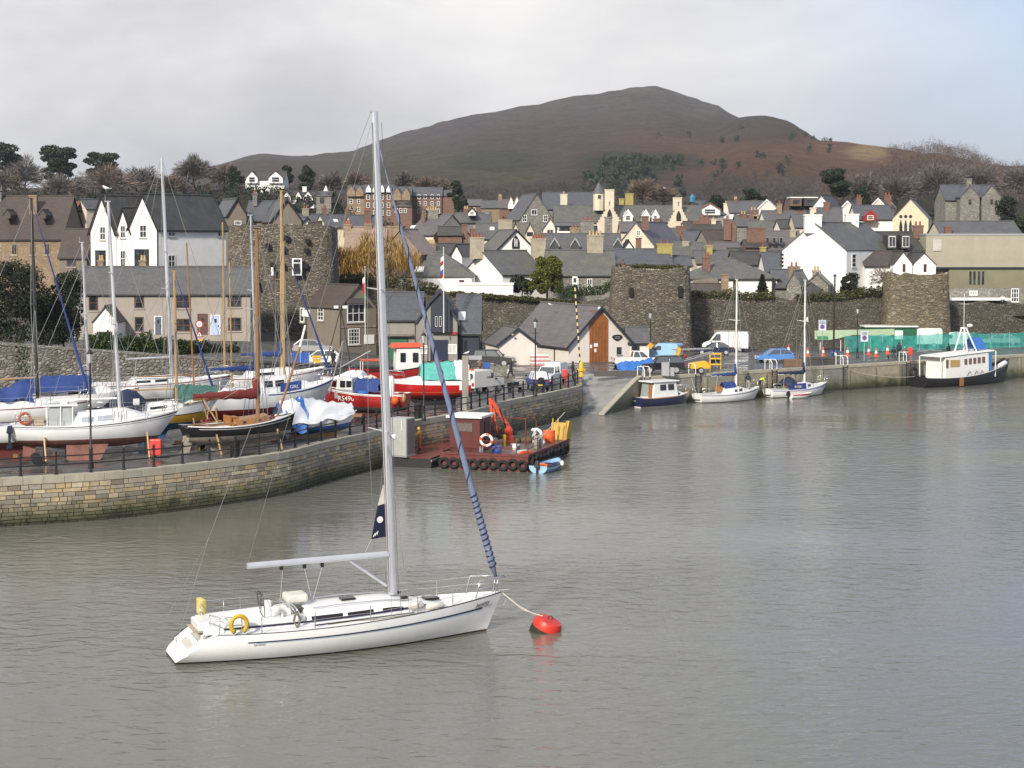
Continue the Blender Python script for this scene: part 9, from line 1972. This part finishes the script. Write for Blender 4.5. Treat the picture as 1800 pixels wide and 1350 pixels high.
for i in range(len(NP)-1):
    a, b = NP[i], NP[i+1]; tp = 2.05+.12*math.sin(i*1.3)+(.35 if i > 12 else 0); tp2 = 2.05+.12*math.sin((i+1)*1.3)+(.35 if i > 11 else 0); m = MB(t.location)
    m.grid([[a.lerp(b, f)+Vector((.05*math.sin(g*5+i), .09*math.sin(f*9+g*4+i*2), .1+(tp+(tp2-tp)*f-.1-.12*math.sin(math.pi*f))*g)) for g in (0, .25, .5, .75, 1)] for f in (0, .2, .4, .6, .8, 1)]); m.build('net_panel', NET, t, smooth=True)
    MB(t.location).tube(a, a+Vector((0, .05, tp+.1)), .035, n=6).build('net_post', GALV, t)
t = thing('market_awning', 'pale green sagging awning on white poles beside the netting', 'awning', roadz(1440, 207, HQ)); o_ = t.location
Pm = lambda u, v, d: at(u, v, d); m = MB(o_); PGR = plain('pale_green_canvas', (.36, .46, .28), .7, var=.2, bump=.2)
m.grid([[Pm(1432+(1572-1432)*f, 581-3*f+(15-6*f)*g+3*math.sin(f*9)*g, 209-3*g) for g in (0, .5, 1)] for f in [i/10 for i in range(11)]]); m.build('canopy', PGR, t, smooth=True)
for u in (1442, 1478, 1530, 1568): a = Pm(u, 590, 206.5); MB(o_).tube((a.x, a.y, HQ), a, .05).build('awning_pole', WHITEP, t)
for u0, u1 in ((1437, 1455),): a, b = Pm(u0, 598, 206.2), Pm(u1, 591, 206.2); MB(o_).box(a.x, b.x, 206.1, 206.3, a.z, b.z).build('green_sign', plain('green_sign', (.03, .22, .09), .5), t)
t = thing('market_kiosk', 'dark green kiosk with white roof edge behind the awning', 'kiosk', roadz(1566, 213, HQ)); o_ = t.location; a, b = Pm(1520, 592, 213), Pm(1612, 575, 213); MB(o_).box(a.x, b.x, 213, 215.5, HQ, b.z).build('body', plain('kiosk_green', (.015, .11, .05), .5), t); MB(o_).box(a.x-.1, b.x+.1, 212.7, 215.7, b.z+.003, b.z+.16).build('roof', WHITEP, t)
for u in (1550, 1585): a = Pm(u, 592, 213); MB(o_).box(a.x-.03, a.x+.03, 212.94, 213, HQ, b.z).build('body_joint', BLACK, t)
a, b = Pm(1573, 588, 212.6), Pm(1587, 581, 212.6); MB(o_).box(a.x, b.x, 212.5, 212.9, a.z-.6, b.z).build('white_panel', FRAMEW, t)
a, b = Pm(1255, 588, 213.2), Pm(1300, 581, 213.2); t = thing('wall_awning', 'grey lean-to sheet fixed on the town wall above the white van', 'awning', a); MB(a).hexa([(a.x, 211.8, a.z-.2), (b.x, 211.8, a.z-.2), (b.x, 213.4, b.z-.05), (a.x, 213.4, b.z-.05)], [(a.x, 211.8, a.z-.12), (b.x, 211.8, a.z-.12), (b.x, 213.4, b.z+.05), (a.x, 213.4, b.z+.05)]).build('sheet', plain('grey_corrugated_sheet', (.24, .22, .18), .7), t)
for x in (a.x+.2, b.x-.2): MB(a).tube((x, 211.9, a.z-.2), (x, 213.2, a.z-1.0), .04).build('bracket', IRON, t)

# ------------------------------------------------------------------ people and gulls
def person(label, p, hd, jacket, trousers, hair, pose='stand', hood=None, bag=None, scale=1.0):
    t = thing('person', label, 'person', p, R(hd)); t.scale = (scale,)*3
    J = {'pel': (0, 0, .95), 'wst': (0, 0, 1.12), 'chs': (0, 0, 1.35), 'nck': (0, 0, 1.5), 'hd1': (.02, 0, 1.6), 'hd2': (.02, 0, 1.72),
         'hl': (0, .1, .9), 'kl': (.02, .12, .5), 'al': (0, .12, .09), 'tl': (.17, .13, .05), 'hr': (0, -.1, .9), 'kr': (.02, -.12, .5), 'ar': (0, -.12, .09), 'tr': (.17, -.13, .05),
         'sl': (0, .19, 1.42), 'el': (-.02, .25, 1.15), 'wl': (.08, .24, .92), 'fl': (.11, .23, .8), 'sr': (0, -.19, 1.42), 'er': (-.02, -.25, 1.15), 'wr': (.08, -.24, .92), 'fr': (.11, -.23, .8), 'thl': (.14, .2, .86), 'thr': (.14, -.2, .86)}
    if pose == 'walk': J.update(kl=(.22, .11, .52), al=(.3, .11, .1), tl=(.46, .12, .1), kr=(-.08, -.11, .5), ar=(-.36, -.11, .16), tr=(-.24, -.12, .05), el=(-.14, .24, 1.18), wl=(-.2, .24, .95), fl=(-.2, .23, .84), er=(.12, -.24, 1.16), wr=(.28, -.22, 1.0), fr=(.36, -.2, .93), thl=(-.14, .2, .88), thr=(.34, -.16, .98))
    if pose == 'sit': J.update({k: (v[0], v[1], v[2]-.45) for k, v in J.items() if k in ('pel', 'wst', 'chs', 'nck', 'hd1', 'hd2', 'hl', 'hr', 'sl', 'sr', 'el', 'er')}); J.update(kl=(.42, .13, .5), al=(.42, .13, .09), tl=(.58, .14, .05), kr=(.42, -.13, .5), ar=(.42, -.13, .09), tr=(.58, -.14, .05), wl=(.25, .18, .62), fl=(.34, .15, .58), wr=(.25, -.18, .62), fr=(.34, -.15, .58), thl=(.3, .12, .64), thr=(.3, -.12, .64))
    if pose == 'reach': J.update(el=(.2, .25, 1.25), wl=(.42, .2, 1.32), fl=(.53, .17, 1.34), er=(.18, -.25, 1.22), wr=(.4, -.2, 1.26), fr=(.5, -.16, 1.28), thl=(.48, .12, 1.37), thr=(.45, -.1, 1.32), hd1=(.06, 0, 1.59), hd2=(.08, 0, 1.71))
    if pose == 'bend': J.update(wst=(.12, 0, 1.08), chs=(.38, 0, 1.2), nck=(.52, 0, 1.22), hd1=(.62, 0, 1.2), hd2=(.72, 0, 1.14), sl=(.42, .19, 1.22), sr=(.42, -.19, 1.22), el=(.5, .24, .95), er=(.5, -.24, .95), wl=(.62, .2, .72), wr=(.62, -.2, .72), fl=(.68, .18, .62), fr=(.68, -.18, .62), thl=(.7, .14, .68), thr=(.7, -.14, .68), pel=(-.06, 0, .93))
    names = list(J); E = [('pel', 'wst'), ('wst', 'chs'), ('chs', 'nck'), ('nck', 'hd1'), ('hd1', 'hd2'), ('pel', 'hl'), ('hl', 'kl'), ('kl', 'al'), ('al', 'tl'), ('pel', 'hr'), ('hr', 'kr'), ('kr', 'ar'), ('ar', 'tr'), ('chs', 'sl'), ('sl', 'el'), ('el', 'wl'), ('wl', 'fl'), ('chs', 'sr'), ('sr', 'er'), ('er', 'wr'), ('wr', 'fr'), ('wl', 'thl'), ('wr', 'thr')]
    rad = {'pel': .155, 'wst': .15, 'chs': .165, 'nck': .062, 'hd1': .085, 'hd2': .1, 'hl': .11, 'hr': .11, 'kl': .078, 'kr': .078, 'al': .055, 'ar': .055, 'tl': .04, 'tr': .04, 'sl': .085, 'sr': .085, 'el': .06, 'er': .06, 'wl': .04, 'wr': .04, 'fl': .03, 'fr': .03, 'thl': .016, 'thr': .016}
    me = bpy.data.meshes.new('body'); me.from_pydata([J[k] for k in names], [(names.index(a), names.index(b)) for a, b in E], [])
    o = bpy.data.objects.new('body', me); COL.objects.link(o)
    o.modifiers.new('s', 'SKIN'); sv = me.skin_vertices[0].data
    for i, k in enumerate(names): sv[i].radius = (rad[k], rad[k]); sv[i].use_root = k == 'pel'
    sb = o.modifiers.new('d', 'SUBSURF'); sb.levels = 1; sb.render_levels = 1
    dg = bpy.context.evaluated_depsgraph_get(); m2 = bpy.data.meshes.new_from_object(o.evaluated_get(dg)); bpy.data.objects.remove(o)
    for mt in (jacket, trousers, SKIN, BLACK, hood or hair): m2.materials.append(mt)
    bone = {'pel': 1, 'wst': 0, 'chs': 0, 'nck': 0, 'hd1': 2, 'hd2': 2, 'hl': 1, 'hr': 1, 'kl': 1, 'kr': 1, 'al': 3, 'ar': 3, 'tl': 3, 'tr': 3, 'sl': 0, 'sr': 0, 'el': 0, 'er': 0, 'wl': 0, 'wr': 0, 'fl': 2, 'fr': 2, 'thl': 2, 'thr': 2}
    pts = [(Vector(J[k]), bone[k]) for k in names]
    for f in m2.polygons:
        c = f.center; f.material_index = min(pts, key=lambda q: (q[0]-c).length)[1]; f.use_smooth = True
    b = bpy.data.objects.new('body', m2); COL.objects.link(b); b.parent = t
    hc = Vector(J['hd1']).lerp(Vector(J['hd2']), .62); up = (Vector(J['hd2'])-Vector(J['hd1'])).normalized(); fw = Vector((1, 0, 0))-up*up.x; fw.normalize(); sdv = up.cross(fw)
    MB().lathe([(.02, .135), (.07, .12), (.108, .06), (.118, 0), (.11, -.06), (.09, -.1)], hc-fw*.022, 12, up).build('hair' if not hood else 'hood', hood or hair, t, smooth=True)
    for s_ in (1, -1):
        MB().lathe([(.003, 0), (.011, .004), (.003, .009)], hc+fw*.1+sdv*.035*s_+up*.01, 6, fw).build('eye', BLACK, t)
    MB().obox(hc+fw*.105-up*.02, fw*.016, sdv*.011, up*.025).build('nose', SKIN, t, bevel=.006); MB().obox(hc+fw*.098-up*.062, fw*.004, sdv*.025, up*.005).build('mouth', plain('lips', (.3, .12, .1), .6), t)
    if bag:
        w_ = Vector(J['fr']); MB().hexa([(w_.x-.15, w_.y-.06, w_.z-.45), (w_.x+.15, w_.y-.06, w_.z-.45), (w_.x+.15, w_.y+.06, w_.z-.45), (w_.x-.15, w_.y+.06, w_.z-.45)], [(w_.x-.1, w_.y-.03, w_.z), (w_.x+.1, w_.y-.03, w_.z), (w_.x+.1, w_.y+.03, w_.z), (w_.x-.1, w_.y+.03, w_.z)]).build('carrier_bag', bag, t, bevel=.02)
    return t
HB = plain('dark_hair', (.03, .02, .015), .7); HG = plain('grey_hair', (.3, .28, .26), .7)
OILY = plain('yellow_oilskin', (.62, .4, .02), .5, var=.15); OILO = plain('orange_oilskin', (.6, .16, .02), .5, var=.15)
NAVJ = plain('navy_jacket', (.02, .025, .045), .8); BLKJ = plain('black_coat', (.014, .014, .016), .8); GRYJ = plain('grey_coat', (.2, .18, .16), .8); JEAN = plain('blue_jeans', (.06, .09, .16), .85); BRNJ = plain('brown_coat', (.16, .09, .05), .8); REDJ = plain('red_coat', (.45, .03, .03), .8); WHTS = plain('white_overalls', (.7, .7, .68), .8, var=.1); HIV = plain('hi_vis_yellow', (.6, .75, .08), .6); STN = plain('stone_trousers', (.35, .32, .27), .85)
person('person in yellow oilskin jacket and orange trousers working on the pontoon', (-6.72, 123.6, .72), 195, OILY, OILO, HB, 'reach', hood=OILY)
p = gz(898, 667); person('person in dark jacket walking with a pale carrier bag', p, 150, NAVJ, BLKJ, HB, 'walk', bag=plain('pale_bag', (.6, .6, .5), .6))
p = gz(1007, 668); person('person in black coat standing by the slipway railing', p, 20, BLKJ, BLKJ, HB)
p = Vector((-.45, 123.6, 0))+Matrix.Rotation(R(72), 3, 'Z') @ Vector((1.4, -2.3, 1.07)); person('person in white overalls bending over on the barge', p, 160, WHTS, WHTS, HB, 'bend', hood=WHTS)
p = moor(1316, 2.1); person('person in navy jacket standing on the sloop foredeck', (p.x, p.y, .95), 80, NAVJ, STN, HB)
p = moor(1337, 2.2); person('person in hi-vis yellow jacket crouched at the sloop bow', (p.x, p.y, 1.05), 30, HIV, BLKJ, HB, 'bend', scale=.85)
p = gz(1571, 630); person('seated person in dark jacket with back to the netting', (p.x, p.y, HQ+.0), -100, BLKJ, JEAN, HB, 'sit'); p = gz(1580, 629); person('standing person in navy jacket among the seated people', p, 80, NAVJ, BLKJ, HB); p = gz(1590, 630); person('seated person in brown and cream coat', p, -80, BRNJ, JEAN, HG, 'sit')
p = moor(1687, 2.6); person('person in black jacket standing behind the passenger boat roof', (p.x-.6, p.y+2.2, HQ), -60, BLKJ, BLKJ, HB); p = gz(843, 665); person('person in brown coat behind the lettered van', (p.x, p.y+2, HQ), -90, BRNJ, BLKJ, HG); p = gz(822, 668); person('person in black coat beside the concrete post', (p.x, p.y+2, HQ), -60, BLKJ, BLKJ, HB); p = roadz(585, 170, 3.4); person('person in black jacket beside the white hatchback', p, 60, BLKJ, BLKJ, HB)
p = gz(1578, 632); t = thing('bench', 'low dark bench under the seated people', 'bench', (p.x, p.y+.25, HQ), 0); MB().box(-1.2, 1.2, -.2, .2, .4, .46).build('seat', IRON, t)
for x in (-1, 1): MB().box(x-.05, x+.05, -.18, .18, 0, .4).build('leg', IRON, t)
def gull(label, p, fly=False, hd=0):
    t = thing('gull', label, 'bird', p, R(hd)); m = MB(); G_ = plain('gull_white', (.75, .75, .75), .7); m.path([(-.25, 0, .14), (-.1, 0, .17), (.05, 0, .2), (.15, 0, .26), (.2, 0, .31), (.26, 0, .31)], [.02, .075, .09, .06, .05, .02], 7); m.build('body', G_, t, smooth=True)
    for sd in (1, -1):
        m = MB()
        if fly: m.grid([[(.1, sd*.05, .2), (.14, sd*.4, .38), (.0, sd*.75, .3)], [(-.12, sd*.05, .2), (-.06, sd*.4, .37), (-.08, sd*.75, .3)]])
        else: m.grid([[(.05, sd*.08, .22), (-.15, sd*.085, .2), (-.36, sd*.03, .16)], [(.05, sd*.09, .14), (-.15, sd*.09, .14), (-.36, sd*.03, .15)]])
        m.build('wing', plain('gull_grey', (.4, .42, .45), .7), t)
    MB().tube((.25, 0, .31), (.33, 0, .29), .018, .006, 5).build('beak', YELLOW, t)
    if not fly:
        for sd in (1, -1): MB().tube((0, sd*.04, .14), (0, sd*.04, 0), .012, n=4).build('leg', plain('pink_leg', (.5, .25, .22), .6), t)
gull('white gull flying over the great house roof', at(1169, 333, 300), True, 200); gull('white gull standing on the boat hall ridge', at(967, 538, 193), False, 150); gull('white gull perched on the yacht mast by the white gables', at(187, 336, 104.5), False, 160); gull('white gull standing on the concrete post', Vector(gz(818, 721))+Vector((.1, 0, 4.32)), False, 30); gull('white gull perched on the dark bush', at(1491, 499, 219), False, 10)
def chain_rope(label, a, b, sag, r=.02, mat=None):
    a, b = Vector(a), Vector(b); o = MB(a).path([a.lerp(b, f)-Vector((0, 0, sag*4*f*(1-f))) for f in [i/10 for i in range(11)]], r, 5).build('mooring_line', mat or WIREP); o.location = a; tag(o, label, 'rope')
q = moor(1610, 2.0); q2 = moor(1470, -.3); chain_rope('slack mooring line from the passenger boat stern along the quay', (q.x, q.y, 1.2), (q2.x, q2.y, HQ), .5)
q = moor(1337, 1.6); q2 = moor(1352, -.3); chain_rope('short bow line of the bundled-sail sloop', (q.x, q.y, 1.25), (q2.x, q2.y, HQ), .15)
q = moor(1226, 1.9); q2 = moor(1215, -.3); chain_rope('stern line of the bundled-sail sloop', (q.x, q.y, .9), (q2.x, q2.y, HQ), .2)

# ------------------------------------------------------------------ haze: the damp air over the estuary
o = MB().box(-9500, 9500, -950, 9500, -5.5, 300).build('haze', plain('unused', (1, 1, 1)))
hm = bpy.data.materials.new('damp_air'); hm.use_nodes = True; nt = hm.node_tree; nt.nodes.clear()
pv = nt.nodes.new('ShaderNodeVolumePrincipled'); pv.inputs['Color'].default_value = (.72, .77, .86, 1); pv.inputs['Density'].default_value = .0001; pv.inputs['Anisotropy'].default_value = .2
ou = nt.nodes.new('ShaderNodeOutputMaterial'); nt.links.new(pv.outputs[0], ou.inputs['Volume'])
o.data.materials.clear(); o.data.materials.append(hm); stuff(o, 'thin blue-grey haze lying over town and hill', 'haze')
